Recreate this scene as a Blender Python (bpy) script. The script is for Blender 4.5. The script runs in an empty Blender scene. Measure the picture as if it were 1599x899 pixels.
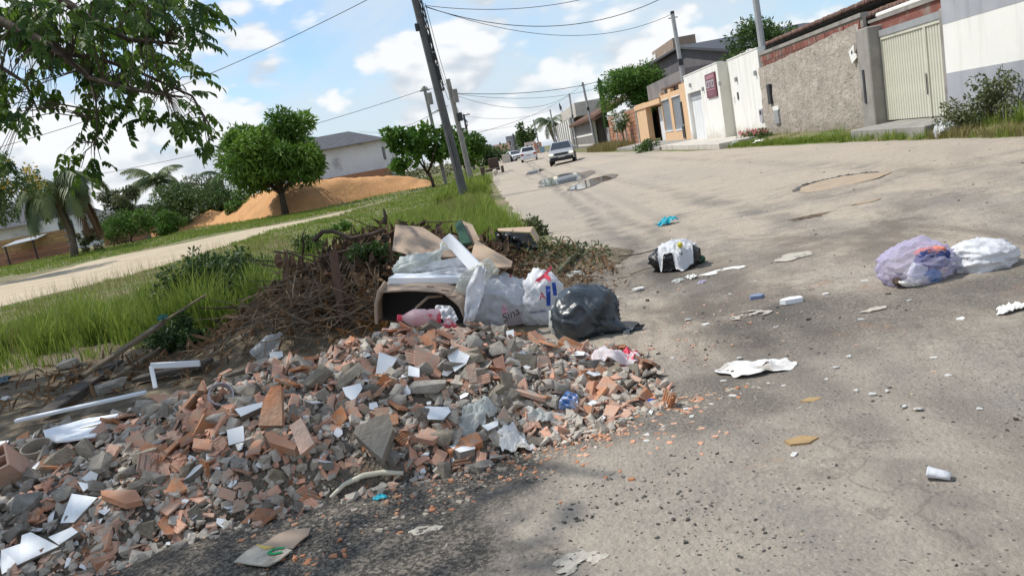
import bpy, bmesh, math, random
import numpy as np
from mathutils import Vector, Matrix, Euler, noise
from mathutils.bvhtree import BVHTree

RND = random.Random(11)
NP = np.random.RandomState(5)
SC = bpy.context.scene
COL = SC.collection
rad = math.radians

# ---------------------------------------------------------------- camera
W0, H0 = 1599, 899
FPX = 1205.0
ROLL, PITCH, YAW, CZ = rad(10.3), rad(9.9), rad(-1.8), 1.5
_f = Vector((math.sin(YAW)*math.cos(PITCH), math.cos(YAW)*math.cos(PITCH), -math.sin(PITCH)))
_r0 = Vector((math.cos(YAW), -math.sin(YAW), 0))
_u0 = _r0.cross(_f)
_R = _r0*math.cos(ROLL) - _u0*math.sin(ROLL)
_U = _r0*math.sin(ROLL) + _u0*math.cos(ROLL)
CAM = Vector((0, 0, CZ))
cam = bpy.data.cameras.new("camera")
cam.sensor_width = 36
cam.lens = 36*FPX/W0
cam.clip_end = 3000
cam.clip_start = 0.05
camo = bpy.data.objects.new("camera", cam)
COL.objects.link(camo)
m = Matrix.Identity(4)
for i in range(3):
    m[i][0], m[i][1], m[i][2], m[i][3] = _R[i], _U[i], -_f[i], CAM[i]
camo.matrix_world = m
SC.camera = camo

# ---------------------------------------------------------------- light
SUN_EL, SUN_AZ = rad(57), rad(14)          # sun from the left (-X), a little ahead (+Y)
SUNV = Vector((-math.cos(SUN_EL)*math.cos(SUN_AZ), math.cos(SUN_EL)*math.sin(SUN_AZ), math.sin(SUN_EL)))
sl = bpy.data.lights.new("sun", 'SUN')
sl.energy = 3.3
sl.angle = rad(0.53)
sl.color = (1.0, 0.955, 0.88)
so = bpy.data.objects.new("sun", sl)
so.rotation_euler = SUNV.to_track_quat('Z', 'Y').to_euler()
so.location = (-20, 5, 30)
COL.objects.link(so)

world = bpy.data.worlds.new("World")
SC.world = world
world.use_nodes = True
nt = world.node_tree
nt.nodes.clear()
def nd(t, typ, **kw):
    n = t.nodes.new(typ)
    for k, v in kw.items():
        if k.startswith('i_'):
            n.inputs[k[2:].replace('_', ' ')].default_value = v
        else:
            setattr(n, k, v)
    return n
out = nd(nt, 'ShaderNodeOutputWorld')
bg = nd(nt, 'ShaderNodeBackground')
bg.inputs['Strength'].default_value = 0.1
sky = nd(nt, 'ShaderNodeTexSky')
sky.sky_type = 'NISHITA'
sky.sun_disc = False
sky.sun_elevation = SUN_EL
sky.sun_rotation = math.atan2(SUNV.x, SUNV.y)
sky.altitude = 200
sky.air_density = 1.0
sky.dust_density = 0.6
sky.ozone_density = 2.0
L = nt.links.new
tc = nd(nt, 'ShaderNodeTexCoord')
sep = nd(nt, 'ShaderNodeSeparateXYZ')
L(tc.outputs['Generated'], sep.inputs[0])
def mth(op, a, b=None, clamp=False):
    n = nd(nt, 'ShaderNodeMath', operation=op)
    n.use_clamp = clamp
    for i, x in enumerate((a, b)):
        if x is None: continue
        if isinstance(x, (int, float)): n.inputs[i].default_value = x
        else: L(x, n.inputs[i])
    return n.outputs[0]
def ramp(fac, lo, hi, a=0.0, b=1.0):
    n = nd(nt, 'ShaderNodeMapRange', interpolation_type='SMOOTHSTEP')
    n.inputs['From Min'].default_value = lo; n.inputs['From Max'].default_value = hi
    n.inputs['To Min'].default_value = a; n.inputs['To Max'].default_value = b
    L(fac, n.inputs['Value'])
    return n.outputs[0]
CLO, CHI = .185, .29
world.cycles.sampling_method = 'MANUAL'
world.cycles.sample_map_resolution = 256
# cloud layer seen in perspective: direction divided by height above the horizon
zz = mth('MAXIMUM', sep.outputs['Z'], 0.0)
den = mth('ADD', zz, 0.10)
cmb = nd(nt, 'ShaderNodeCombineXYZ')
L(mth('DIVIDE', sep.outputs['X'], den), cmb.inputs[0])
L(mth('DIVIDE', sep.outputs['Y'], den), cmb.inputs[1])
def fbm(vec, scale, detail, rough, offs=(0, 0, 0), sc3=(1, 1, 1), dist=0.0):
    mp = nd(nt, 'ShaderNodeMapping')
    mp.inputs['Location'].default_value = offs
    mp.inputs['Scale'].default_value = sc3
    L(vec, mp.inputs['Vector'])
    n = nd(nt, 'ShaderNodeTexNoise')
    n.inputs['Scale'].default_value = scale
    n.inputs['Detail'].default_value = detail
    n.inputs['Roughness'].default_value = rough
    n.inputs['Distortion'].default_value = dist
    L(mp.outputs[0], n.inputs['Vector'])
    return n.outputs['Fac']
veil = ramp(fbm(cmb.outputs[0], 0.50, 9, .60, (3.1, 1.7, 0), (1.0, 0.45, 1), .7), .31, .56)
# cumulus: billowed noise on the direction itself, squashed in height, thinning out upwards
dirv = tc.outputs['Generated']
CO = (2.7, 4.9, 5.5)
CS = (1, 1, 1.9)
def billow(offz):
    big = fbm(dirv, 2.3, 3, .5, (CO[0], CO[1], CO[2]+offz), CS)
    mp = nd(nt, 'ShaderNodeMapping'); mp.inputs['Location'].default_value = (CO[0], CO[1], CO[2]+offz); mp.inputs['Scale'].default_value = CS
    L(dirv, mp.inputs['Vector'])
    v = nd(nt, 'ShaderNodeTexVoronoi'); v.feature = 'F1'; v.inputs['Scale'].default_value = 9; v.inputs['Detail'].default_value = 2.5
    v.inputs['Roughness'].default_value = .55; v.inputs['Lacunarity'].default_value = 2.1
    wv = nd(nt, 'ShaderNodeVectorMath', operation='ADD'); L(mp.outputs[0], wv.inputs[0])
    w = nd(nt, 'ShaderNodeTexNoise'); w.inputs['Scale'].default_value = 6; w.inputs['Detail'].default_value = 5; L(mp.outputs[0], w.inputs['Vector'])
    ws = nd(nt, 'ShaderNodeVectorMath', operation='SCALE'); ws.inputs['Scale'].default_value = .09; L(w.outputs['Color'], ws.inputs[0]); L(ws.outputs[0], wv.inputs[1])
    L(wv.outputs[0], v.inputs['Vector'])
    return mth('SUBTRACT', mth('ADD', big, mth('MULTIPLY', fbm(dirv, 7, 8, .6, CO, CS), .22)), mth('MULTIPLY', v.outputs['Distance'], .30))
b0 = billow(0.0)
b1 = billow(.07)
cum = ramp(mth('SUBTRACT', b0, mth('MULTIPLY', zz, .30)), CLO, CHI)
lit = ramp(mth('SUBTRACT', b0, b1), -.10, .10)
ccol = nd(nt, 'ShaderNodeMix', data_type='RGBA')
ccol.inputs['A'].default_value = (5.0, 5.5, 6.1, 1)
ccol.inputs['B'].default_value = (7.7, 7.8, 7.9, 1)
L(lit, ccol.inputs['Factor'])
skm = nd(nt, 'ShaderNodeMix', data_type='RGBA', blend_type='MULTIPLY')
skm.inputs['Factor'].default_value = 1
skm.inputs['B'].default_value = (1.0, 1.26, 1.42, 1)
L(sky.outputs[0], skm.inputs['A'])
m1 = nd(nt, 'ShaderNodeMix', data_type='RGBA')
L(mth('MULTIPLY', veil, .80), m1.inputs['Factor'])
L(skm.outputs['Result'], m1.inputs['A'])
m1.inputs['B'].default_value = (5.7, 6.4, 7.0, 1)
mh_ = nd(nt, 'ShaderNodeMix', data_type='RGBA')
L(mth('MULTIPLY', mth('POWER', 2.718, mth('MULTIPLY', zz, -9.0)), .75), mh_.inputs['Factor'])
L(m1.outputs['Result'], mh_.inputs['A'])
mh_.inputs['B'].default_value = (5.0, 5.8, 6.5, 1)
m2 = nd(nt, 'ShaderNodeMix', data_type='RGBA')
L(mth('MULTIPLY', cum, .95), m2.inputs['Factor'])
L(mh_.outputs['Result'], m2.inputs['A'])
L(ccol.outputs['Result'], m2.inputs['B'])
L(m2.outputs['Result'], bg.inputs['Color'])
L(bg.outputs[0], out.inputs[0])

SC.view_settings.view_transform = 'Standard'
SC.view_settings.look = 'None'
SC.view_settings.exposure = 0.36
SC.view_settings.gamma = 1
SC.cycles.max_bounces = 8
SC.cycles.transparent_max_bounces = 24
SC.cycles.caustics_reflective = False
SC.cycles.caustics_refractive = False

# ---------------------------------------------------------------- pixel -> place
def ray(px, py):
    return _f + _R*((px-W0/2)/FPX) - _U*((py-H0/2)/FPX)
def aty(px, py, y):
    d = ray(px, py); return CAM + d*(y/d.y)
def atx(px, py, x):
    d = ray(px, py); return CAM + d*(x/d.x)
def proj(p):
    v = Vector(p)-CAM; z = v.dot(_f)
    return (W0/2+FPX*v.dot(_R)/z, H0/2-FPX*v.dot(_U)/z, z)
def sm(a, b, x):
    t = np.clip((x-a)/(b-a), 0, 1); return t*t*(3-2*t)

# ---------------------------------------------------------------- terrain
def gauss(x, y, cx, cy, sx, sy, rot=0.0):
    c, s = math.cos(rot), math.sin(rot)
    u = (x-cx)*c+(y-cy)*s; v = -(x-cx)*s+(y-cy)*c
    return np.exp(-(u/sx)**2-(v/sy)**2)
def base_z(x, y):
    x = np.asarray(x, float); y = np.asarray(y, float)
    u = np.minimum(x, 7.6)-1.5
    z = .055*.5*(u+np.sqrt(u*u+1))-.055*.5*(-1.5+math.sqrt(3.25))
    z = np.where(x < 0, z*0.3, z)
    z = z+.03*np.sin(x*.9+y*.4)*np.sin(y*.35)*sm(0.0, -3.0, x)
    return z
def vnoise(x, y, s, seed=0.0):
    """cheap smooth numpy noise"""
    a = np.sin(x*s*1.7+seed*1.3+1.1*np.sin(y*s*1.3+seed))*np.cos(y*s*1.9-seed*.7+1.3*np.sin(x*s*.9-seed))
    b = np.sin(x*s*3.9-seed+.9*np.sin(y*s*3.1))*np.cos(y*s*4.3+seed*2.1)
    return a*.65+b*.35
# ridge of the rubble heap: x -> (centre y, half depth, height)
RX = [-6.0, -4.4, -3.6, -2.8, -2.2, -1.75, -1.3, -.9, -.4, -.2, .12, .5, .75]
RC = [4.3, 4.3, 4.3, 4.3, 4.45, 4.55, 4.65, 4.65, 4.7, 4.75, 4.7, 4.65, 4.6]
RW = [1.1, 1.1, 1.2, 1.2, 1.2, 1.15, 1.1, 1.05, 1.0, .95, .85, .65, .5]
RH = [.05, .09, .16, .25, .32, .38, .43, .41, .35, .26, .11, .01, .0]
def heap_h(x, y):
    x = np.asarray(x, float); y = np.asarray(y, float)
    c = np.interp(x, RX, RC); w = np.interp(x, RX, RW); h = np.interp(x, RX, RH)
    t = np.abs((y-c)/w)
    r = h*np.clip(1-t**2.2, 0, 1)**.8
    r = r*(1+.22*vnoise(x, y, 2.3, 2.0))+.03*vnoise(x, y, 6, 4)*(r > .02)
    # dirt bank behind and to the left, and the heap of branches
    bank = .08*sm(-1.2, -2.6, x)*sm(4.2, 5.4, y)*sm(10.5, 8.8, y)
    br = .62*gauss(x, y, -1.75, 9.2, 1.25, 1.0, .15)+.42*gauss(x, y, -2.3, 7.4, 1.0, .8, .2)+.22*gauss(x, y, -.6, 7.3, .8, .7)+.16*gauss(x, y, .1, 9.6, .8, .7)
    return np.maximum(r, 0)+np.maximum(bank, br)*1.0
def G(x, y):
    return float(base_z(x, y)+heap_h(x, y))
def gp(px, py, lift=0.0):
    d = ray(px, py); t = 1.5
    for i in range(6000):
        p = CAM+d*t
        gap = p.z-G(p.x, p.y)-lift
        if gap <= .002: break
        t += max(.004, gap/(max(-d.z, 0)+.9)) if d.z > -.9 else .01
    return Vector((p.x, p.y, p.z))

def newell(P):
    n_ = Vector((0, 0, 0))
    for i in range(len(P)): n_ += (P[i]-P[0]).cross(P[(i+1) % len(P)]-P[0])
    return n_
# ---------------------------------------------------------------- object helpers
OFF = {}
def tag(o, label=None, cat=None, group=None, kind=None):
    if label: o['label'] = label
    if cat: o['category'] = cat
    if group: o['group'] = group
    if kind: o['kind'] = kind
    return o
def thing(name, label, cat, loc=(0, 0, 0), group=None):
    o = bpy.data.objects.new(name, None)
    o.empty_display_size = .1
    COL.objects.link(o); o.location = loc
    OFF[o.name] = Vector(loc)
    return tag(o, label, cat, group)
def link(name, me, mats, parent=None, loc=(0, 0, 0)):
    o = bpy.data.objects.new(name, me)
    COL.objects.link(o)
    o.location = loc
    for m_ in (mats if isinstance(mats, (list, tuple)) else [mats]):
        if m_ is not None and len(me.materials) < (len(mats) if isinstance(mats, (list, tuple)) else 1):
            me.materials.append(m_)
    if parent is not None: o.parent = parent
    return o
class MB:
    def __init__(s): s.v = []; s.f = []; s.m = []
    def add(s, vs, fs, mi=0):
        b = len(s.v); s.v.extend([tuple(v) for v in vs])
        for f in fs: s.f.append(tuple(i+b for i in f)); s.m.append(mi)
        return s
    def box(s, c, sz, rot=None, mi=0):
        c = Vector(c); h = Vector(sz)/2
        vs = [Vector((sx*h.x, sy*h.y, sz_*h.z)) for sx in (-1, 1) for sy in (-1, 1) for sz_ in (-1, 1)]
        if rot is not None: vs = [rot @ v for v in vs]
        return s.add([c+v for v in vs], [(0, 1, 3, 2), (4, 6, 7, 5), (0, 4, 5, 1), (2, 3, 7, 6), (0, 2, 6, 4), (1, 5, 7, 3)], mi)
    def bb(s, x0, x1, y0, y1, z0, z1, mi=0):
        return s.box(((x0+x1)/2, (y0+y1)/2, (z0+z1)/2), (abs(x1-x0), abs(y1-y0), abs(z1-z0)), None, mi)
    def bar(s, p0, p1, w, h, mi=0, up=(0, 0, 1)):
        p0 = Vector(p0); p1 = Vector(p1); d = p1-p0; L_ = d.length; d.normalize()
        a = d.cross(Vector(up))
        if a.length < 1e-4: a = d.cross(Vector((1, 0, 0)))
        a.normalize(); b = a.cross(d)
        rot = Matrix((a, d, b)).transposed()
        return s.box((p0+p1)/2, (w, L_, h), rot, mi)
    def tube(s, pts, rads, n=6, mi=0, cap=True):
        pts = [Vector(p) for p in pts]
        if isinstance(rads, (int, float)): rads = [rads]*len(pts)
        b = len(s.v); prev = None
        for i, p in enumerate(pts):
            d = (pts[min(i+1, len(pts)-1)]-pts[max(i-1, 0)])
            if d.length < 1e-7: d = Vector((0, 0, 1))
            d.normalize()
            if prev is None:
                a = d.cross(Vector((0, 0, 1)))
                if a.length < 1e-3: a = d.cross(Vector((1, 0, 0)))
            else:
                a = prev-d*prev.dot(d)
            a.normalize(); prev = a; c = d.cross(a)
            for k in range(n):
                t = 2*math.pi*k/n
                s.v.append(tuple(p+(a*math.cos(t)+c*math.sin(t))*rads[i]))
        for i in range(len(pts)-1):
            for k in range(n):
                k2 = (k+1) % n
                s.f.append((b+i*n+k, b+i*n+k2, b+(i+1)*n+k2, b+(i+1)*n+k)); s.m.append(mi)
        if cap:
            s.f.append(tuple(b+k for k in range(n))[::-1]); s.m.append(mi)
            e = b+(len(pts)-1)*n
            s.f.append(tuple(e+k for k in range(n))); s.m.append(mi)
        return s
    def slab(s, pts, th, mi=0, mi_side=None):
        """polygon of 3-D points thickened downwards along its normal"""
        pts = [Vector(p) for p in pts]
        nrm = Vector((0, 0, 0))
        for i in range(len(pts)): nrm += (pts[i]-pts[0]).cross(pts[(i+1) % len(pts)]-pts[0])
        nrm.normalize()
        n = len(pts)
        vs = pts+[p-nrm*th for p in pts]
        s.add(vs, [tuple(range(n))], mi)
        ms = mi if mi_side is None else mi_side
        s.add(vs, [tuple(range(n, 2*n))[::-1]]+[(i, i+n, (i+1) % n+n, (i+1) % n) for i in range(n)], ms)
        return s
    def mesh(s, name, off=Vector((0, 0, 0)), smooth=False):
        me = bpy.data.meshes.new(name)
        me.from_pydata([(v[0]-off[0], v[1]-off[1], v[2]-off[2]) for v in s.v], [], s.f)
        me.polygons.foreach_set('material_index', s.m)
        if smooth: me.polygons.foreach_set('use_smooth', [True]*len(s.f))
        me.update()
        return me
    def build(s, name, mats, parent=None, smooth=False, bevel=0.0):
        if parent is not None:
            off = OFF[parent.name]
        else:
            a = np.array(s.v)
            off = Vector(((a[:, 0].min()+a[:, 0].max())/2, (a[:, 1].min()+a[:, 1].max())/2, a[:, 2].min()))
        me = s.mesh(name, off, smooth)
        if bevel:
            bm = bmesh.new(); bm.from_mesh(me)
            bmesh.ops.bevel(bm, geom=bm.edges[:], offset=bevel, segments=1, affect='EDGES', clamp_overlap=True)
            bm.to_mesh(me); bm.free()
        o = link(name, me, mats, parent, (0, 0, 0) if parent is not None else off)
        OFF[o.name] = off
        return o
def npmesh(name, V, F, attr=None, smooth=False):
    me = bpy.data.meshes.new(name)
    V = np.asarray(V, np.float32); F = np.asarray(F, np.int32)
    k = F.shape[1]
    me.vertices.add(len(V)); me.vertices.foreach_set('co', V.ravel())
    me.loops.add(F.size); me.loops.foreach_set('vertex_index', F.ravel())
    me.polygons.add(len(F))
    me.polygons.foreach_set('loop_start', np.arange(0, F.size, k, dtype=np.int32))
    me.polygons.foreach_set('loop_total', np.full(len(F), k, np.int32))
    if smooth: me.polygons.foreach_set('use_smooth', np.ones(len(F), bool))
    if attr is not None:
        a = me.attributes.new('rnd', 'FLOAT', 'POINT'); a.data.foreach_set('value', np.asarray(attr, np.float32))
    me.update(calc_edges=True); me.validate()
    return me
def grid_faces(nx, ny):
    i = np.arange(nx-1)[:, None]*ny+np.arange(ny-1)[None, :]
    return np.stack([i, i+ny, i+ny+1, i+1], -1).reshape(-1, 4)

# ---------------------------------------------------------------- materials
def c4(c): return (c[0], c[1], c[2], 1)
def M(name, c1, c2=None, sc=6., lo=.35, hi=.65, c3=None, sc3=2., lo3=.55, hi3=.68, rough=.85, bump=.15, bs=40., spec=.25,
      rnd=0., hue=0., attr=None, transl=0., transp=0., metal=0., world_pos=False, stretch=None, bdist=.02, vor=False, emit=None, foot=None, streak=None):
    m_ = bpy.data.materials.new(name); m_.use_nodes = True
    t = m_.node_tree; b = t.nodes['Principled BSDF']; o_ = t.nodes['Material Output']
    K = t.links.new
    if world_pos:
        co = nd(t, 'ShaderNodeNewGeometry').outputs['Position']
    else:
        co = nd(t, 'ShaderNodeTexCoord').outputs['Object']
    oi = None
    if rnd or hue:
        oi = nd(t, 'ShaderNodeObjectInfo')
        va = nd(t, 'ShaderNodeVectorMath', operation='MULTIPLY_ADD')
        cb = nd(t, 'ShaderNodeCombineXYZ')
        for q in range(3): K(oi.outputs['Random'], cb.inputs[q])
        va.inputs[1].default_value = (37., 53., 71.)
        K(cb.outputs[0], va.inputs[0]); K(co, va.inputs[2]); co = va.outputs[0]
    if stretch:
        mp = nd(t, 'ShaderNodeMapping'); mp.inputs['Scale'].default_value = stretch
        K(co, mp.inputs['Vector']); co = mp.outputs[0]
    def nz(scale, det=6, rg=.6):
        n = nd(t, 'ShaderNodeTexNoise'); n.inputs['Scale'].default_value = scale
        n.inputs['Detail'].default_value = det; n.inputs['Roughness'].default_value = rg
        K(co, n.inputs['Vector']); return n.outputs['Fac']
    def mr(f, a, z, x=0., y=1.):
        n = nd(t, 'ShaderNodeMapRange'); n.inputs['From Min'].default_value = a; n.inputs['From Max'].default_value = z
        n.inputs['To Min'].default_value = x; n.inputs['To Max'].default_value = y
        K(f, n.inputs['Value']); return n.outputs[0]
    def mix(f, a, z):
        n = nd(t, 'ShaderNodeMix', data_type='RGBA')
        if isinstance(f, float): n.inputs['Factor'].default_value = f
        else: K(f, n.inputs['Factor'])
        for q, x in (('A', a), ('B', z)):
            if isinstance(x, tuple): n.inputs[q].default_value = c4(x)
            else: K(x, n.inputs[q])
        return n.outputs['Result']
    col = c1
    if attr:
        at = nd(t, 'ShaderNodeAttribute'); at.attribute_name = attr
        col = mix(at.outputs['Fac'], c1, c2 or c1)
    elif c2: col = mix(mr(nz(sc), lo, hi), c1, c2)
    if c3: col = mix(mr(nz(sc3, 5), lo3, hi3), col, c3)
    if streak:
        mp2 = nd(t, 'ShaderNodeMapping'); mp2.inputs['Scale'].default_value = (2.2, 2.2, .16); K(co, mp2.inputs['Vector'])
        n2 = nd(t, 'ShaderNodeTexNoise'); n2.inputs['Scale'].default_value = 1.6; n2.inputs['Detail'].default_value = 7; n2.inputs['Roughness'].default_value = .65; K(mp2.outputs[0], n2.inputs['Vector'])
        col = mix(mr(n2.outputs['Fac'], .50, .74, 0, .75), col, streak)
    if foot:
        sx = nd(t, 'ShaderNodeSeparateXYZ'); K(co, sx.inputs[0])
        md = nd(t, 'ShaderNodeMath', operation='ADD'); K(sx.outputs['Z'], md.inputs[0]); K(mr(nz(3.0, 6), .2, .8, -.35, .35), md.inputs[1])
        col = mix(mr(md.outputs[0], foot[1], foot[0], 0, .7), col, foot[2])
    if isinstance(col, tuple): col = mix(0.0, col, col)
    if oi is not None:
        hs = nd(t, 'ShaderNodeHueSaturation')
        K(mr(oi.outputs['Random'], 0, 1, 1-rnd, 1+rnd), hs.inputs['Value'])
        if hue:
            ml = nd(t, 'ShaderNodeMath', operation='MULTIPLY'); ml.inputs[1].default_value = 7.31; K(oi.outputs['Random'], ml.inputs[0])
            fr = nd(t, 'ShaderNodeMath', operation='FRACT'); K(ml.outputs[0], fr.inputs[0])
            K(mr(fr.outputs[0], 0, 1, 1-hue, 1+hue), hs.inputs['Saturation'])
        K(col, hs.inputs['Color']); col = hs.outputs[0]
    K(col, b.inputs['Base Color'])
    b.inputs['Roughness'].default_value = rough
    b.inputs['Specular IOR Level'].default_value = spec
    b.inputs['Metallic'].default_value = metal
    if emit:
        b.inputs['Emission Color'].default_value = c4(emit[0]); b.inputs['Emission Strength'].default_value = emit[1]
    if bump:
        bp = nd(t, 'ShaderNodeBump'); bp.inputs['Strength'].default_value = min(1, bump*2); bp.inputs['Distance'].default_value = bdist
        if vor:
            v_ = nd(t, 'ShaderNodeTexVoronoi'); v_.inputs['Scale'].default_value = bs; v_.feature = 'F1'
            K(co, v_.inputs['Vector'])
            ad = nd(t, 'ShaderNodeMath', operation='ADD'); K(v_.outputs['Distance'], ad.inputs[0]); K(nz(bs*1.3, 4), ad.inputs[1])
            K(ad.outputs[0], bp.inputs['Height'])
        else:
            K(nz(bs, 5, .65), bp.inputs['Height'])
        K(bp.outputs[0], b.inputs['Normal'])
    sh = b.outputs[0]
    if transl:
        tr = nd(t, 'ShaderNodeBsdfTranslucent'); K(col, tr.inputs['Color'])
        if bump: K(bp.outputs[0], tr.inputs['Normal'])
        ms = nd(t, 'ShaderNodeMixShader'); ms.inputs[0].default_value = transl
        K(sh, ms.inputs[1]); K(tr.outputs[0], ms.inputs[2]); sh = ms.outputs[0]
    if transp:
        tp = nd(t, 'ShaderNodeBsdfTransparent'); tp.inputs['Color'].default_value = (.96, .96, .97, 1)
        ms = nd(t, 'ShaderNodeMixShader')
        lw = nd(t, 'ShaderNodeLayerWeight'); lw.inputs['Blend'].default_value = .35
        if bump: K(bp.outputs[0], lw.inputs['Normal'])
        K(mr(lw.outputs['Facing'], 0, 1, transp, transp*.25), ms.inputs[0])
        K(sh, ms.inputs[1]); K(tp.outputs[0], ms.inputs[2]); sh = ms.outputs[0]
    K(sh, o_.inputs['Surface'])
    return m_
# ================================================================ the setting
mt_ground = M('soil', (.25, .19, .12), (.14, .13, .06), sc=.8, c3=(.12, .15, .045), sc3=.35, lo3=.45, hi3=.6, bump=.3, bs=25, world_pos=True)
def axis(segs):
    r = []
    for a, b, n in segs: r += list(np.linspace(a, b, n, endpoint=False))
    r.append(segs[-1][1]); return np.array(r)
def Lroad(y):   # left edge of the street
    return np.interp(y, [1, 5, 7.5, 9.5, 12, 18, 30, 43, 60, 100, 600], [-2.9, -2.2, -.6, .15, .45, -.15, -.75, -1.33, -1.85, -2.6, -14])
def Rroad(y):
    return np.interp(y, [1, 13, 17, 23, 30, 40, 60, 100, 600], [8.0, 7.75, 7.7, 7.35, 6.75, 6.7, 6.2, 6.0, 10])
xs = axis([(-900, -60, 14), (-60, -16, 44), (-16, -7, 30), (-7, 2, 60), (2, 12, 40), (12, 60, 20), (60, 900, 12)])
ys = axis([(-30, 1, 12), (1, 12, 70), (12, 70, 90), (70, 900, 24)])
X, Y = np.meshgrid(xs, ys, indexing='ij')
Z = base_z(X, Y)
ins = (X > Lroad(Y)+.12) & (X < Rroad(Y)-.12) & (Y < 600)
Z = Z-.05*ins+sm(7.7, 8.4, X)*.16*sm(70, 40, Y)
heapbox = (X > -5.4) & (X < .9) & (Y > 2.8) & (Y < 11)
Z = Z-.05*heapbox*(heap_h(X, Y) > .01)
V = np.stack([X, Y, Z], -1).reshape(-1, 3)
tag(link('ground', npmesh('ground', V, grid_faces(len(xs), len(ys)), smooth=True), mt_ground), kind='structure')

# the street: worn asphalt under blown sand
def road_material():
    m_ = bpy.data.materials.new('sandy_asphalt'); m_.use_nodes = True
    t = m_.node_tree; b = t.nodes['Principled BSDF']; K = t.links.new
    pos = nd(t, 'ShaderNodeNewGeometry').outputs['Position']
    def mp(sc, loc=(0, 0, 0), rot=0):
        n = nd(t, 'ShaderNodeMapping'); n.inputs['Scale'].default_value = sc; n.inputs['Location'].default_value = loc
        n.inputs['Rotation'].default_value = (0, 0, rot); K(pos, n.inputs['Vector']); return n.outputs[0]
    def nz(v, s, d=6, r=.6, di=0.):
        n = nd(t, 'ShaderNodeTexNoise'); n.inputs['Scale'].default_value = s; n.inputs['Detail'].default_value = d
        n.inputs['Roughness'].default_value = r; n.inputs['Distortion'].default_value = di; K(v, n.inputs['Vector']); return n.outputs['Fac']
    def mr(f, a, z, x=0., y=1.):
        n = nd(t, 'ShaderNodeMapRange', interpolation_type='SMOOTHSTEP'); n.inputs['From Min'].default_value = a; n.inputs['From Max'].default_value = z
        n.inputs['To Min'].default_value = x; n.inputs['To Max'].default_value = y; K(f, n.inputs['Value']); return n.outputs[0]
    def mix(f, a, z, bt='MIX'):
        n = nd(t, 'ShaderNodeMix', data_type='RGBA', blend_type=bt)
        if isinstance(f, float): n.inputs['Factor'].default_value = f
        else: K(f, n.inputs['Factor'])
        for q, x in (('A', a), ('B', z)):
            if isinstance(x, tuple): n.inputs[q].default_value = c4(x)
            else: K(x, n.inputs[q])
        return n.outputs['Result']
    def ma(op, a, c=0.):
        n = nd(t, 'ShaderNodeMath', operation=op)
        for q, x in ((0, a), (1, c)):
            if isinstance(x, (int, float)): n.inputs[q].default_value = x
            else: K(x, n.inputs[q])
        return n.outputs[0]
    sxy = nd(t, 'ShaderNodeSeparateXYZ'); K(pos, sxy.inputs[0])
    x_, y_ = sxy.outputs[0], sxy.outputs[1]
    p1 = mp((1, 1, 1))
    along = mp((1.0, .16, 1), rot=.05)
    asphalt = mix(mr(nz(p1, 90, 3), .3, .7), (.165, .15, .132), (.275, .247, .215))
    sand = mix(mr(nz(p1, 14, 6), .3, .7), (.395, .332, .26), (.475, .408, .328))
    far = mr(y_, 7, 22)
    cover = ma('ADD', nz(p1, 1.1, 8, .62, .4), ma('MULTIPLY', nz(along, .9, 5), .5))
    cover = ma('ADD', cover, ma('MULTIPLY', far, .20))
    cover = ma('ADD', cover, ma('MULTIPLY', ma('SUBTRACT', nz(p1, 30, 4), .5), .45))
    col = mix(mr(cover, .50, .86), asphalt, sand)
    # worn wheel tracks along the street
    trk = nz(mp((.9, .035, 1), (3.3, 0, 0), .03), 1.0, 3, .5)
    col = mix(ma('MULTIPLY', mr(trk, .56, .68), .42), col, (.27, .24, .21))
    # two dark wheel tracks worn by traffic, wandering along the street
    wan = ma('MULTIPLY', ma('SUBTRACT', nz(mp((.05, .10, 1), (1, 9, 0)), 1.0, 3), .5), .9)
    for cx_, w_, a_ in ((1.30, .13, .75), (1.72, .10, .5), (3.1, .16, .35), (5.6, .2, .3)):
        dx_ = ma('ABSOLUTE', ma('SUBTRACT', ma('ADD', x_, wan), cx_))
        tr_ = ma('MULTIPLY', mr(dx_, w_*1.9, w_*.3), ma('MULTIPLY', mr(nz(p1, 1.9, 6, .65), .36, .60), a_))
        col = mix(tr_, col, (.15, .132, .115))
    # broad damp soil stains
    so_ = mr(nz(mp((1, .55, 1), (4, 2, 7)), .75, 7, .66, .5), .47, .64)
    col = mix(ma('MULTIPLY', so_, ma('MULTIPLY', mr(y_, 15, 7), .72)), col, (.15, .125, .10))
    # greyer asphalt across the right of the street
    gx = ma('MULTIPLY', mr(nz(mp((.25, .1, 1), (7, 1, 0)), 1.2, 4), .45, .62), .38)
    col = mix(gx, col, (.335, .30, .26))
    # black crumbled asphalt in front of the rubble, edge broken by noise
    ax = ma('ADD', x_, ma('MULTIPLY', ma('SUBTRACT', nz(p1, 1.6, 6), .5), 1.6))
    ay = ma('ADD', y_, ma('MULTIPLY', ma('SUBTRACT', nz(mp((1, 1, 1), (9, 4, 0)), 1.8, 6), .5), 1.1))
    d1 = ma('MULTIPLY', mr(ax, -.05, -.5), mr(ay, 4.6, 3.9))
    e = ma('ADD', ma('POWER', ma('DIVIDE', ma('SUBTRACT', ax, .5), .75), 2.), ma('POWER', ma('DIVIDE', ma('SUBTRACT', ay, 4.0), .55), 2.))
    d2 = ma('MULTIPLY', mr(e, 1.2, .2), .6)
    e3 = ma('ADD', ma('POWER', ma('DIVIDE', ma('SUBTRACT', ax, 1.9), 1.1), 2.), ma('POWER', ma('DIVIDE', ma('SUBTRACT', ay, 5.0), .8), 2.))
    d3 = ma('MULTIPLY', mr(e3, 1.2, .2), .6)
    e4 = ma('ADD', ma('POWER', ma('DIVIDE', ma('SUBTRACT', ax, .95), .8), 2.), ma('POWER', ma('DIVIDE', ma('SUBTRACT', ay, 7.9), 1.0), 2.))
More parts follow.
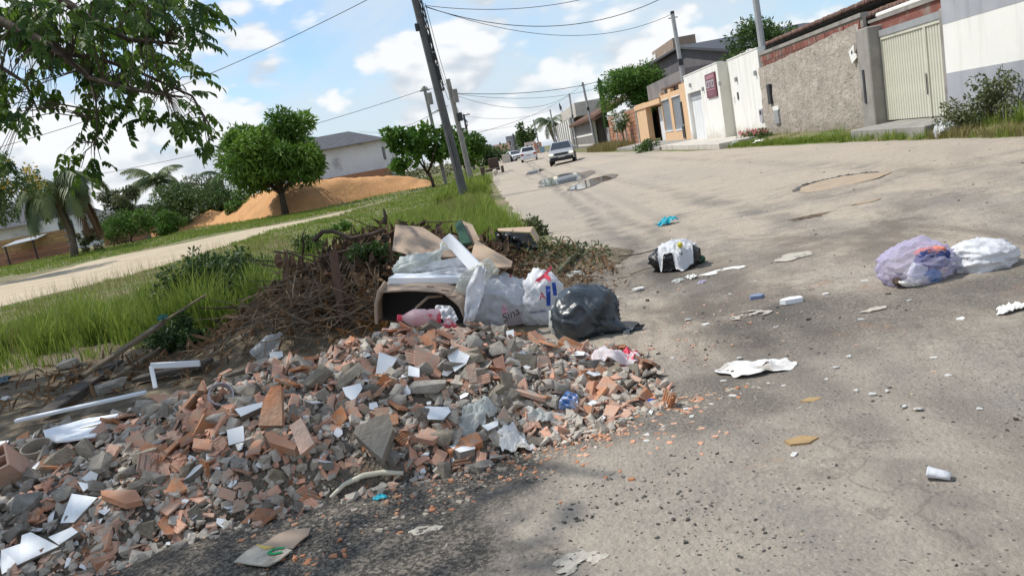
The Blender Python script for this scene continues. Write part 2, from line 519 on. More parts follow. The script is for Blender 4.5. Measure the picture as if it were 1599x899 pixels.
    d4 = ma('MULTIPLY', mr(e4, 1.2, .2), .6)
    e5 = ma('ADD', ma('POWER', ma('DIVIDE', ma('SUBTRACT', ax, 2.9), 1.0), 2.), ma('POWER', ma('DIVIDE', ma('SUBTRACT', ay, 5.05), .45), 2.))
    d4 = ma('MAXIMUM', d4, ma('MULTIPLY', mr(e5, 1.2, .2), .55))
    dk = ma('MAXIMUM', ma('MAXIMUM', d1, d2), ma('MAXIMUM', d3, d4))
    speck = nz(p1, 55, 5, .7)
    dk = ma('MULTIPLY', dk, mr(speck, .62, .42, .45, 1.))
    col = mix(dk, col, (.06, .056, .05))
    # tar seams and a crazed crust showing through the sand
    vc = nd(t, 'ShaderNodeTexVoronoi'); vc.feature = 'DISTANCE_TO_EDGE'; vc.inputs['Scale'].default_value = 1.15
    wv_ = nd(t, 'ShaderNodeVectorMath', operation='ADD'); K(pos, wv_.inputs[0]); nw_ = nd(t, 'ShaderNodeTexNoise'); nw_.inputs['Scale'].default_value = 2.5; nw_.inputs['Detail'].default_value = 5
    K(pos, nw_.inputs['Vector']); K(nw_.outputs['Color'], wv_.inputs[1]); K(wv_.outputs[0], vc.inputs['Vector'])
    ck = ma('MULTIPLY', mr(vc.outputs['Distance'], .022, .004), mr(nz(mp((1, 1, 1), (6, 6, 0)), .8, 4), .50, .60))
    col = mix(ma('MULTIPLY', ck, .32), col, (.09, .08, .07))
    # brick dust
    bd = ma('MULTIPLY', mr(nz(mp((1, 1, 1), (2, 5, 0)), 1.3, 7, .7), .60, .72), ma('MULTIPLY', mr(x_, -1.0, 0.), mr(y_, 8, 5)))
    col = mix(ma('MULTIPLY', bd, .45), col, (.40, .19, .10))
    # dark crumbs and pale grit
    v = nd(t, 'ShaderNodeTexVoronoi'); v.inputs['Scale'].default_value = 42; K(pos, v.inputs['Vector'])
    sp = nd(t, 'ShaderNodeSeparateColor'); K(v.outputs['Color'], sp.inputs[0])
    dot = ma('MULTIPLY', mr(v.outputs['Distance'], .32, .18), mr(sp.outputs[0], .80, .83))
    col = mix(ma('MULTIPLY', dot, .8), col, (.07, .065, .06))
    dot2 = ma('MULTIPLY', mr(v.outputs['Distance'], .28, .15), mr(sp.outputs[1], .90, .92))
    col = mix(ma('MULTIPLY', dot2, .7), col, (.52, .47, .40))
    K(col, b.inputs['Base Color']); b.inputs['Roughness'].default_value = .93; b.inputs['Specular IOR Level'].default_value = .2
    bp = nd(t, 'ShaderNodeBump'); bp.inputs['Strength'].default_value = .8; bp.inputs['Distance'].default_value = .02
    h = ma('ADD', nz(p1, 70, 5, .7), ma('MULTIPLY', nz(p1, 9, 5), .8))
    K(ma('ADD', h, ma('MULTIPLY', v.outputs['Distance'], -.5)), bp.inputs['Height']); K(bp.outputs[0], b.inputs['Normal'])
    return m_
mt_road = road_material()
ty = axis([(-6, 1, 8), (1, 14, 170), (14, 60, 120), (60, 600, 40)])
tx = np.linspace(0, 1, 150)
TY, TX = np.meshgrid(ty, tx, indexing='ij')
wob = .10*vnoise(TY*0, TY, 1.3, 1)+.06*vnoise(TY*0, TY, 4.1, 3)
LX = Lroad(TY)+wob; RX_ = Rroad(TY)+.05*vnoise(TY*0, TY, 1.1, 6)
XX = LX+(RX_-LX)*TX
ZZ = base_z(XX, TY)+.006+.010*vnoise(XX, TY, 1.6, 2)*sm(40, 10, TY)+.006*vnoise(XX, TY, 5, 9)*sm(20, 6, TY)
hole = gauss(XX, TY, 4.75, 11.9, .55, .55, -.1)
edge = np.minimum(TX, 1-TX)
ZZ -= .03*(edge <= 0)
tag(link('road', npmesh('road', np.stack([XX, TY, ZZ], -1).reshape(-1, 3), grid_faces(len(ty), len(tx)), smooth=True), mt_road), kind='structure')
mt_sandpatch = M('pothole_sand', (.42, .33, .235), (.34, .265, .19), sc=5, bump=.3, bs=50, world_pos=True)
mt_crumb = M('asphalt_lip', (.10, .095, .09), (.17, .155, .14), sc=12, bump=.4, bs=60)
def blob_sheet(cx, cy, rx, ry, seed, lift, n=40, rot=0., rings=6, jag=.22, dome=0.):
    vs, fs = [], []
    r_ = random.Random(seed); ph = [r_.uniform(0, 6.28) for _ in range(5)]
    for k in range(rings+1):
        for i in range(n):
            t = 2*math.pi*i/n
            w = 1+jag*(math.sin(2*t+ph[0])*.5+math.sin(3*t+ph[1])*.4+math.sin(5*t+ph[2])*.3+math.sin(9*t+ph[3])*.2)
            q = k/rings
            u, v = rx*w*q*math.cos(t), ry*w*q*math.sin(t)
            x = cx+u*math.cos(rot)-v*math.sin(rot); y = cy+u*math.sin(rot)+v*math.cos(rot)
            vs.append((x, y, float(base_z(x, y))+lift+dome*(1-q*q)))
    for k in range(rings):
        for i in range(n):
            j = (i+1) % n
            fs.append((k*n+i, k*n+j, (k+1)*n+j, (k+1)*n+i))
    return vs, fs
b = MB(); b.add(*blob_sheet(4.75, 11.65, .58, .62, 3, .012, dome=.004)); o = b.build('pothole', mt_sandpatch, smooth=True); tag(o, kind='structure')
b = MB(); b.add(*blob_sheet(4.1, 9.35, .16, .10, 8, .016, dome=.01)); o = b.build('sand_patch', mt_sandpatch, smooth=True); tag(o, kind='structure')
# the broken asphalt edge at the far side of the pothole
b = MB()
for i in range(26):
    t = math.pi*(.06+.9*i/25)
    x = 4.75+.62*math.cos(t); y = 11.65+.66*math.sin(t)
    b.box((x, y, float(base_z(x, y))+.0), (.07+RND.random()*.05, .05, .035+RND.random()*.02), Euler((RND.uniform(-.3, .3), RND.uniform(-.3, .3), RND.uniform(0, 3))).to_matrix())
o = b.build('pothole_rim', mt_crumb, bevel=.008); tag(o, kind='structure')
# puddles
mt_water = M('muddy_water', (.10, .095, .085), (.13, .12, .10), sc=2, rough=.04, bump=.0, spec=.9)
mt_mud = M('wet_mud', (.13, .105, .08), (.19, .155, .12), sc=3, rough=.6, bump=.3, bs=30, world_pos=True)
for k, (cx, cy, rx, ry, rt) in enumerate([(1.9, 31.6, 1.05, 3.6, -.10), (2.4, 25.2, .62, 2.1, -.22), (1.15, 48, .45, 3.6, -.05)]):
    b = MB(); b.add(*blob_sheet(cx, cy, rx*1.15, ry*1.1, 30+k, .016, rot=rt)); tag(b.build('mud', mt_mud), kind='structure')
    vs, fs = blob_sheet(cx, cy, rx, ry, 30+k, .0, rot=rt)
    zl = float(base_z(cx, cy))+.020
    b = MB(); b.add([(v[0], v[1], float(base_z(v[0], v[1]))*.8+.2*float(base_z(cx, cy))+.022) for v in vs], fs); tag(b.build('puddle_water', mt_water), kind='structure')

# dirt track on the left
mt_track = M('pale_sand', (.50, .41, .29), (.42, .34, .23), sc=.6, c3=(.36, .29, .19), sc3=3, bump=.25, bs=30, world_pos=True)
near = [gp(*p) for p in [(-700, 640), (-350, 560), (0, 481), (150, 445), (300, 402), (400, 368), (480, 348), (548, 331)]]
farp = [gp(*p) for p in [(-700, 560), (-350, 500), (0, 441), (150, 405), (300, 376), (400, 356), (480, 342), (550, 328)]]
b = MB(); n = 60; vs = []; 
def samp(pl, t):
    t *= len(pl)-1; i = min(int(t), len(pl)-2); return pl[i].lerp(pl[i+1], t-i)
for i in range(n):
    for k in range(9):
        a = samp(near, i/(n-1)); c = samp(farp, i/(n-1)); p = a.lerp(c, k/8)
        p.y += .18*float(vnoise(p.x, p.y, 1.0, 4))*(k in (0, 8)); p.z = float(base_z(p.x, p.y))+.02+.02*float(vnoise(p.x, p.y, .7, 3))*(0 < k < 8)-.03*(k in (0, 8)); vs.append(p)
b.add(vs, [tuple(int(q) for q in f) for f in grid_faces(n, 9)[:, ::-1]])
tag(b.build('dirt_track', mt_track, smooth=True), kind='structure')

# the dirt and rubble bed under the heap
mt_bed = M('rubble_bed', (.19, .155, .12), (.28, .24, .19), sc=9, c3=(.30, .15, .085), sc3=14, lo3=.58, hi3=.66, bump=.8, bs=45, world_pos=True, vor=True, bdist=.04)
mt_bank = M('dirt_bank', (.13, .10, .066), (.24, .19, .125), sc=5, c3=(.30, .25, .18), sc3=9, lo3=.56, hi3=.66, bump=.8, bs=40, world_pos=True, bdist=.04)
hx = np.arange(-6.2, 1.4, .045); hy = np.arange(2.9, 11.2, .05)
HX, HY = np.meshgrid(hx, hy, indexing='ij')
hh = heap_h(HX, HY)
HZ = base_z(HX, HY)+hh+.012*vnoise(HX, HY, 9, 3)*(hh > .02)-np.where(hh < .02, .06, 0)-.0
keep = hh.reshape(-1)
F = grid_faces(len(hx), len(hy)); F = F[(keep[F] > .004).any(1)]
me = npmesh('heap', np.stack([HX, HY, HZ], -1).reshape(-1, 3), F, smooth=True)
rub_y = np.interp(HX, RX, RC)+.55*np.interp(HX, RX, RW)
fy = HY.reshape(-1)[F].mean(1); lim = rub_y.reshape(-1)[F].mean(1)
me.materials.append(mt_bed); me.materials.append(mt_bank)
me.polygons.foreach_set('material_index', (fy > lim).astype(np.int32))
o = bpy.data.objects.new('dirt_mound', me); COL.objects.link(o); tag(o, kind='structure')

# pavements on the right
mt_conc = M('concrete', (.34, .32, .29), (.25, .235, .215), sc=2.2, c3=(.17, .16, .15), sc3=1.0, bump=.25, bs=60, world_pos=True)
mt_pave = M('pale_concrete', (.55, .51, .45), (.46, .42, .37), sc=1.6, c3=(.36, .33, .29), sc3=.8, bump=.15, bs=50, world_pos=True)
def step(y0, y1, x0, x1, zt, mat_, name='pavement', tilt=0.):
    b = MB()
    b.add([(x0, y0, zt-tilt), (x1, y0, zt), (x1, y1, zt), (x0, y1, zt-tilt), (x0, y0, -.2), (x1, y0, -.2), (x1, y1, -.2), (x0, y1, -.2)],
          [(0, 1, 2, 3), (4, 7, 6, 5), (0, 4, 5, 1), (1, 5, 6, 2), (2, 6, 7, 3), (3, 7, 4, 0)])
    return tag(b.build(name, mat_, bevel=.02), kind='structure')
step(26.9, 37.2, 7.0, 8.72, .52, mt_pave, tilt=.02)
step(37.25, 52.3, 6.9, 8.72, .54, mt_conc, tilt=.10)
step(15.2, 18.5, 7.9, 9.1, .60, mt_conc, tilt=.03)
step(52.35, 70, 7.3, 8.72, .48, mt_conc, tilt=.05)
# ================================================================ buildings on the right
mt_white = M('white_paint', (.78, .77, .73), (.74, .73, .69), sc=1.3, streak=(.56, .535, .48), foot=(.45, 1.0, (.42, .37, .30)), bump=.06, bs=80, world_pos=True)
mt_cream_shade = M('shaded_cream_paint', (.66, .64, .56), (.60, .58, .50), sc=1.5, bump=.05, bs=80, world_pos=True)  # beige return face, with its shade put into the darker colour
mt_door = M('white_metal', (.74, .75, .76), (.70, .71, .72), sc=2, rough=.45, bump=.0, spec=.4)
mt_stucco = M('rough_render', streak=(.30, .265, .225), foot=(.4, .9, (.26, .215, .17)), c1=(.50, .44, .38), c2=(.41, .36, .305), sc=1.5, c3=(.34, .30, .26), sc3=3.5, lo3=.52, hi3=.7, bump=1., bs=9, bdist=.09, world_pos=True)
mt_brick = M('red_block', (.25, .095, .07), (.19, .08, .065), c3=(.26, .22, .19), sc3=2, lo3=.52, sc=6, rnd=.22, bump=.3, bs=40)
mt_brick2 = M('pale_brick', (.47, .24, .15), (.40, .20, .125), sc=4, rnd=.2, bump=.3, bs=40)
mt_mortar = M('mortar', (.33, .30, .26), (.25, .23, .20), sc=3, bump=.3, bs=40, world_pos=True)
mt_greywall = M('grey_render', (.235, .215, .21), (.195, .18, .175), sc=.9, c3=(.15, .14, .14), sc3=.7, bump=.15, bs=30, world_pos=True)
mt_tile = M('old_roof_tile', (.22, .12, .09), (.13, .085, .07), sc=5, c3=(.08, .07, .065), sc3=6, rnd=.25, bump=.4, bs=30)
mt_orange = M('apricot_paint', (.70, .47, .28), (.64, .43, .26), sc=1.4, streak=(.50, .34, .22), bump=.06, bs=60, world_pos=True)
mt_gate = M('cream_gate_paint', (.60, .59, .49), (.54, .53, .44), sc=2.2, streak=(.42, .40, .33), c3=(.36, .27, .18), sc3=4, lo3=.66, hi3=.76, rough=.5, bump=.05, bs=50)
mt_galv = M('grey_metal', (.40, .41, .41), (.33, .34, .35), sc=3, rough=.5, metal=.3, bump=.05)
mt_dark = M('dark_metal', (.035, .035, .04), (.05, .05, .055), sc=4, rough=.5, bump=.0)
mt_glass = M('grey_glass', (.10, .115, .13), (.14, .15, .165), sc=2, rough=.12, bump=0, spec=.7)
mt_grille = M('pale_grille', (.50, .53, .56), (.44, .47, .50), sc=6, rough=.4, bump=0)
mt_band = M('grey_band_paint', (.40, .41, .44), (.33, .34, .37), sc=1.2, streak=(.22, .23, .25), foot=(.5, 1.0, (.25, .22, .18)), bump=.08, bs=40, world_pos=True)
mt_maroon = M('maroon_sign', (.16, .045, .065), (.13, .035, .055), sc=3, rough=.35, bump=0)
mt_signgrey = M('sign_grey', (.42, .40, .43), None, rough=.4, bump=0)
mt_signpink = M('sign_pink', (.36, .16, .20), None, rough=.4, bump=0)
def boxpart(name, mat_, parent, *bbs, bevel=0.):
    b = MB()
    for q in bbs: b.bb(*q)
    return b.build(name, mat_, parent, bevel=bevel)

# ---- white house front with the maroon sign
XF, XN = 8.45, 8.86      # far (proud) front and the near (set back) front
root = thing('white_house', 'white rendered house front with a white garage door and a maroon sign', 'house', (XF, 32, .3))
dl = atx(1072, 147, XF); dr = atx(1104, 216, XF)
y_far, y_jog, y_near = 37.15, 31.2, 27.45
ztop = 3.42
d0, d1, dz = 34.25, 36.75, 2.62
boxpart('wall', mt_white, root, (XF, XF+.25, y_jog, d0, .2, ztop), (XF, XF+.25, d1, y_far, .2, ztop), (XF, XF+.25, d0, d1, dz, ztop),
        (XN, XN+.25, y_near, y_jog-.003, .1, ztop), (XF+.25, 13, y_far-.25, y_far, .2, ztop-.4))
boxpart('return_wall', mt_cream_shade, root, (XF+.003, XN+.2, y_jog-.005, y_jog+.2, .2, ztop-.004))
dp = boxpart('garage_door', mt_door, root, (XF+.16, XF+.2, d0, d1, .5, dz))
b = MB()
for i in range(1, 5):
    b.bb(XF+.15, XF+.165, d0+i*(d1-d0)/5-.01, d0+i*(d1-d0)/5+.01, .52, 2.2)
b.build('door_rib', mt_door, dp)
boxpart('door_head', mt_band, root, (XF+.13, XF+.158, d0+.01, d1-.01, 2.28, dz-.005))
boxpart('coping', mt_white, root, (XF-.02, XF+.27, y_jog+.002, y_far, ztop+.001, ztop+.04), (XN-.02, XN+.27, y_near, y_jog-.02, ztop+.001, ztop+.04))
def at_wall(px, py, X): p = atx(px, py, X); return p.y, p.z
for (px, py, X) in [(1079, 133, XF), (1099, 139, XF), (1126, 130, XF), (1151, 124, XN), (1181, 114, XN)]:
    y, z = at_wall(px, py, X)
    boxpart('wall_light', mt_galv, root, (X-.10, X-.002, y-.05, y+.05, z-.09, z+.09), bevel=.02)
y, z = at_wall(1153, 150, XN); boxpart('meter_door', mt_dark, root, (X-.03, X-.002, y-.07, y+.07, z-.14, z+.14), bevel=.008)
y, z = at_wall(1190, 180, XN)
lb = boxpart('letter_box', mt_signgrey, root, (XN-.05, XN-.002, y-.16, y+.16, z-.22, z+.22), bevel=.01)
boxpart('slot', mt_dark, lb, (XN-.056, XN-.051, y-.11, y+.11, z+.02, z+.17))
# the sign
p0 = atx(1102, 119, XF); p1 = atx(1122, 150, XF)
y0, y1 = p1.y, p0.y; zt, zb = 3.13, 2.17
sg = thing('shop_sign', 'maroon sign board with grey lettering on the white house wall', 'sign', (XF-.03, (y0+y1)/2, zb))
boxpart('board', mt_maroon, sg, (XF-.06, XF-.004, y0, y1, zb, zt), bevel=.01)
def sq(u0, u1, v0, v1): return (XF-.068, XF-.0605, y1-(y1-y0)*u1, y1-(y1-y0)*u0, zb+(zt-zb)*v0, zb+(zt-zb)*v1)
b = MB()
for u in (.10, .36, .64): 
    b.bb(*sq(u, u+.05, .42, .72)); b.bb(*sq(u+.17, u+.22, .42, .72)); b.bb(*sq(u+.05, u+.17, .66, .72)); 
    if u != .36: b.bb(*sq(u+.05, u+.17, .42, .47))
b.build('lettering', mt_signgrey, sg)
b = MB()
b.bb(*sq(.08, .92, .30, .36)); b.bb(*sq(.2, .8, .20, .23)); b.bb(*sq(.2, .7, .11, .14))
b.build('small_line', mt_signpink, sg)
boxpart('top_band', mt_signpink, sg, sq(.12, .94, .78, .93))

# ---- rough rendered wall with brick courses
XW = 8.82
wl = thing('rough_wall', 'rough beige rendered wall topped by bare red blocks', 'wall', (XW, 23, .3))
ya, yb, zt = 19.63, 27.44, 2.74
nx_, nz_ = 110, 34
vs = []
for i in range(nx_):
    for k in range(nz_):
        y = ya+(yb-ya)*i/(nx_-1); z = .1+(zt+.30*(1-i/(nx_-1))**1.2-.1)*k/(nz_-1)
        n_ = noise.fractal(Vector((y*2.2, z*2.2, 0)), 1., 2., 4)*.035+noise.noise(Vector((y*9, z*9, 3)))*.012
        vs.append((XW+n_*(1 if 0 < k < nz_-1 else .3), y, z+(0 if k < nz_-1 else .05*noise.noise(Vector((y*1.3, 0, 9))))))
b = MB(); b.add(vs, [tuple(int(q) for q in f) for f in grid_faces(nx_, nz_)]); b.build('render', mt_stucco, wl, smooth=True)
boxpart('core', mt_mortar, wl, (XW+.06, XW+.24, ya, yb, .1, zt-.03))
boxpart('course_bed', mt_mortar, wl, (XW+.13, XW+.21, ya, yb, zt-.03, zt+.42))
bm_ = MB().box((0, 0, 0), (.13, .285, .175)).mesh('block'); bm_.materials.append(mt_brick)
for r_ in range(2):
    y = ya+.15*(r_)+.15; 
    while y < yb-.1:
        o = bpy.data.objects.new('brick', bm_); COL.objects.link(o); o.parent = wl
        o.location = Vector((XW+.17+RND.uniform(-.006, .006), y, zt+.085+r_*.195))-wl.location; y += .305
boxpart('coping', mt_conc, wl, (XW+.08, XW+.28, ya, yb, zt+.42, zt+.52))
y, z = at_wall(1213, 184, XW-.04); z = z+.05
boxpart('meter_box', mt_galv, wl, (XW-.06, XW+.02, y-.2, y+.2, z-.25, z+.2), bevel=.01)
boxpart('meter_surround', mt_white, wl, (XW-.045, XW+.02, y-.28, y+.28, z+.201, z+.33))
y, z = at_wall(1202, 146, XW-.04)
boxpart('cable_box', mt_dark, wl, (XW-.09, XW, y-.13, y+.13, z-.35, z+.3), bevel=.01)
# the white plaque with a hole
p = atx(1332, 86, XW-.06)
b = MB(); b.slab([p+Vector((-.02, dy, dz)) for dy, dz in ((.20, .10), (.06, -.20), (-.22, -.09), (-.19, -.01), (-.10, .03), (-.14, .24))], .03)
b.build('house_plaque', mt_white, wl)
b = MB(); b.slab([p+Vector((-.026, dy, dz)) for dy, dz in ((.05, .08), (.04, .02), (-.03, .02), (-.03, .12))], .004); b.build('plaque_number', mt_dark, wl)
# pillar at the gate
pl_ = thing('gate_pillar', 'tall weathered concrete pillar on the left of the cream gate', 'pillar', (XW, 19.3, .3))
b = MB(); b.bb(XW-.09, XW+.30, 19.0, 19.62, .2, 2.86); b.build('shaft', mt_conc, pl_, bevel=.025)
b = MB(); b.bb(XW-.11, XW-.093, 19.32, 19.42, 1.1, 1.9); b.build('intercom', mt_dark, pl_)

# ---- cream gate
gt = thing('metal_gate', 'cream corrugated metal double gate with a narrow right leaf', 'gate', (9.25, 17.5, .5))
XG = 9.04
gy0, gm, gy1, gz0, gz1 = 16.29, 17.02, 18.97, .62, 2.50
boxpart('backing', mt_gate, gt, (XG+.03, XG+.05, gy0, gy1, gz0, gz1))
def slats(a, c, n):
    w = (c-a)/n
    me = MB().add([(0, -w*.5, 0), (-.035, -w*.27, 0), (-.035, w*.27, 0), (0, w*.5, 0), (0, -w*.5, gz1-gz0), (-.035, -w*.27, gz1-gz0), (-.035, w*.27, gz1-gz0), (0, w*.5, gz1-gz0)],
                  [(0, 4, 5, 1), (1, 5, 6, 2), (2, 6, 7, 3), (4, 7, 6, 5), (0, 1, 2, 3)]).mesh('slat')
    me.materials.append(mt_gate)
    for i in range(n):
        o = bpy.data.objects.new('slat', me); COL.objects.link(o); o.parent = gt
        o.location = Vector((XG+.028, a+w*(i+.5), gz0))-gt.location
slats(gy0+.03, gm-.05, 6); slats(gm+.05, gy1-.03, 17)
boxpart('frame', mt_gate, gt, (XG-.03, XG+.028, gy0, gy0+.03, gz0, gz1+.06), (XG-.03, XG+.028, gm-.045, gm-.005, gz0, gz1), (XG-.03, XG+.028, gm+.005, gm+.045, gz0, gz1),
        (XG-.03, XG+.028, gy1-.03, gy1, gz0, gz1+.06), (XG-.032, XG+.026, gy0+.03, gy1-.03, gz1, gz1+.07))
boxpart('lintel_plate', mt_galv, gt, (XG-.05, XG+.03, gy0, gy1, gz1+.073, gz1+.22))
boxpart('latch', mt_dark, gt, (XG-.06, XG-.046, gm+.0, gm+.03, 1.1, 1.55), bevel=.004)
boxpart('brick_beam', mt_brick, gt, (XG+.05, XG+.22, gy0, gy1+.6, gz1+.22, gz1+.46))
boxpart('beam_coping', mt_conc, gt, (XG+.0, XG+.27, gy0, gy1+.6, gz1+.462, gz1+.53))
boxpart('gutter_pipe', mt_white, gt, (XG+.02, XG+.12, gy0, gy1+.25, gz1+.535, gz1+.64), bevel=.03)

# ---- white wall with grey bands at the right edge
ww = thing('banded_wall', 'tall white wall with grey painted bands at its foot and top', 'wall', (8.9, 13, .3))
boxpart('foot_band', mt_band, ww, (8.87, 9.2, 6, 16.05, .2, 1.47))
boxpart('white_field', mt_white, ww, (8.874, 9.2, 6, 16.05, 1.47, 2.42))
boxpart('top_band', mt_band, ww, (8.87, 9.2, 6, 16.05, 2.42, 4.6))
b = MB(); b.bb(8.92, 9.25, 16.053, 16.27, .3, 2.75); b.build('end_pillar', mt_conc, ww, bevel=.03)
b = MB(); b.bb(9.3, 9.55, 6, 16.2, 3.0, 4.5); b.build('upper_storey', mt_greywall, ww)

# ---- tiled roofs above the rough wall
def tiled_roof(name, label, x0, z0, ya, yb, rise, depth, n, wall_z, parent_=None):
    """ridge-and-eave roof seen edge-on: a sloping verge of clay tiles over a grey gable wall"""
    h = thing(name, label, 'house', (x0, (ya+yb)/2, .3))
    boxpart('gable_wall', mt_greywall, h, (x0+.8, x0+1.0, ya, yb, .3, z0-.08), (x0+1.0, x0+depth, ya, ya+.2, .3, z0-.1))
    # roof slope rising away from the street
    b = MB(); b.slab([(x0, ya-.2, z0), (x0+depth, ya-.2, z0+rise), (x0+depth, yb+.3, z0+rise), (x0, yb+.3, z0)], .08); b.build('roof_deck', mt_dark, h)
    tm = MB().tube([(0, 0, 0), (.55, 0, .02), (1.1, 0, .0)], [.10, .09, .085], 8).mesh('tile', smooth=True); tm.materials.append(mt_tile)
    k = 0; y = ya-.1
    while y < yb+.3:
        for j in range(2):
            if k >= 298: break
            o = bpy.data.objects.new('roof_tile', tm); COL.objects.link(o); o.parent = h
            o.location = Vector((x0-.12+j*1.0, y+RND.uniform(-.02, .02), z0+.05+j*1.0*rise/depth+j*.02+RND.uniform(-.012, .012)))-h.location
            o.rotation_euler = (0, -math.atan2(rise, depth)+RND.uniform(-.03, .03), RND.uniform(-.04, .04)); k += 1
        y += .2
    return h
tiled_roof('tiled_house', 'house with a long weathered clay tile eave behind the rough wall', 12.6, 4.18, 24.5, 38, .15, 5.5, 0, 4)
tiled_roof('tiled_shed', 'low tiled shed roof just behind the brick courses of the cream gate', 10.6, 3.36, 16.8, 26.2, .10, 2.1, 0, 3)

# ---- big grey gable house with a brick tank
mt_dkwall = M('dark_render', (.15, .135, .14), (.12, .11, .115), sc=.9, streak=(.09, .085, .09), bump=.15, bs=30, world_pos=True)
gh = thing('gable_house', 'large dark grey gabled house rising behind the white house', 'house', (15, 62, 0))
XB = 14.0
pk = atx(1068, 73, XB); pL = atx(986, 110, XB); pR = atx(1140, 80, XB)
b = MB(); b.slab([(XB, pL.y, 0), (XB, pL.y, pL.z), (XB, pk.y, pk.z+.05), (XB, pR.y, pR.z), (XB, pR.y, 0)], -.3); b.build('gable_wall', mt_dkwall, gh)
b = MB(); 
for q0, q1 in ((pL+Vector((0, 3, -.7)), pk), (pk, pR+Vector((0, -2, -.15)))):
    b.slab([q0+Vector((-.5, 0, .1)), q1+Vector((-.5, 0, .1)), q1+Vector((9, 0, .1)), q0+Vector((9, 0, .1))], .16)
b.build('roof', mt_dark, gh)
q = atx(1088, 118, XB-.02)
boxpart('ledge', mt_dark, gh, (XB-.08, XB-.003, pR.y, pL.y-.5, 4.35, 4.47))
mt_tank = M('tank_brick', (.33, .25, .19), (.27, .20, .155), sc=3, c3=(.40, .37, .33), sc3=2, bump=.3, bs=8, world_pos=True)
tk = thing('brick_tank', 'square brick water tank above the grey gabled house', 'water tank', (16.0, 68, 6))
a0 = atx(1017, 75, 15.4); a1 = atx(1051, 70, 15.4)
boxpart('tank_wall', mt_tank, tk, (15.4, 17.4, a1.y, a0.y, 5.5, a1.z+.55))
boxpart('tank_base', mt_white, tk, (15.3, 15.395, a1.y+.8*(a0.y-a1.y), a0.y, 5.5, a1.z+.2))

# ---- apricot house
XO = 8.58
oh = thing('apricot_house', 'apricot painted house front with two tall grilled windows and a white door', 'house', (XO, 45, .4))
oy0, oy1 = 37.5, 52.2
def oy(px): return atx(px, 190, XO).y
ds, de = oy(1036), oy(1012)                 # door bay
w1a, w1b, w2a, w2b = oy(1049), oy(1037), oy(1067), oy(1053)
zO = 3.0
boxpart('wall', mt_orange, oh, (XO, XO+.2, oy0, ds-.35, .4, 1.0), (XO, XO+.2, oy0, w2a, 1.0, zO+.2), (XO, XO+.2, w2b, w1a, 1.0, zO+.18), (XO, XO+.2, w1b, ds, 1.0, zO+.15),
        (XO, XO+.2, w2a, w2b, 2.75, zO), (XO, XO+.2, w1a, w1b, 2.75, zO), (XO+.001, XO+.199, ds-.35, ds, .4, 1.0))
boxpart('pillar', mt_orange, oh, (XO-.05, XO+.3, de, oy1, .4, 2.95))
boxpart('porch_back', mt_brick2, oh, (XO+1.0, XO+1.1, ds, de+2, .4, 2.6))
boxpart('porch_roof', mt_orange, oh, (XO-.12, XO+1.2, ds-.2, oy1+.4, 2.62, 2.9))
boxpart('front_door', mt_door, oh, (XO+.5, XO+.56, ds+.3, de-1.2, .5, 2.5))
for a, c in ((w1a, w1b), (w2a, w2b)):
    wn = boxpart('window', mt_glass, oh, (XO+.12, XO+.15, a, c, 1.0, 2.75))
    b = MB()
    for i in range(9): 
        t = a+(c-a)*(i+.5)/9; b.bb(XO+.05, XO+.075, t-.035, t+.035, 1.08, 2.72)
    b.build('grille', mt_grille, wn)
    boxpart('sill', mt_door, wn, (XO-.03, XO+.118, a+.01, c-.01, 1.003, 1.07), (XO-.03, XO+.1, a+.01, c-.01, 2.7, 2.745))
y, z = at_wall(1069, 206, XO); boxpart('meter_box', mt_dark, oh, (XO-.05, XO-.002, y-.25, y+.25, z-.3, z+.3), bevel=.01)
y, z = at_wall(1066, 175, XO); boxpart('cable_box', mt_dark, oh, (XO-.06, XO-.002, y-.12, y+.12, z-.6, z+.5), bevel=.01)
boxpart('roof_slab', mt_greywall, oh, (XO+.3, XO+5, oy0+1, oy1-3, 3.0, 3.9))
b = MB(); b.slab([(XO+.1, oy0-.1, 3.35), (XO+1.5, oy0-.1, 3.6), (XO+1.5, 44, 3.6), (XO+.1, 44, 3.35)], .10); b.build('roof', mt_tile, oh)

# ---- raw brick wall with pillars
bw = thing('brick_wall', 'raw red brick wall with a concrete post beside the apricot house', 'wall', (8.6, 60, .4))
by0, by1 = 52.5, 68.3
boxpart('bed', mt_mortar, bw, (8.64, 8.8, by0, by1, .3, 2.9))
bm2 = MB().box((0, 0, 0), (.10, .86, .25)).mesh('brick'); bm2.materials.append(mt_brick2)
for r_ in range(9):
    y = by0+.45-(.4 if r_ % 2 else 0)
    while y < by1-.3:
        if y > by0+.3:
            o = bpy.data.objects.new('brick', bm2); COL.objects.link(o); o.parent = bw
            o.location = Vector((8.63+RND.uniform(-.01, .01), y, .46+r_*.275))-bw.location
        y += .9
for y in (by0+.15, 58.6, 63.4, by1-.2):
    boxpart('post', mt_conc, bw, (8.52, 8.8, y-.25, y+.25, .3, 3.0))
boxpart('end_wall', mt_conc, bw, (8.55, 8.75, by1+.01, by1+1.8, .3, 2.75))
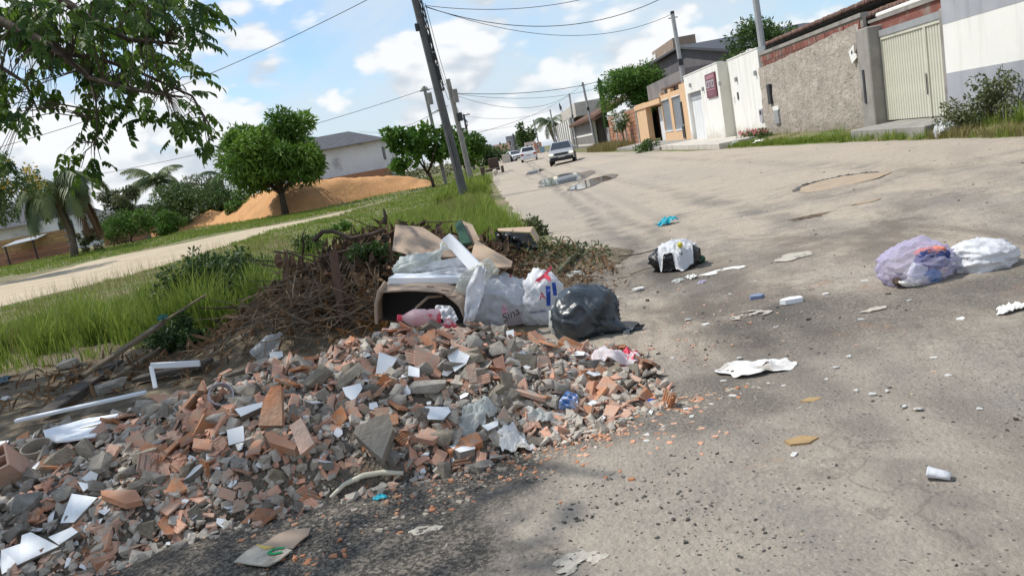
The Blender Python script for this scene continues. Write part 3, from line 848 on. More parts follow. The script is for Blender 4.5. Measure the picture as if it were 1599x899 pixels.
# ---- grey garage house
gg = thing('garage_house', 'dark grey garage front with two white stripes under a red tile roof', 'house', (8.3, 85, .3))
XQ = 8.3
def zz_(px, py): p = atx(px, py, XQ); return p.y, p.z
g0, g1 = 78.5, 103
boxpart('wall', mt_greywall, gg, (XQ, XQ+.3, g0, g1, .0, 3.2), (XQ, XQ+4, g0-.003, g0+.3, .3, 3.2))
boxpart('stripe', mt_white, gg, (XQ-.03, XQ-.003, g0+.02, g1, 1.62, 1.80), (XQ-.03, XQ-.003, g0+.02, g1, .55, .75))
boxpart('post', mt_white, gg, (XQ-.05, XQ+.3, g0-.3, g0-.004, .2, 3.3))
boxpart('opening_shade', mt_dark, gg, (XQ+1, XQ+1.2, 70.2, g0-.4, .3, 3.0), (XQ+.2, XQ+1, 70.2, 70.5, .3, 3.0))  # near-black panels painting the shade inside the garage opening
b = MB(); b.slab([(XQ-.6, 69, 3.0), (XQ+6, 69, 5.6), (XQ+6, 100, 5.6), (XQ-.6, 100, 3.2)], .15); b.build('roof', mt_tile, gg)
b = MB()
for i in range(60): b.tube([(XQ-.75, 69.2+i*.5, 3.12), (XQ+2, 69.2+i*.5, 4.2)], .2, 6)
b.build('tile_rows', mt_tile, gg)
rh = thing('tall_grey_house', 'grey upper storey with a slanted roof behind the striped garage', 'house', (14, 110, 0))
b = MB(); p = atx(898, 178, 13); q = atx(945, 160, 13)
b.slab([(13, q.y, 0), (13, p.y, 0), (13, p.y, p.z), (13, q.y, q.z)], .3); b.build('wall', mt_band, rh)
b = MB(); b.slab([(12.5, q.y-1, q.z+.1), (12.5, p.y+1, p.z+.15), (20, p.y+1, p.z+2.5), (20, q.y-1, q.z+2.5)], .25); b.build('roof', mt_greywall, rh)
# ---- pale fence house with dark windows further on
fh = thing('pale_house', 'pale grey house with narrow dark window openings beyond the garage', 'house', (8.2, 120, 0))
f0, f1 = 104, 138
boxpart('wall', mt_conc, fh, (8.2, 8.5, f0, f1, 0, 4.4))
boxpart('upper_wall', mt_pave, fh, (9.2, 14, f0+1, f1, 4.4, 6.2))
for i in range(7):
    y = f0+2.2+i*4.4
    boxpart('pier', mt_white, fh, (8.05, 8.19, y-.8, y+.8, .0, 4.2))
    boxpart('window', mt_dark, fh, (8.17, 8.197, y+1.2, y+2.6, 1.1, 3.9))
b = MB(); p = atx(879, 182, 9.5)
b.tube([(9.5, p.y, 6.0), (9.5, p.y, 7.2)], .06, 6); dsh = thing('satellite_dish', 'dark satellite dish on the pale house roof', 'satellite dish', (9.5, p.y, 6.2))
b.build('mast', mt_dark, dsh)
b = MB(); vs = [(9.5, p.y, 7.2)]
for i in range(12): vs.append((9.2, p.y+.7*math.cos(i*math.pi/6), 7.3+.7*math.sin(i*math.pi/6)))
b.add(vs, [(0, 1+i, 1+(i+1) % 12) for i in range(12)]); b.add([(v[0]+.05, v[1], v[2]) for v in vs], [(0, 1+(i+1) % 12, 1+i) for i in range(12)]); b.build('dish', mt_dark, dsh)
# ---- far houses round the end of the street
mt_far1 = M('far_salmon', (.50, .27, .18), (.44, .24, .17), sc=.5, bump=0, world_pos=True)
mt_far2 = M('far_pink', (.62, .52, .47), (.55, .47, .43), sc=.5, bump=0, world_pos=True)
mt_far3 = M('far_grey', (.30, .31, .33), (.26, .27, .29), sc=.4, bump=0, world_pos=True)
mt_far4 = M('far_blue', (.25, .40, .52), None, bump=0)
def far_house(name, label, px0, px1, pyt, pyb, y, mat_, cat='house', roof=None, win=2, depth=8, tilt=.18):
    a = aty(px0, pyb, y); c = aty(px1, pyb, y); xa, xc = min(a.x, c.x), max(a.x, c.x)
    zt = aty((px0+px1)/2, pyt, y).z
    h = thing(name, label, cat, ((xa+xc)/2, y, 0))
    boxpart('wall', mat_, h, (xa, xc, y, y+depth, -.5, zt))
    w = (xc-xa)
    for i in range(win):
        x = xa+w*(i+.5)/win
        f_ = boxpart('window', mt_white, h, (x-w*.13, x+w*.13, y-.06, y-.003, zt*.5, zt*.8))
        boxpart('pane', mt_dark, f_, (x-w*.10, x+w*.10, y-.09, y-.062, zt*.53, zt*.77))
    if roof:
        b = MB(); b.add([(xa-.5, y-.5, zt), (xc+.5, y-.5, zt), (xc+.5, y+depth, zt), (xa-.5, y+depth, zt), (xa-.5, y+depth/2, zt+roof[1]), (xc+.5, y+depth/2, zt+roof[1])],
              [(0, 1, 5, 4), (2, 3, 4, 5), (0, 4, 3), (1, 2, 5), (0, 3, 2, 1)]); b.build('roof', roof[0], h)
    return h
far_house('salmon_house', 'small salmon walled house behind the white car', 836, 848, 222, 240, 150, mt_far1, win=1)
far_house('pink_house', 'pale pink low house left of the distant palm', 822, 838, 221, 242, 165, mt_far2, win=2)
far_house('blue_gate', 'bright blue gate at the far end of the right hand row', 845, 852, 229, 243, 142, mt_far4, cat='gate', win=0, depth=.3)
far_house('grey_tower', 'tall plain grey block at the end of the street', 794, 813, 211, 240, 230, mt_far3, win=2)
far_house('grey_block', 'low grey block left of the tall grey one', 762, 778, 227, 246, 240, mt_far3, win=2)
far_house('tiled_far_house', 'distant pink house with a red tile roof in the street end', 777, 797, 234, 248, 220, mt_far2, roof=(mt_tile, 1.8), win=2)
far_house('beige_wall', 'short beige wall end beside the distant white saloon', 785, 798, 241, 254, 110, mt_pave, cat='wall', win=0, depth=20)

# ================================================================ buildings on the left
mt_asb = M('grey_roof_tile', (.085, .085, .095), (.06, .06, .068), sc=1.5, c3=(.13, .13, .14), sc3=3, bump=.4, bs=6, world_pos=True)
mt_mould = M('mouldy_white', (.74, .74, .75), (.64, .64, .65), sc=.5, c3=(.36, .36, .37), sc3=.45, lo3=.56, hi3=.72, bump=.1, bs=20, world_pos=True)
YH = 78
c0 = aty(516, 280, YH); c1 = aty(601, 275, YH)
ztL = aty(516, 232, YH).z; ztR = aty(598, 216, YH).z
zt = (ztL+ztR)/2
mh = thing('mouldy_house', 'white mould stained house with a grey hipped roof behind the sand heap', 'house', ((c0.x+c1.x)/2, YH, 0))
boxpart('wall', mt_mould, mh, (c0.x-6, c1.x, YH, YH+12, -.5, zt))
boxpart('window', mt_dark, mh, (c1.x-.02, c1.x+.04, YH+1.5, YH+3, zt-2, zt-.7))
b = MB(); xa, xc = c0.x-7, c1.x+.6
pkp = aty(540, 206, YH+6)
b.add([(xa, YH-.7, zt-.05), (xc, YH-.7, zt-.05), (xc, YH+12.7, zt-.05), (xa, YH+12.7, zt-.05), (pkp.x-5, YH+6, pkp.z), (pkp.x+.3, YH+6, pkp.z)],
      [(0, 1, 5, 4), (1, 2, 5), (2, 3, 4, 5), (3, 0, 4), (0, 3, 2, 1)]); b.build('roof', mt_asb, mh)
b = MB(); b.bb(c0.x-2.6, c1.x+1, YH-1.6, YH-1.4, -.5, aty(560, 270, YH-1.5).z); o = b.build('low_brick_wall', mt_brick2)
tag(o, 'low red brick wall between sand heap and mouldy white house', 'wall')
p = aty(478, 200, YH+14)
far_house('white_block', 'white roof block just showing over the mango tree', 470, 484, 190, 300, YH+16, mt_white, win=0, depth=4)
# grey roofed bungalow at the far left
YL = 64
c0 = aty(-60, 420, YL); c1 = aty(158, 385, YL)
zw = aty(80, 342, YL).z
lh = thing('grey_roof_bungalow', 'white walled bungalow with a grey roof at the far left', 'house', ((c0.x+c1.x)/2, YL, 0))
boxpart('wall', mt_mould, lh, (c0.x-8, c1.x, YL, YL+10, -.5, zw))
pkp = aty(40, 312, YL+5)
b = MB(); b.add([(c0.x-9, YL-1, zw-.1), (c1.x-4.5, YL-1, zw-.1), (c1.x-4.5, YL+11, zw-.1), (c0.x-9, YL+11, zw-.1), (c0.x-9, YL+5, pkp.z), (c1.x-6, YL+5, pkp.z)],
    [(0, 1, 5, 4), (1, 2, 5), (2, 3, 4, 5), (3, 0, 4), (0, 3, 2, 1)]); b.build('roof', mt_asb, lh)
boxpart('window', mt_dark, lh, (c1.x-3, c1.x-1.8, YL-.05, YL-.003, 1.2, 2.4))
# brick walls beyond the track
def brick_run(name, label, pa, pb, zt, mats, n_rows, bl):
    a = Vector((pa.x, pa.y, 0)); c = Vector((pb.x, pb.y, 0)); d = (c-a); Ln = d.length; d.normalize(); rz = math.atan2(d.y, d.x)
    w = thing(name, label, 'wall', (a+c)/2)
    b = MB(); b.box(((a+c)/2+Vector((0, 0, zt/2-.2)))[:], (Ln, .14, zt+.4), Matrix.Rotation(rz, 3, 'Z')); b.build('bed', mt_mortar, w)
    hgt = zt/n_rows; meshes = []
    for q in mats:
        me = MB().box((0, 0, 0), (bl*.96, .2, hgt*.9)).mesh('brick'); me.materials.append(q); meshes.append(me)
    k = 0
    for r_ in range(n_rows):
        s_ = bl/2-(bl/2 if r_ % 2 else 0)
        while s_ < Ln and k < 299:
            o = bpy.data.objects.new('brick', meshes[1 if (r_ >= n_rows*.5) else 0]); COL.objects.link(o); o.parent = w; k += 1
            o.location = a+d*min(max(s_, bl/2), Ln-bl/2)+Vector((RND.uniform(-.01, .01), RND.uniform(-.01, .01), hgt*(r_+.5)))-w.location
            o.rotation_euler = (0, 0, rz); s_ += bl
    return w
mt_ybrick = M('ochre_brick', (.47, .30, .14), (.40, .25, .12), sc=4, rnd=.15, bump=.2, bs=30)
brick_run('brick_garden_wall', 'orange and ochre brick garden wall at the left edge', aty(-60, 430, 50), aty(113, 392, 53), 1.72, [mt_brick2, mt_ybrick], 8, .75)
brick_run('red_garden_wall', 'red brick wall behind the small round tree beside the track', aty(164, 384, 55), aty(236, 368, 56), 1.45, [mt_brick2, mt_brick2], 6, .7)
aw = thing('metal_awning', 'small grey corrugated awning leaning over the left brick wall', 'awning', aty(30, 380, 49.6))
b = MB(); a = aty(2, 386, 49.6); c = aty(56, 373, 51); b.slab([a, c, c+Vector((0, 1.6, .25)), a+Vector((0, 1.6, .25))], .05); b.build('sheet', mt_galv, aw)
for t in (.1, .9):
    b = MB(); q = a.lerp(c, t); b.tube([q, (q.x, q.y, 0)], .06, 5); b.build('post', mt_dark, aw)
# ================================================================ vegetation
def leafmat(name, c1, c2, tr=.3, rough=.5, spec=.3):
    return M(name, c1, c2, attr='rnd', transl=tr, rough=rough, spec=spec, bump=0)
mt_mango = leafmat('mango_leaf', (.055, .13, .02), (.18, .30, .04))
mt_almond = leafmat('broad_leaf', (.05, .125, .02), (.13, .24, .035))
mt_shade = leafmat('street_tree_leaf', (.03, .075, .015), (.12, .20, .028), .48)
mt_bush = leafmat('bush_leaf', (.04, .085, .022), (.11, .17, .045))
mt_olive = leafmat('dull_leaf', (.065, .085, .035), (.15, .165, .07))
mt_palm = leafmat('palm_leaf', (.05, .085, .03), (.15, .19, .07), .25)
mt_dead = leafmat('dead_leaf', (.13, .075, .04), (.30, .19, .11), .15, .8, .1)
mt_yellow = leafmat('yellow_blossom', (.42, .28, .03), (.55, .40, .06), .3)
mt_grass = leafmat('grass_blade', (.09, .165, .024), (.31, .37, .07), .35, .6, .2)
mt_dry = leafmat('dry_grass', (.20, .17, .07), (.34, .29, .14), .3, .8, .1)
mt_bark = M('bark', (.10, .075, .055), (.055, .042, .032), sc=8, bump=.6, bs=22, stretch=(1, 1, .25))
mt_palebark = M('grey_bark', (.23, .19, .15), (.13, .11, .09), sc=7, bump=.5, bs=20, stretch=(1, 1, .3))

def leaf_cloud(C, Rr, n, ln, wd, up=.4, droop=.0, seed=0, shell=.55, flat=1.0):
    """n small folded leaves per clump; C clump centres (k,3), Rr radii -> V, F, rnd"""
    r = np.random.RandomState(seed); C = np.asarray(C, float); Rr = np.asarray(Rr, float)
    k = len(C); idx = np.repeat(np.arange(k), n); N = len(idx)
    d = r.normal(size=(N, 3)); d /= np.linalg.norm(d, axis=1)[:, None]
    rr = shell+(1-shell)*r.rand(N)
    rr = np.where(r.rand(N) < .25, r.rand(N), rr)
    P = C[idx]+d*(Rr[idx]*rr)[:, None]*np.array([1, 1, flat])
    ax = d*.9+r.normal(size=(N, 3))*.7; ax[:, 2] -= droop; ax /= np.linalg.norm(ax, axis=1)[:, None]
    nn = d*.7+r.normal(size=(N, 3))*.55; nn[:, 2] += up
    sd = np.cross(ax, nn); sd /= (np.linalg.norm(sd, axis=1)[:, None]+1e-9)
    nn = np.cross(sd, ax)
    s = (.7+.6*r.rand(N))[:, None]
    a = ax*ln*s; w = sd*wd*s*.5; f = nn*wd*s*.18
    V = np.stack([P, P+a*.45+w+f, P+a-nn*ln*s*.12, P+a*.45-w+f], 1).reshape(-1, 3)
    b = np.arange(N)[:, None]*4
    F = np.concatenate([b+np.array([[0, 1, 2]]), b+np.array([[0, 2, 3]])], 0)
    cr = r.rand(k); att = np.repeat(np.clip(.45*r.rand(N)+.70*cr[idx]-.08, 0, 1), 4)
    return V, F, att
def cloud_obj(name, data, mat_, parent=None, off=None):
    V, F, a = data
    if parent is not None: off = OFF[parent.name]
    else:
        off = Vector(((V[:, 0].min()+V[:, 0].max())/2, (V[:, 1].min()+V[:, 1].max())/2, V[:, 2].min()))
    me = npmesh(name, V-np.array(off), F, a)
    o = link(name, me, mat_, parent, (0, 0, 0) if parent is not None else off); OFF[o.name] = off
    return o
def clumps_on(center, radii, k, seed, low=-.5, jit=.12):
    r = np.random.RandomState(seed); out_ = []
    while len(out_) < k:
        d = r.normal(size=3); d /= np.linalg.norm(d)
        if d[2] < low: continue
        q = .72+.28*r.rand() if r.rand() < .75 else r.rand()*.7
        out_.append(np.array(center)+d*np.array(radii)*q*(1+jit*r.normal()))
    return np.array(out_)
def tree(name, label, base, center, radii, k, cr, n, ln, wd, mat_, cat='tree', group=None, trunk_r=.2, forks=4, seed=0, bark=None, droop=.2, low=-.5, up=.4, flat=.85, shell=.5, lean=None, crown='crown'):
    base = Vector(base); t = thing(name, label, cat, base, group)
    C = clumps_on(center, radii, k, seed, low)
    r = random.Random(seed)
    if trunk_r:
        b = MB(); fork = base.lerp(Vector(center), .38)+Vector((r.uniform(-.1, .1), 0, 0))
        b.tube([base-Vector((0, 0, .2)), base.lerp(fork, .5)+Vector((r.uniform(-.08, .08), 0, 0)), fork], [trunk_r*1.25, trunk_r, trunk_r*.85], 8)
        tr = b.build('trunk', bark or mt_bark, t, smooth=True)
        b = MB()
        for i in range(forks):
            e = Vector(C[r.randrange(len(C))]); mid = fork.lerp(e, .5)+Vector((r.uniform(-.3, .3), r.uniform(-.3, .3), r.uniform(-.1, .3)))*.4
            b.tube([fork-Vector((0, 0, .1)), mid, e], [trunk_r*.6, trunk_r*.4, trunk_r*.12], 6)
        b.build('limb', bark or mt_bark, t, smooth=True)
    cloud_obj(crown, leaf_cloud(C, np.full(k, cr)*(0.75+.5*np.random.RandomState(seed+1).rand(k)), n, ln, wd, up, droop, seed+2, shell, flat), mat_, t)
    return t

# ---- the big mango tree beside the sand heap
YM = 52
mb = aty(446, 336, YM); mb.z = 0
S_ = YM/FPX
mc = aty(431, 243, YM)
tree('mango_tree', 'big round mango tree standing in front of the sand heap', mb, (mc.x, YM, mc.z), (2.85, 2.7, 2.3), 78, .88, 300, .40, .13, mt_mango, trunk_r=.22, forks=8, seed=3, droop=.35, low=-.75)
# ---- the almond tree by the utility poles
YA = 55
ab = aty(678, 292, YA); ab.z = 0
ac = aty(655, 232, YA)
tree('almond_tree', 'broad leaved young tree with tiered branches left of the leaning pole', ab, (ac.x-.1, YA, ac.z+.1), (2.45, 1.9, 1.7), 30, .46, 95, .36, .24, mt_almond, trunk_r=.11, forks=6, seed=8, droop=.0, low=-.8)
ac2 = aty(722, 232, 62)
tree('almond_tree', 'small broad leaved tree right of the leaning pole foot', (ac2.x, 62, 0), (ac2.x, 62, ac2.z), (1.5, 1.3, 1.3), 16, .55, 90, .36, .24, mt_almond, trunk_r=.08, forks=4, seed=18, droop=.0, low=-.8)
# ---- right hand trees
rc = aty(990, 140, 62)
tree('garden_tree', 'bushy bright green tree leaning over the raw brick wall', (rc.x, 62, .4), (rc.x, 62, rc.z), (2.7, 2.4, 1.75), 55, .75, 230, .26, .10, mt_almond, trunk_r=.14, seed=21, droop=.2, low=-.9)
rc = aty(1178, 66, 44)
tree('garden_tree', 'dark green tree top showing above the white house', (rc.x, 44, .4), (rc.x, 44, rc.z-.3), (2.3, 2.0, 1.25), 34, .55, 170, .22, .08, mt_bush, trunk_r=.12, seed=22, low=-.9)
rc = aty(820, 213, 170)
tree('far_tree', 'round green tree beside the distant palm at the street end', (rc.x, 170, 0), (rc.x, 170, rc.z), (2.0, 1.8, 2.6), 20, .9, 80, .7, .35, mt_bush, trunk_r=.15, seed=23, low=-.9)
rc = aty(766, 262, 120)
tree('far_tree', 'low dark bushes where the left verge meets the far houses', (rc.x, 120, 0), (rc.x-1, 120, 1.4), (3.6, 2, 1.6), 22, .9, 70, .6, .3, mt_bush, trunk_r=0, seed=24, low=-.9, cat='bushes')
rc = aty(938, 140, 66)
b = MB(); b.tube([(rc.x, 66, 2), (rc.x, 66, rc.z+.6), (rc.x-.05, 66, rc.z+1.0)], [.22, .2, .02], 7)
tag(b.build('cypress_spire', mt_bush), 'thin dark pointed spire above the bushy green tree', 'spire')

# ---- palms
def palm(name, label, base, top, n, fl, fw, seed, mats=None, dead=3, thick=.2, droop=1., kl=46):
    t = thing(name, label, 'palm tree', base); base = Vector(base); top = Vector(top); r = random.Random(seed)
    b = MB(); pts = [base-Vector((0, 0, .2))]
    for i in range(1, 7):
        q = base.lerp(top, i/6); q.x += .15*math.sin(i); pts.append(q)
    b.tube(pts, [thick*1.3]+[thick]*4+[thick*1.15, thick*1.3], 8); b.build('trunk', mt_palebark, t, smooth=True)
    for i in range(n):
        az = 2*math.pi*i/n+r.uniform(-.25, .25); isd = i < dead
        el = r.uniform(-.5, .0) if isd else r.uniform(.05, 1.25)
        L_ = fl*r.uniform(.8, 1.1); hd = Vector((math.cos(az), math.sin(az), 0)); p = top.copy(); rac = []; e = el
        for k in range(12):
            rac.append(p.copy()); p = p+(hd*math.cos(e)+Vector((0, 0, 1))*math.sin(e))*L_/11; e -= .19*droop*r.uniform(.7, 1.2)
            e = max(e, -1.45)
        Vv, Ff = [], []; sd = Vector((0, 0, 1)).cross(hd); sd.normalize()
        for k in range(kl):
            u = .10+.9*k/(kl-1); f_ = u*11; i0 = min(int(f_), 10); q = rac[i0].lerp(rac[i0+1], f_-i0); tan = (rac[i0+1]-rac[i0]).normalized()
            ll = fw*math.sin(math.pi*min(1, .12+u*.82))**.7*r.uniform(.8, 1.1)
            for sg_ in (-1, 1):
                dirv_ = (sd*sg_*.75+tan*.6+Vector((0, 0, -.45-.3*r.random()))).normalized(); w = tan*fl*.011
                bI = len(Vv); m_ = q+dirv_*ll*.55; tp = q+dirv_*ll+Vector((0, 0, -ll*.22))
                Vv += [q-w, q+w, m_+w*.9, m_-w*.9, tp]
                Ff += [(bI, bI+1, bI+2), (bI, bI+2, bI+3), (bI+3, bI+2, bI+4)]
        for k in range(11):
            bI = len(Vv); w = sd*fl*.012*(1-k/14); Vv += [rac[k]-w, rac[k]+w, rac[k+1]+w, rac[k+1]-w]; Ff += [(bI, bI+1, bI+2), (bI, bI+2, bI+3)]
        c = r.random()
        cloud_obj('frond', (np.array([tuple(v) for v in Vv]), np.array(Ff), np.clip(c+NP.rand(len(Vv))*.4-.2, 0, 1)), mt_dead if isd else mt_palm, t)
    return t
YP = 46
pb = aty(112, 385, YP); pb.z = 0
palm('coconut_palm', 'big drooping coconut palm in front of the grey roofed bungalow', pb, aty(90, 292, YP), 26, 3.7, 1.15, 4, dead=5, thick=.2, droop=1.2, kl=64)
pt = aty(246, 285, 75)
palm('coconut_palm', 'smaller coconut palm rising behind the bushes left of the mango tree', (pt.x+.8, 75, 0), pt, 18, 3.5, 1.0, 9, dead=1, thick=.16, droop=.9)
pt = aty(858, 193, 135)
palm('street_palm', 'short palm on the distant right side of the street', (pt.x+.6, 135, 0), pt, 18, 4.0, 1.1, 12, dead=2, thick=.3, droop=1.0, kl=26)
pt = aty(346, 275, 70)
palm('coconut_palm', 'pale fronds of a palm half hidden behind the mango tree', (pt.x, 70, 0), pt, 9, 2.6, .7, 15, dead=2, thick=.15, droop=1.)
# banana plant
pt = aty(310, 305, 68)
bt = thing('banana_plant', 'banana plant with upright torn leaves left of the mango tree', 'banana plant', (pt.x, 68, 0))
for i in range(9):
    az = i*2.4; el = .75+.3*RND.random(); L_ = 2.6; p = Vector((pt.x, 68, pt.z-.9)); hd = Vector((math.cos(az), math.sin(az), 0)); Vv = []; Ff = []; sd = hd.cross(Vector((0, 0, 1)))
    for k in range(9):
        w = .38*math.sin(math.pi*min(1, (k+.6)/9.))**.6
        Vv += [p-sd*w+Vector((0, 0, .12)), p, p+sd*w+Vector((0, 0, .12))]
        p = p+(hd*math.cos(el)+Vector((0, 0, 1))*math.sin(el))*L_/8; el -= .17
    for k in range(8):
        for q in (0, 1):
            a_ = k*3+q; Ff += [(a_, a_+1, a_+4), (a_, a_+4, a_+3)]
    cloud_obj('leaf', (np.array([tuple(v) for v in Vv]), np.array(Ff), np.full(len(Vv), .5+.4*RND.random())), mt_almond, bt)
b = MB(); b.tube([(pt.x, 68, -.2), (pt.x, 68, pt.z-.8)], [.2, .12], 7); b.build('stem', mt_palm, bt)
# yellow flowering tree at the left edge
YF = 30
fc = aty(2, 292, YF)
ft = tree('flowering_tree', 'dark tree with yellow blossom at the left edge', (fc.x-2.2, YF, 0), (fc.x-.7, YF, fc.z), (2.0, 1.6, 1.25), 46, .5, 200, .16, .07, mt_bush, trunk_r=.13, seed=31, low=-.9)
C = clumps_on((fc.x-.5, YF-.2, fc.z+.1), (2.0, 1.6, 1.2), 34, 77, -.3)
cloud_obj('blossom', leaf_cloud(C, np.full(len(C), .26), 26, .09, .08, .5, 0, 5), mt_yellow, ft)
# bushes and small trees beyond the track
def bush(name, label, px, py, y, rx, rz, k, n, ln, mat_, seed, cat='bush', trunk=0., group=None):
    c = aty(px, py, y)
    return tree(name, label, (c.x, y, 0), (c.x, y, max(c.z, rz*.5)), (rx, rx*.7, rz), k, max(rx, rz)*.3, n, ln, ln*.4, mat_, cat, group, trunk_r=trunk, seed=seed, low=-.95, forks=5)
bush('small_tree', 'round topped olive green tree left of the small palm', 190, 322, 57, 1.75, 1.6, 30, 200, .22, mt_olive, 41, 'tree', .1)
bush('small_tree', 'small bright green tree on thin stems beside the track', 200, 352, 52, 1.75, .85, 26, 170, .18, mt_almond, 42, 'tree', .06)
bush('shrub', 'dense dark shrub behind the small tree beside the track', 275, 325, 62, 2.8, 1.6, 34, 190, .26, mt_bush, 43)
bush('shrub', 'low leafy shrub touching the left end of the sand heap', 262, 350, 56, 1.3, .8, 18, 150, .2, mt_almond, 44)
bush('shrub', 'wide shrub mass behind the left end of the sand heap', 345, 318, 66, 2.9, 1.5, 34, 170, .28, mt_bush, 45)
bush('shrub', 'bright shrub under the left side of the mango crown', 375, 318, 60, 1.3, .9, 16, 150, .22, mt_almond, 46)
bush('shrub', 'dry olive shrub around the palm trunk', 140, 372, 49, .8, .8, 12, 140, .18, mt_olive, 47)
bush('shrub', 'brownish shrub behind the bushes near the banana plant', 300, 298, 72, 2.6, 1.2, 22, 150, .28, mt_olive, 48)
bush('shrub', 'brown scrub on the sand behind the almond tree', 650, 272, 74, 3.0, .5, 18, 90, .25, mt_olive, 49)
# sand heap
mt_sand = M('orange_sand', (.58, .31, .13), (.50, .26, .11), sc=1.5, c3=(.40, .225, .095), sc3=.6, lo3=.52, hi3=.7, bump=.6, bs=5, world_pos=True, bdist=.08)
tops = [(232, 352), (285, 349), (330, 330), (350, 333), (390, 308), (420, 297), (440, 292), (490, 283), (540, 279), (590, 277), (640, 276), (670, 283), (700, 292)]
n = 90; vs = []; m_ = 11
for i in range(n):
    t = i/(n-1)*(len(tops)-1); k = min(int(t), len(tops)-2); px = tops[k][0]+(tops[k+1][0]-tops[k][0])*(t-k); py = tops[k][1]+(tops[k+1][1]-tops[k][1])*(t-k)
    y = 60+4*math.sin(i*.1); tp = aty(px, py, y); zt = max(tp.z, .05)+.18*sm(250, 330, px)*sm(700, 600, px)+.12*noise.noise(Vector((i*.22, 0, 1)))
    for j in range(m_):
        u = j/(m_-1)*2-1; pr = max(0, 1-abs(u)**1.35)
        vs.append((tp.x+.25*noise.noise(Vector((i*.15, j*.7, 4))), y+u*4.2, -.08+zt*pr+(.16*noise.noise(Vector((i*.28, j*.6, 0)))+.07*noise.noise(Vector((i*.8, j*1.4, 2))))*pr))
b = MB(); b.add(vs, [tuple(int(q) for q in f) for f in grid_faces(n, m_)])
tag(b.build('sand_heap', mt_sand, smooth=True), 'long heap of orange sand dumped behind the mango tree', 'sand heap')

# ---- the tree overhead on the left; its boughs hang into the picture and shade the rubble
ot = thing('overhanging_tree', 'tree overhanging from the left with drooping compound leaves', 'tree', (-8.6, 8.6, 0))
mbk = MB(); top = Vector((-7.9, 8.3, 3.6))
mbk.tube([(-8.6, 8.6, -.2), (-8.4, 8.5, 1.4), (-8.1, 8.35, 2.7), top], [.30, .24, .22, .19], 10); mbk.build('trunk', mt_bark, ot, smooth=True)
boughs = []
def bough(pts, r0, r1):
    pts = [Vector(p) for p in pts]; boughs.append(pts)
    n_ = len(pts); b = MB(); b.tube(pts, [r0+(r1-r0)*i/(n_-1) for i in range(n_)], 7); b.build('bough', mt_bark, ot, smooth=True)
bough([top, aty(-160, -10, 7.9), aty(0, 33, 7.7), aty(60, 62, 7.6), aty(95, 84, 7.5), aty(140, 122, 7.3), aty(205, 140, 7.1), aty(285, 152, 7.0)], .065, .010)
bough([aty(95, 84, 7.5), aty(150, 90, 7.7), aty(215, 112, 7.8), aty(300, 150, 7.8), aty(330, 200, 7.7)], .025, .008)
bough([top, aty(-100, -80, 8.2), aty(60, -25, 8.0), aty(140, 30, 7.9), aty(200, 62, 7.8), aty(290, 70, 7.7)], .08, .01)
bough([top, aty(-150, 60, 8.6), aty(-20, 92, 8.6), aty(40, 130, 8.6), aty(60, 175, 8.5)], .05, .008)
bough([aty(140, 122, 7.3), aty(150, 160, 7.25), aty(152, 200, 7.2), aty(148, 235, 7.2)], .012, .005)
bough([top, (-7.4, 7.2, 6.0), (-6.4, 5.8, 7.8), (-5.2, 4.6, 8.6)], .14, .02)
bough([top, (-8.2, 6.8, 5.8), (-8, 5.0, 7.6), (-7.2, 3.4, 8.4)], .13, .02)
bough([top, (-8.2, 8.5, 6.2), (-8.4, 8, 8.2), (-8.2, 7.4, 10.0)], .13, .02)
def compound(seed):
    r = random.Random(seed); Vv, Ff = [], []
    n_ = r.choice([3, 4, 4, 5]); L_ = .26+.05*r.random(); pr = []
    for i in range(7):
        u = i/6; pr.append(Vector((u*L_, 0, -.25*L_*u*u)))
    for i in range(6):
        b_ = len(Vv); w = Vector((0, .0022, 0)); Vv += [pr[i]-w, pr[i]+w, pr[i+1]+w, pr[i+1]-w]; Ff += [(b_, b_+1, b_+2), (b_, b_+2, b_+3)]
    def lf(p, d, ln, wd):
        d = d.normalized(); s = d.cross(Vector((0, 0, 1))).normalized(); up = s.cross(d)
        b_ = len(Vv); q = d*ln
        Vv.extend([p, p+q*.3+s*wd*.5+up*.008, p+q*.62+s*wd*.42+up*.004, p+q-up*.02, p+q*.62-s*wd*.42+up*.004, p+q*.3-s*wd*.5+up*.008, p+q*.45-up*.006])
        for a_ in range(6): Ff.append((b_+6, b_+a_, b_+(a_+1) % 6))
    for i in range(n_):
        u = .3+.7*i/n_; f_ = u*6; i0 = min(int(f_), 5); p = pr[i0].lerp(pr[i0+1], f_-i0)
        for s in (-1, 1):
            lf(p, Vector((.45+.2*r.random(), s*(.8+.2*r.random()), -.55-.35*r.random())), .105*r.uniform(.8, 1.2), .062*r.uniform(.8, 1.15))
    lf(pr[6], Vector((1, r.uniform(-.2, .2), -.7)), .12, .065)
    return np.array([tuple(v) for v in Vv]), np.array(Ff)
CV = [compound(i) for i in range(7)]
cmesh = []
for q, (Vv, Ff) in enumerate(CV):
    me = npmesh('leaf', Vv, Ff, np.full(len(Vv), (q+.5)/7)); me.materials.append(mt_shade); cmesh.append(me)
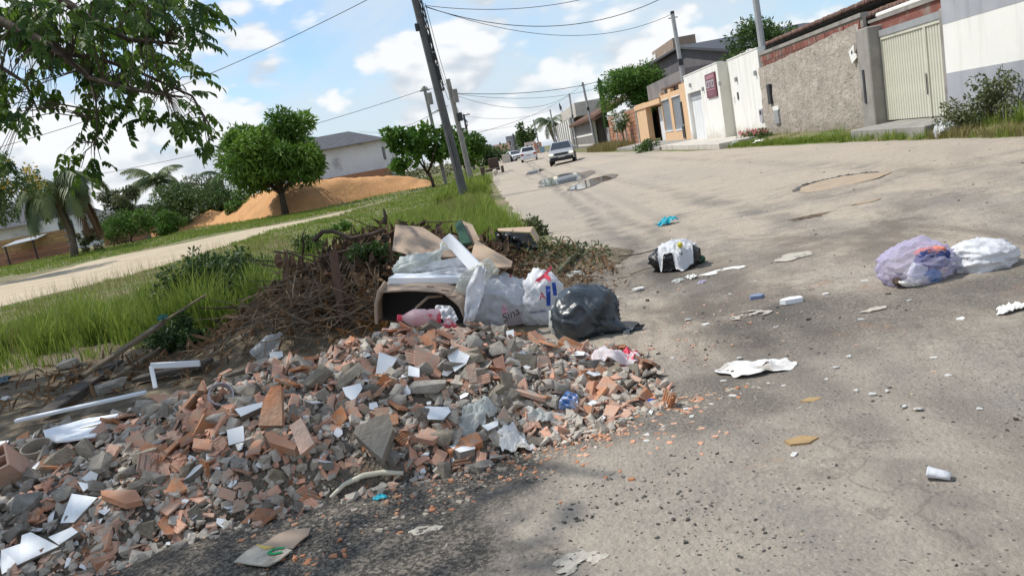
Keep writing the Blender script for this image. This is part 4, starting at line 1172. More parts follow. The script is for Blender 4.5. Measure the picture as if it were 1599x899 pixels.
polys = [([(-10, -10), (340, -10), (328, 60), (300, 45), (262, 55), (305, 85), (300, 112), (318, 150), (270, 160), (200, 150), (150, 120), (95, 95), (40, 60), (-10, 60)], 178),
         ([(-10, 92), (48, 95), (68, 140), (52, 205), (20, 200), (-10, 182)], 36), ([(70, 130), (170, 140), (225, 150), (205, 176), (150, 172), (85, 152)], 24),
         ([(225, 160), (330, 145), (338, 230), (318, 262), (298, 240), (282, 210), (226, 200)], 34), ([(145, 185), (185, 190), (180, 205), (148, 205)], 7), ([(105, 228), (160, 232), (182, 248), (140, 262), (112, 245)], 9),
         ([(5, 232), (35, 235), (30, 250), (5, 250)], 5), ([(195, 205), (245, 205), (240, 220), (200, 222)], 0), ([(58, 165), (95, 172), (90, 182), (60, 180)], 4)]
def inside(p, poly):
    x, y = p; c = False; j = len(poly)-1
    for i in range(len(poly)):
        if (poly[i][1] > y) != (poly[j][1] > y) and x < (poly[j][0]-poly[i][0])*(y-poly[i][1])/(poly[j][1]-poly[i][1])+poly[i][0]: c = not c
        j = i
    return c
bpts = [p for bb in boughs for i in range(len(bb)-1) for p in (bb[i], bb[i].lerp(bb[i+1], .33), bb[i].lerp(bb[i+1], .66))]
twig = MB(); r = random.Random(5)
def place_leaf(p, as_obj, acc):
    q = min(bpts, key=lambda z: (z-p).length_squared)
    if (q-p).length < 1.6 and as_obj:
        mid = q.lerp(p, .55)+Vector((0, 0, .06)); twig.tube([q, mid, p], [.006, .0045, .003], 4, cap=False)
    az = math.atan2(p.y-q.y, p.x-q.x)+r.uniform(-1.1, 1.1)
    rot = Euler((r.uniform(-.5, .5), r.uniform(-.1, .9), az)); s = r.uniform(.55, .85) if as_obj else r.uniform(.6, 1.0)
    k = r.randrange(7)
    if as_obj:
        o = bpy.data.objects.new('leaf', cmesh[k]); COL.objects.link(o); o.parent = ot; o.location = p-ot.location; o.rotation_euler = rot; o.scale = (s, s, s)
    else: acc.append((k, p, rot, s))
cnt = 0
for poly, n_ in polys:
    xs_ = [a for a, _ in poly]; ys_ = [a for _, a in poly]; c_ = 0
    while c_ < n_ and cnt < 298:
        # leaves gather in small sprays with gaps between
        cx, cy = r.uniform(min(xs_), max(xs_)), r.uniform(min(ys_), max(ys_))
        if not inside((cx, cy), poly): continue
        cx = cx*.96-4
        y = r.uniform(6.9, 8.3)
        for k in range(r.choice([2, 3, 4])):
            if c_ >= n_: break
            place_leaf(aty(cx+r.gauss(0, 13), cy+r.gauss(0, 9), y+r.gauss(0, .15)), True, None); c_ += 1; cnt += 1
twig.build('twig', mt_bark, ot)
acc = []
r2 = random.Random(9)
while len(acc) < 2700:
    # the rest of the crown, above the picture
    p = Vector((r2.uniform(-12.5, -3.4), r2.uniform(2.0, 10.6), r2.uniform(6.2, 10.6)))
    e = ((p.x+8.0)/4.3)**2+((p.y-6.2)/4.1)**2+((p.z-8.4)/2.2)**2
    if e > 1: continue
    if noise.noise(p*.75)+.15 < 0: continue
    if p.x+.63*p.z > .15+.5*noise.noise(p*.9): continue
    X_, Y_, z_ = proj(p)
    if z_ > 0 and X_ > -45 and Y_ > -40: continue
    place_leaf(p, False, acc)
def merge_leaves(acc, name, mat_, parent):
    Vs, Fs, At, o_ = [], [], [], 0
    for k, p, rot, s in acc:
        Vv, Ff = CV[k]; Rm = np.array(rot.to_matrix())
        Vs.append(Vv@Rm.T*s+np.array(p)); Fs.append(Ff+o_); At.append(np.full(len(Vv), r.random())); o_ += len(Vv)
    o = cloud_obj(name, (np.concatenate(Vs), np.concatenate(Fs), np.concatenate(At)), mat_, parent); return tag(o, kind='stuff')
# thicker layer of leaves inside the drawn boughs, too many to count
acc2 = []
for i in range(560):
    cx, cy = r.uniform(-10, 330), r.uniform(-10, 160)
    if not inside((cx, cy), polys[0][0]): continue
    if r.random() > 1.15-cx/420-cy/260: continue
    place_leaf(aty(cx, cy, r.uniform(7.6, 9.2)), False, acc2)
merge_leaves(acc+acc2, 'foliage', mt_shade, ot)

# ---- grass
def blades(P, h, w, seed, lean=.35, kink=.5):
    r_ = np.random.RandomState(seed); N = len(P)
    az = r_.rand(N)*6.283; d = np.stack([np.cos(az), np.sin(az), np.zeros(N)], 1); s = np.stack([-np.sin(az), np.cos(az), np.zeros(N)], 1)
    H = (h*(.55+.75*r_.rand(N)))[:, None]; ln = (lean*r_.rand(N))[:, None]
    ww = (w*(.7+.6*r_.rand(N)))[:, None]*.5; up = np.array([0, 0, 1.])
    m_ = P+up*H*.55+d*H*ln*.35; tp = P+up*H*(1-.35*ln*kink)+d*H*ln
    V = np.stack([P-s*ww, P+s*ww, m_+s*ww*.8, m_-s*ww*.8, tp], 1).reshape(-1, 3)
    b = np.arange(N)[:, None]*5
    F = np.concatenate([b+[[0, 1, 2]], b+[[0, 2, 3]], b+[[3, 2, 4]]], 0)
    return V, F, np.repeat(np.clip(r_.normal(.5, .22, N), 0, 1), 5)
def scatter(poly, n, seed, clump=.0):
    r_ = np.random.RandomState(seed); poly = np.array(poly); lo, hi = poly.min(0), poly.max(0); P = np.zeros((0, 2))
    while len(P) < n:
        q = lo+(hi-lo)*r_.rand(n*2, 2); c = np.zeros(len(q), bool); j = len(poly)-1
        for i in range(len(poly)):
            yi, yj = poly[i, 1], poly[j, 1]
            if yi != yj:
                c ^= ((yi > q[:, 1]) != (yj > q[:, 1])) & (q[:, 0] < (poly[j, 0]-poly[i, 0])*(q[:, 1]-yi)/(yj-yi)+poly[i, 0])
            j = i
        q = q[c]
        if clump: 
            t_ = vnoise(q[:, 0], q[:, 1], 1.6, seed)+.6*vnoise(q[:, 0], q[:, 1], 4.1, seed+2)
            q = q[t_ > r_.rand(len(q))*2*clump-1.1*clump-.1]
        P = np.concatenate([P, q])
    P = P[:n]
    return np.concatenate([P, (base_z(P[:, 0], P[:, 1])+heap_h(P[:, 0], P[:, 1]))[:, None]-.02], 1)
def grass(name, poly, n, h, w, seed, mat_=None, lean=.5, clump=.4, hvar=None):
    P = scatter(poly, n, seed, clump)
    hh_ = h*(1+.35*vnoise(P[:, 0], P[:, 1], .9, seed)) if hvar is None else hvar(P)
    o = cloud_obj(name, blades(P, hh_, w, seed, lean), mat_ or mt_grass); return tag(o, kind='stuff')
def gxy(*pts): return [tuple(gp(*p)[:2]) for p in pts]
# verge between the dirt track and the street, near part
nearp = [(-16, 15.5), (-12.5, 19), (-10.7, 25.5), (-8.5, 26), (-4.5, 20), (-2.4, 13.2), (-2.6, 9.6), (-3.6, 8.6), (-5.2, 8.2), (-7.5, 8.4), (-10, 9.0)]
def hv(P):
    far_ = sm(8.0, 11, P[:, 1]); 
    return .34*(1+.45*vnoise(P[:, 0], P[:, 1], .9, 3))*(.45+.55*far_)*(1-.70*sm(11.5, 15, P[:, 1]))
grass('grass', nearp, 26000, .36, .013, 51, hvar=hv)
grass('grass', [(-2.9, 10.3), (-2.4, 13.2), (-4.5, 20), (-3, 24), (-.95, 24), (-.35, 16), (.1, 11.8), (-.4, 10.8)], 15000, .38, .013, 52, lean=.6)
grass('grass', [(-10.7, 25.5), (-11, 33), (-8.3, 38), (-5, 58), (-2.6, 62), (-1.6, 45), (-.95, 24), (-3, 24), (-4.5, 20), (-8.5, 26)], 26000, .26, .028, 53, lean=.6,
      hvar=lambda P: .10+.40*sm(-3.4, -1.6, P[:, 0])*sm(40, 20, P[:, 1])+.05*vnoise(P[:, 0], P[:, 1], .8, 1))
grass('grass', [(-4, 60), (-3, 110), (-8, 110), (-30, 62), (-20, 47), (-9, 40)], 12000, .16, .05, 54)
grass('grass', [(-36, 40), (-28, 36), (-22, 34), (-17, 39.5), (-9, 40.5), (-8.4, 43), (-14, 52), (-20, 54), (-40, 50)], 20000, .14, .035, 55, lean=.6)
grass('dry_grass', [(-12.5, 14), (-11, 20), (-9, 24), (-6, 22), (-4, 12), (-7, 9.5), (-10, 10)], 2600, .50, .006, 56, mt_dry, lean=.6)
grass('dry_grass', [(-1.0, 11.2), (-1.0, 24), (-2.5, 24), (-2.6, 12)], 2600, .5, .009, 57, mt_dry, lean=.7)
grass('grass', [(7.75, 19), (7.5, 22), (7.2, 26.6), (8.75, 26.6), (8.75, 19)], 11000, .15, .014, 58, lean=.7, clump=.5)
grass('grass', [(7.75, 10), (7.72, 14.9), (8.85, 15.1), (8.85, 10)], 4200, .22, .012, 59, mt_dry, lean=.7)
grass('dry_grass', [(6.6, 52.5), (6.2, 66), (7.4, 70), (8.4, 68), (8.3, 53)], 5000, .5, .03, 60, mt_dry)
grass('grass', [(7.9, 15), (7.9, 15.6), (8.2, 18.8), (7.6, 18.8), (7.7, 15)], 900, .2, .012, 61, lean=.7)
def tufts(poly, n, per, h, w, seed):
    P = scatter(poly, n, seed); r_ = np.random.RandomState(seed+1)
    Q = np.repeat(P, per, 0)+np.concatenate([r_.normal(size=(n*per, 2))*.07, np.zeros((n*per, 1))], 1)
    return tag(cloud_obj('grass_tufts', blades(Q, np.repeat(h*(.6+.7*r_.rand(n)), per), w, seed, .75), mt_grass), kind='stuff')
tufts([(-9, 10), (-7.5, 12), (-4.6, 13), (-2.6, 12.5), (-2.7, 9.7), (-4, 8.9), (-7, 8.9)], 170, 55, .46, .014, 151)
tufts([(-4.6, 8.7), (-4.4, 10.2), (-2.5, 11.2), (-2.2, 10.2), (-2.9, 9.2), (-3.4, 8.3)], 48, 55, .62, .015, 156)
tufts([(-2.6, 10.5), (-2.4, 13.2), (-3.6, 19), (-1.2, 24), (-.45, 16), (0, 12)], 120, 60, .5, .015, 152)
tufts([(-3.0, 26), (-1.0, 26), (-1.6, 45), (-3, 45)], 60, 60, .6, .03, 153)
tufts([(7.8, 19), (7.6, 22), (7.4, 26.6), (8.75, 26.6), (8.75, 19)], 40, 40, .24, .014, 154)
tufts([(8.2, 10), (8.1, 15), (8.8, 16), (8.8, 10)], 40, 40, .4, .014, 155)
grass('grass', [(7.75, 10), (7.72, 14.9), (8.85, 15.1), (8.85, 10)], 3000, .16, .012, 62, lean=.7)
# weeds against the banded wall
wp = atx(1545, 170, 8.4)
tree('weed_bush', 'tangled weedy bush growing against the banded wall', (8.45, wp.y, .45), (8.45, wp.y, .95), (.32, .7, .42), 30, .15, 46, .08, .038, mt_olive, 'weeds', trunk_r=.012, forks=14, seed=71, low=-.95)
wp = atx(1500, 185, 8.2)
tree('weed_bush', 'dry olive weeds at the left foot of the weedy bush', (8.25, wp.y, .4), (8.25, wp.y, .62), (.35, .5, .28), 14, .16, 90, .07, .03, mt_olive, 'weeds', trunk_r=.008, forks=8, seed=72, low=-.95)
# flowers and small plants on the right verge
b_ = atx(1098, 208, 8.0)
fl = tree('flower_bed', 'low pink flowering plants in front of the white house', (8.4, 26.6, .42), (8.3, 27.1, .52), (.3, 1.5, .18), 18, .16, 60, .08, .04, mt_bush, 'flowers', trunk_r=0, seed=73, low=-.3)
mt_pink = leafmat('pink_petal', (.55, .16, .18), (.65, .30, .28), .3)
C = clumps_on((8.25, 27.1, .62), (.3, 1.5, .12), 26, 74, -.1); cloud_obj('blossom', leaf_cloud(C, np.full(len(C), .05), 14, .05, .05, .5, 0, 6), mt_pink, fl)
wr = thing('white_flower_tree', 'thin shrub with white blossom in front of the raw brick wall', 'shrub', (7.9, 55.5, .4))
b = MB(); b.tube([(7.9, 55.5, .3), (7.9, 55.6, 1.6), (7.9, 55.2, 2.6)], [.08, .06, .03], 6); b.build('trunk', mt_palebark, wr)
C = clumps_on((7.9, 55.4, 1.9), (.5, 1.2, .9), 14, 75, -.6); cloud_obj('crown', leaf_cloud(C, np.full(len(C), .35), 40, .2, .1, .4, 0, 7), mt_bush, wr)
mt_petal = leafmat('white_petal', (.75, .74, .68), (.80, .80, .76), .3)
cloud_obj('blossom', leaf_cloud(C[:9]+np.array([-.2, 0, .15]), np.full(9, .28), 26, .14, .12, .4, 0, 8), mt_petal, wr)
tree('plant_clump', 'small green plant growing out of the apricot house ramp', (6.7, 39.5, .3), (6.7, 39.5, .5), (.5, 1.0, .25), 12, .25, 50, .14, .07, mt_bush, 'plant', trunk_r=0, seed=76, low=-.3)
# ================================================================ poles, wires, cars
mt_pole = M('pole_concrete', (.125, .125, .125), (.085, .085, .09), sc=3, bump=.2, bs=30)
mt_polelt = M('pole_pale', (.27, .265, .25), (.20, .195, .185), sc=3, bump=.2, bs=30)
mt_wire = M('wire', (.03, .03, .033), None, rough=.6, bump=0)
mt_ceram = M('insulator', (.20, .19, .18), None, rough=.3, bump=0)
def pole(name, label, pb, pt, r0, r1, mat_, arms=(), cat='utility pole', group=None, extra=None):
    pb = Vector(pb); pt = Vector(pt)
    t = thing(name, label, cat, pb, group)
    b = MB(); b.tube([pb-Vector((0, 0, .3)), pb.lerp(pt, .5), pt], [r0, (r0+r1)/2, r1], 10); b.build('shaft', mat_, t, smooth=False)
    for (u, w, ins) in arms:
        c = pb.lerp(pt, u)
        b = MB(); b.bar(c+Vector((-w, -.05, 0)), c+Vector((w, -.05, 0)), .09, .11); b.build('crossarm', mat_, t)
        b = MB()
        for k in range(ins):
            x = -w+2*w*(k+.5)/ins; b.tube([c+Vector((x, -.05, .05)), c+Vector((x, -.05, .12)), c+Vector((x, -.05, .22))], [.03, .06, .03], 6)
        b.build('insulator', mt_ceram, t)
    if extra: extra(t, pb, pt)
    return t
Y1 = 28.
p1b = aty(723, 292, Y1); p1t = aty(641, -28, Y1)
def ex1(t, pb, pt):
    b = MB()
    for u, s in ((.74, 1), (.66, 1), (.60, 1), (.80, -1), (.57, 1)):
        c = pb.lerp(pt, u); b.box(c+Vector((.17*s, -.05, 0)), (.12, .14, .26))
    b.build('bracket', mt_dark, t, bevel=.02)
    b = MB()
    for k in range(4):
        pts = []
        for i in range(14):
            u = .50+.5*i/13; c = pb.lerp(pt, u); pts.append(c+Vector((.19+.05*math.sin(i*1.3+k*2), -.08-.02*k, .04*math.sin(i+k))))
        b.tube(pts, .017, 5)
    b.build('cable_bundle', mt_wire, t)
    b = MB(); c0 = pb.lerp(pt, .30); c1 = pb.lerp(pt, .13); b.bar(c0+Vector((-.06, -.17, 0)), c1+Vector((-.06, -.19, 0)), .10, .02, up=(1, 0, 0)); b.build('pale_strip', mt_polelt, t)
pole('utility_pole', 'nearest dark leaning utility pole carrying a cable bundle', (p1b.x, Y1, .15), p1t, .17, .125, mt_pole, extra=ex1)
Y2 = 43.
p2b = aty(733, 262, Y2); p2t = aty(699, 124, Y2)
def ex2(t, pb, pt):
    b = MB(); c = pb.lerp(pt, .84); b.tube([c+Vector((.2, -.1, -.35)), c+Vector((.2, -.1, .35))], .16, 8); b.build('transformer_can', mt_polelt, t)
    c = pb.lerp(pt, .63); b = MB(); b.box(c+Vector((.18, -.1, .1)), (.3, .2, .45)); b.build('junction_box', mt_dark, t, bevel=.03)
    b = MB(); b.tube([c+Vector((.25+.28*math.cos(a*.55), -.1, -.3+.28*math.sin(a*.55))) for a in range(12)], .03, 5); b.build('cable_loop', mt_wire, t)
pole('utility_pole', 'pale utility pole with a cable coil just right of the dark leaning pole', (p2b.x, Y2, 0), p2t, .17, .13, mt_polelt, extra=ex2)
Y3 = 56.
p3b = aty(692, 265, Y3); p3t = aty(662, 135, Y3)
def ex3(t, pb, pt):
    b = MB(); c = pb.lerp(pt, .87); b.tube([c+Vector((.22, -.1, -.4)), c+Vector((.22, -.1, .4))], .2, 8); b.build('transformer_can', mt_polelt, t)
    c = pb.lerp(pt, .72); b = MB(); b.bar(c, c+Vector((.6, -.2, .15)), .05, .05); b.box(c+Vector((.7, -.2, .15)), (.35, .15, .08)); b.build('lamp_arm', mt_polelt, t)
pole('utility_pole', 'thin utility pole with a street lamp behind the almond tree', (p3b.x, Y3, 0), p3t, .15, .11, mt_polelt, extra=ex3, arms=[(.96, .35, 2)])
Y4 = 95.
p4b = aty(738, 250, Y4); p4t = aty(724, 179, Y4)
pole('utility_pole', 'far thin utility pole with a small crossarm right of the pale pole', (p4b.x, Y4, 0), p4t, .17, .13, mt_pole, arms=[(.985, .8, 3)])
def thin(label, pxb, pyb, pxt, pyt, y, r, name='service_pole', cat='service pole', mat_=None, zb=None, cap=True):
    pb = aty(pxb, pyb, y); pt = aty(pxt, pyt, y); pb.z = min(pb.z, zb if zb is not None else pb.z)
    def ex(t, a, c):
        b = MB(); d = a.lerp(c, .97); b.bar(d+Vector((-.22, 0, 0)), d+Vector((.22, 0, 0)), .04, .04); b.box(c+Vector((0, 0, .05)), (.16, .16, .14)); b.build('cap', mt_dark, t)
        b = MB(); d = a.lerp(c, .62); b.box(d+Vector((0, -.08, 0)), (.22, .12, .3)); b.build('clamp', mt_dark, t)
    return pole(name, label, pb, pt, r, r*.85, mat_ or mt_galv, cat=cat, extra=ex if cap else None), pt
_, ptA = thin('tall grey service pole rising behind the white house coping', 1071, 135, 1050, 22, 38.5, .11, zb=.5)
_, ptB = thin('thick grey service pole where the white house meets the rough wall', 1196, 100, 1179, -8, 28.0, .13, zb=.5, cap=False)
_, ptC = thin('thin grey lamp pole in front of the striped garage', 931, 228, 910, 131, 72, .12, zb=.3)
_, ptD = thin('thin far lamp pole between the garage and the pale house', 899, 218, 889, 148, 98, .13, zb=0)
_, ptE = thin('slim dark pole behind the distant street palm', 868, 222, 859, 172, 130, .14, zb=0)
_, ptF = thin('slim grey pole left of the distant street palm', 842, 225, 833, 188, 140, .14, zb=0)
_, ptG = thin('dark wooden pole in front of the tall grey block', 806, 240, 801, 209, 130, .2, zb=0, cap=False, mat_=mt_pole)

def wire(label, pa, pb, sag, r=.012, name='power_line'):
    pa = Vector(pa); pb = Vector(pb); pts = []
    for i in range(25):
        u = i/24; p = pa.lerp(pb, u); p.z -= sag*4*u*(1-u); pts.append(p)
    b = MB(); b.tube(pts, r*.8, 4); return tag(b.build(name, mt_wire), label, 'wire')
wire('long wire rising over the mango tree towards the top of the dark pole', aty(-40, 240, 34), aty(640, -35, 28.2), .55, .016)
wire('lower wire from the overhanging leaves past the mango tree to the thin pole', aty(-40, 300, 58), aty(662, 140, Y3), .9, .02)
wire('wire from the thin pole to the pale pole behind the dark pole', aty(662, 139, Y3), aty(699, 130, Y2), .1, .014)
wire('faint wire above the mouldy house roof', aty(560, 205, 76), aty(700, 165, Y2), .6, .016)
wire('topmost wire from the dark pole to the right', aty(664, 9, Y1), aty(960, -14, 30), .35, .013)
wire('sagging upper wire from dark pole to above the white house', aty(664, 11, Y1), aty(1080, -28, 31), 1.1, .016)
wire('wire from the dark pole to the tall grey service pole', aty(664, 10, Y1), ptA, 1.0, .013)
wire('taut thick wire from the pale pole to the garden tree', aty(712, 146, Y2), aty(985, 112, 60), .55, .022)
wire('second wire under the thick one from the pale pole', aty(712, 147, Y2), aty(965, 126, 64), .7, .014)
wire('drooping wire from the pale pole to the thin lamp pole', aty(714, 150, Y2), ptC, 1.3, .014)
wire('low wire from the pale pole to the far lamp pole', aty(716, 215, Y2), ptD, .5, .016)
wire('low wire from far crossarm pole towards the street palm', aty(724, 181, Y4), ptE, .8, .02)
wire('wire from the far crossarm pole to the slim grey pole', aty(726, 205, Y4), ptF, .4, .018)
wire('left cable running down along the dark pole to the pale pole', aty(658, 2, Y1), aty(699, 140, Y2), .5, .013)
wire('right cable running down along the dark pole to the pale pole', aty(664, 6, Y1), aty(706, 142, Y2), .9, .013)
wire('middle cable running along the dark pole to the pale pole', aty(661, 5, Y1), aty(702, 150, Y2), 1.3, .013)
wire('cable from the pale pole to the far crossarm pole', aty(702, 140, Y2), aty(724, 184, Y4), .5, .018)
wire('cable going up left from the top of the dark pole', aty(640, -10, Y1), aty(560, -60, 22), .1, .012)

# ---- cars
mt_silver = M('silver_paint', (.48, .49, .49), (.44, .45, .45), sc=2, rough=.35, metal=.45, bump=0)
mt_carwhite = M('white_car_paint', (.75, .76, .77), (.70, .71, .72), sc=2, rough=.3, bump=0, spec=.5)
mt_rubber = M('tyre_rubber', (.02, .02, .021), (.035, .033, .03), sc=6, rough=.9, bump=0)
mt_rim = M('wheel_rim', (.42, .43, .44), None, rough=.4, metal=.7, bump=0)
mt_cglass = M('car_glass', (.03, .035, .04), None, rough=.06, bump=0, spec=.8)
mt_black = M('black_trim', (.025, .025, .027), None, rough=.5, bump=0)
mt_lamp = M('lit_headlight', (.9, .85, .7), None, rough=.2, bump=0, emit=((1., .86, .55), .9))
mt_tail = M('tail_light', (.35, .02, .02), None, rough=.2, bump=0)
mt_plate = M('number_plate', (.50, .50, .48), None, rough=.5, bump=0)
def car(name, label, cat, loc, yaw, paint, prof, glassprof, wid, wheels, front=True, lamp_lit=True, rub=None):
    """prof: side outline (x along the car from the front, z); front of the car looks along -y before yaw"""
    t = thing(name, label, cat, loc); Rz = Matrix.Rotation(yaw, 3, 'Z'); o0 = Vector(loc)
    def W(x, y, z): return o0+Rz @ Vector((x, y, z))
    def loft(name_, pr, w0, w1, zb, zt, mat_, bev):
        n = len(pr); b = MB(); vs = []
        for s in (-1, 1):
            for (y, z) in pr:
                u = max(0, min(1, (z-zb)/(zt-zb))); vs.append(W(s*(w0+(w1-w0)*u), y, z))
        b.add(vs, [tuple(range(n)), tuple(range(n, 2*n))[::-1]]+[(i, i+n, (i+1) % n+n, (i+1) % n) for i in range(n)])
        bmn = b
        return bmn.build(name_, mat_, t, bevel=bev)
    h = wid/2
    loft('body', prof, h, h*.93, .2, 1.0, paint, .05)
    zs = [z for _, z in glassprof]; cab = loft('cabin', glassprof, h*.93, h*.70, min(zs), max(zs), paint, .04)
    zb, zt = min(zs), max(zs); zm = lambda u: zb+(zt-zb)*u
    yf0, yf1, yr1, yr0 = glassprof[0][0], glassprof[1][0], glassprof[2][0], glassprof[3][0]
    def wz(u): return h*(.93+(.70-.93)*u)
    def pane(nm, q, d):
        b = MB(); n_ = (Rz @ Vector(d)).normalized()*.012; b.slab([p+n_ for p in q], .01); b.build(nm, mt_cglass, t)
    L_ = lambda a, c, u: a+(c-a)*u
    q = [W(-wz(.1)*.90, L_(yf0, yf1, .1), zm(.1)), W(wz(.1)*.90, L_(yf0, yf1, .1), zm(.1)), W(wz(.9)*.88, L_(yf0, yf1, .9), zm(.9)), W(-wz(.9)*.88, L_(yf0, yf1, .9), zm(.9))]
    pane('windscreen', q, (0, -1, .6))
    q = [W(wz(.15)*.88, L_(yr0, yr1, .15), zm(.15)), W(-wz(.15)*.88, L_(yr0, yr1, .15), zm(.15)), W(-wz(.88)*.86, L_(yr0, yr1, .88), zm(.88)), W(wz(.88)*.86, L_(yr0, yr1, .88), zm(.88))]
    pane('rear_window', q, (0, 1, .5))
    for s in (-1, 1):
        for (a, c) in ((.12, .48), (.54, .88)):
            ya_ = L_(L_(yf0, yr0, a), L_(yf1, yr1, a), .15); yc_ = L_(yf0, yr0, c); yt0 = L_(yf1, yr1, a); yt1 = L_(yf1, yr1, c)
            q = [W(s*wz(.14), ya_, zm(.14)), W(s*wz(.14), yc_, zm(.14)), W(s*wz(.86), yt1, zm(.86)), W(s*wz(.86), yt0, zm(.86))]
            if s < 0: q = q[::-1]
            pane('side_window', q, (s, 0, .35))
    for yw in wheels:
        for s in (-1, 1):
            w = MB(); w.tube([W(s*(h-.20), yw, .31), W(s*(h+.01), yw, .31)], .31, 18); wo = w.build('wheel', mt_rubber, t)
            w = MB(); w.tube([W(s*(h-.05), yw, .31), W(s*(h+.025), yw, .31)], [.2, .17], 12); w.build('rim', mt_rim, wo)
            w = MB(); w.tube([W(s*(h-.10), yw, .335), W(s*(h-.004), yw, .335)], .38, 18); w.build('wheel_arch', mt_black, t)
        
    yF = min(y for y, z in prof); yB = max(y for y, z in prof)
    def fbox(nm, x0, x1, z0, z1, y0, y1, mat_, bev=.015):
        b = MB(); b.box(W((x0+x1)/2, (y0+y1)/2, (z0+z1)/2), (abs(x1-x0), abs(y1-y0), abs(z1-z0)), Rz); b.build(nm, mat_, t, bevel=bev)
    for s in (-1, 1):
        fbox('headlight', s*h*.64, s*h*.93, .63, .75, yF-.015, yF+.25, mt_lamp if lamp_lit else mt_cglass)
        fbox('tail_light', s*h*.62, s*h*.93, .72, .92, yB-.25, yB+.02, mt_tail)
        fbox('mirror', s*h*.95, s*h*1.16, .92, 1.06, yf0+.25, yf0+.4, paint, .03)
    fbox('grille', -h*.52, h*.52, .60, .74, yF-.012, yF+.1, mt_black)
    fbox('front_bumper', -h*.9, h*.9, .24, .50, yF-.045, yF+.2, rub or paint, .05)
    fbox('lower_grille', -h*.5, h*.5, .28, .42, yF-.055, yF-.043, mt_black, .004)
    fbox('number_plate', -.22, .22, .45, .57, yF-.075, yF-.05, mt_plate, .003)
    fbox('rear_bumper', -h*.9, h*.9, .26, .52, yB-.2, yB+.05, rub or paint, .05)
    fbox('number_plate', -.22, .22, .62, .74, yB+.02, yB+.035, mt_plate, .003)
    return t
sedan = [(-1.98, .30), (-2.02, .55), (-1.95, .78), (-1.0, .96), (1.35, 1.0), (1.95, .98), (2.02, .55), (1.95, .28)]
sglass = [(-1.15, .93), (-.35, 1.44), (.75, 1.45), (1.55, .97)]
cp = aty(886, 256, 50.5); zc = float(base_z(cp.x, 50.5))
car('silver_car', 'silver saloon with lit headlights driving towards the camera', 'car', (cp.x-.1, 52.3, zc), rad(-6), mt_silver, sedan, sglass, 1.68, (-1.25, 1.2), rub=mt_black)
suv = [(-2.0, .32), (-2.05, .6), (-1.95, .92), (-1.1, 1.06), (1.9, 1.10), (2.05, .95), (2.08, .5), (2.0, .32)]
uglass = [(-1.15, 1.04), (-.5, 1.62), (1.55, 1.62), (1.98, 1.06)]
cp = aty(828, 252, 86)
car('white_car', 'white tall car driving away up the street', 'car', (cp.x, 88, float(base_z(cp.x, 86))), rad(178), mt_carwhite, suv, uglass, 1.8, (-1.28, 1.28), lamp_lit=False)
cp = aty(803, 252, 112)
car('white_car', 'farthest white saloon parked at the street bend', 'car', (cp.x, 114, 0), rad(20), mt_carwhite, sedan, sglass, 1.72, (-1.25, 1.2), lamp_lit=False)
# broken wooden armchair dumped on the verge
mt_wood = M('weathered_wood', (.22, .15, .10), (.13, .09, .06), sc=5, c3=(.30, .24, .18), sc3=3, bump=.4, bs=30, stretch=(1, 1, .2))
mt_brown = M('brown_cloth', (.12, .085, .07), (.09, .065, .055), sc=6, bump=.3, bs=40)
ap = aty(768, 274, 57)
ac_ = thing('broken_armchair', 'broken brown armchair dumped on the left verge of the street', 'armchair', (ap.x, 57, .05))
boxpart('backrest', mt_brown, ac_, (ap.x-.1, ap.x+.65, 57.3, 57.5, .45, 1.25), bevel=.04)
boxpart('seat', mt_brown, ac_, (ap.x-.4, ap.x+.7, 56.6, 57.3, .32, .52), bevel=.05)
boxpart('arm', mt_brown, ac_, (ap.x-.75, ap.x-.45, 56.6, 57.4, .1, .75), bevel=.05)
boxpart('arm', mt_brown, ac_, (ap.x+.75, ap.x+.95, 56.6, 57.4, .1, .6), bevel=.05)
wb = MB(); wb.box((ap.x+.3, 56.3, .25), (.4, .3, .4)); tag(wb.build('white_sack', mt_white, bevel=.12), 'small white sack in front of the broken armchair', 'sack')
# ================================================================ rubble
mt_terra = M('terracotta', (.58, .30, .19), (.48, .245, .155), sc=5, c3=(.40, .34, .27), sc3=3.0, lo3=.44, hi3=.72, rnd=.24, hue=.22, bump=.3, bs=30, rough=.95)
mt_cement = M('broken_cement', (.38, .335, .275), (.285, .25, .205), sc=4, c3=(.44, .395, .33), sc3=3, lo3=.55, hi3=.7, rnd=.25, hue=.35, bump=.6, bs=16, rough=.97)
mt_mortarb = M('mortar_back', (.24, .22, .19), (.18, .165, .14), sc=6, rnd=.2, bump=.4, bs=25)
mt_glaze = M('white_glaze', (.78, .79, .80), (.72, .73, .73), sc=1.2, c3=(.48, .44, .38), sc3=9, lo3=.56, hi3=.74, rough=.25, spec=.5, bump=0)
def hull_mesh(name, seed, mat_, asp=(1, .72, .5), n=17, pw=.6):
    r = random.Random(seed); bm = bmesh.new()
    for i in range(n):
        v = Vector((r.uniform(-1, 1), r.uniform(-1, 1), r.uniform(-1, 1)))
        v = Vector([math.copysign(abs(q)**pw, q) for q in v])
        bm.verts.new((v.x*asp[0]*.5, v.y*asp[1]*.5, v.z*asp[2]*.5))
    res = bmesh.ops.convex_hull(bm, input=bm.verts[:])
    bmesh.ops.delete(bm, geom=[e for e in res['geom_interior'] if isinstance(e, bmesh.types.BMVert)], context='VERTS')
    me = bpy.data.meshes.new(name); bm.to_mesh(me); bm.free(); me.materials.append(mat_); return me
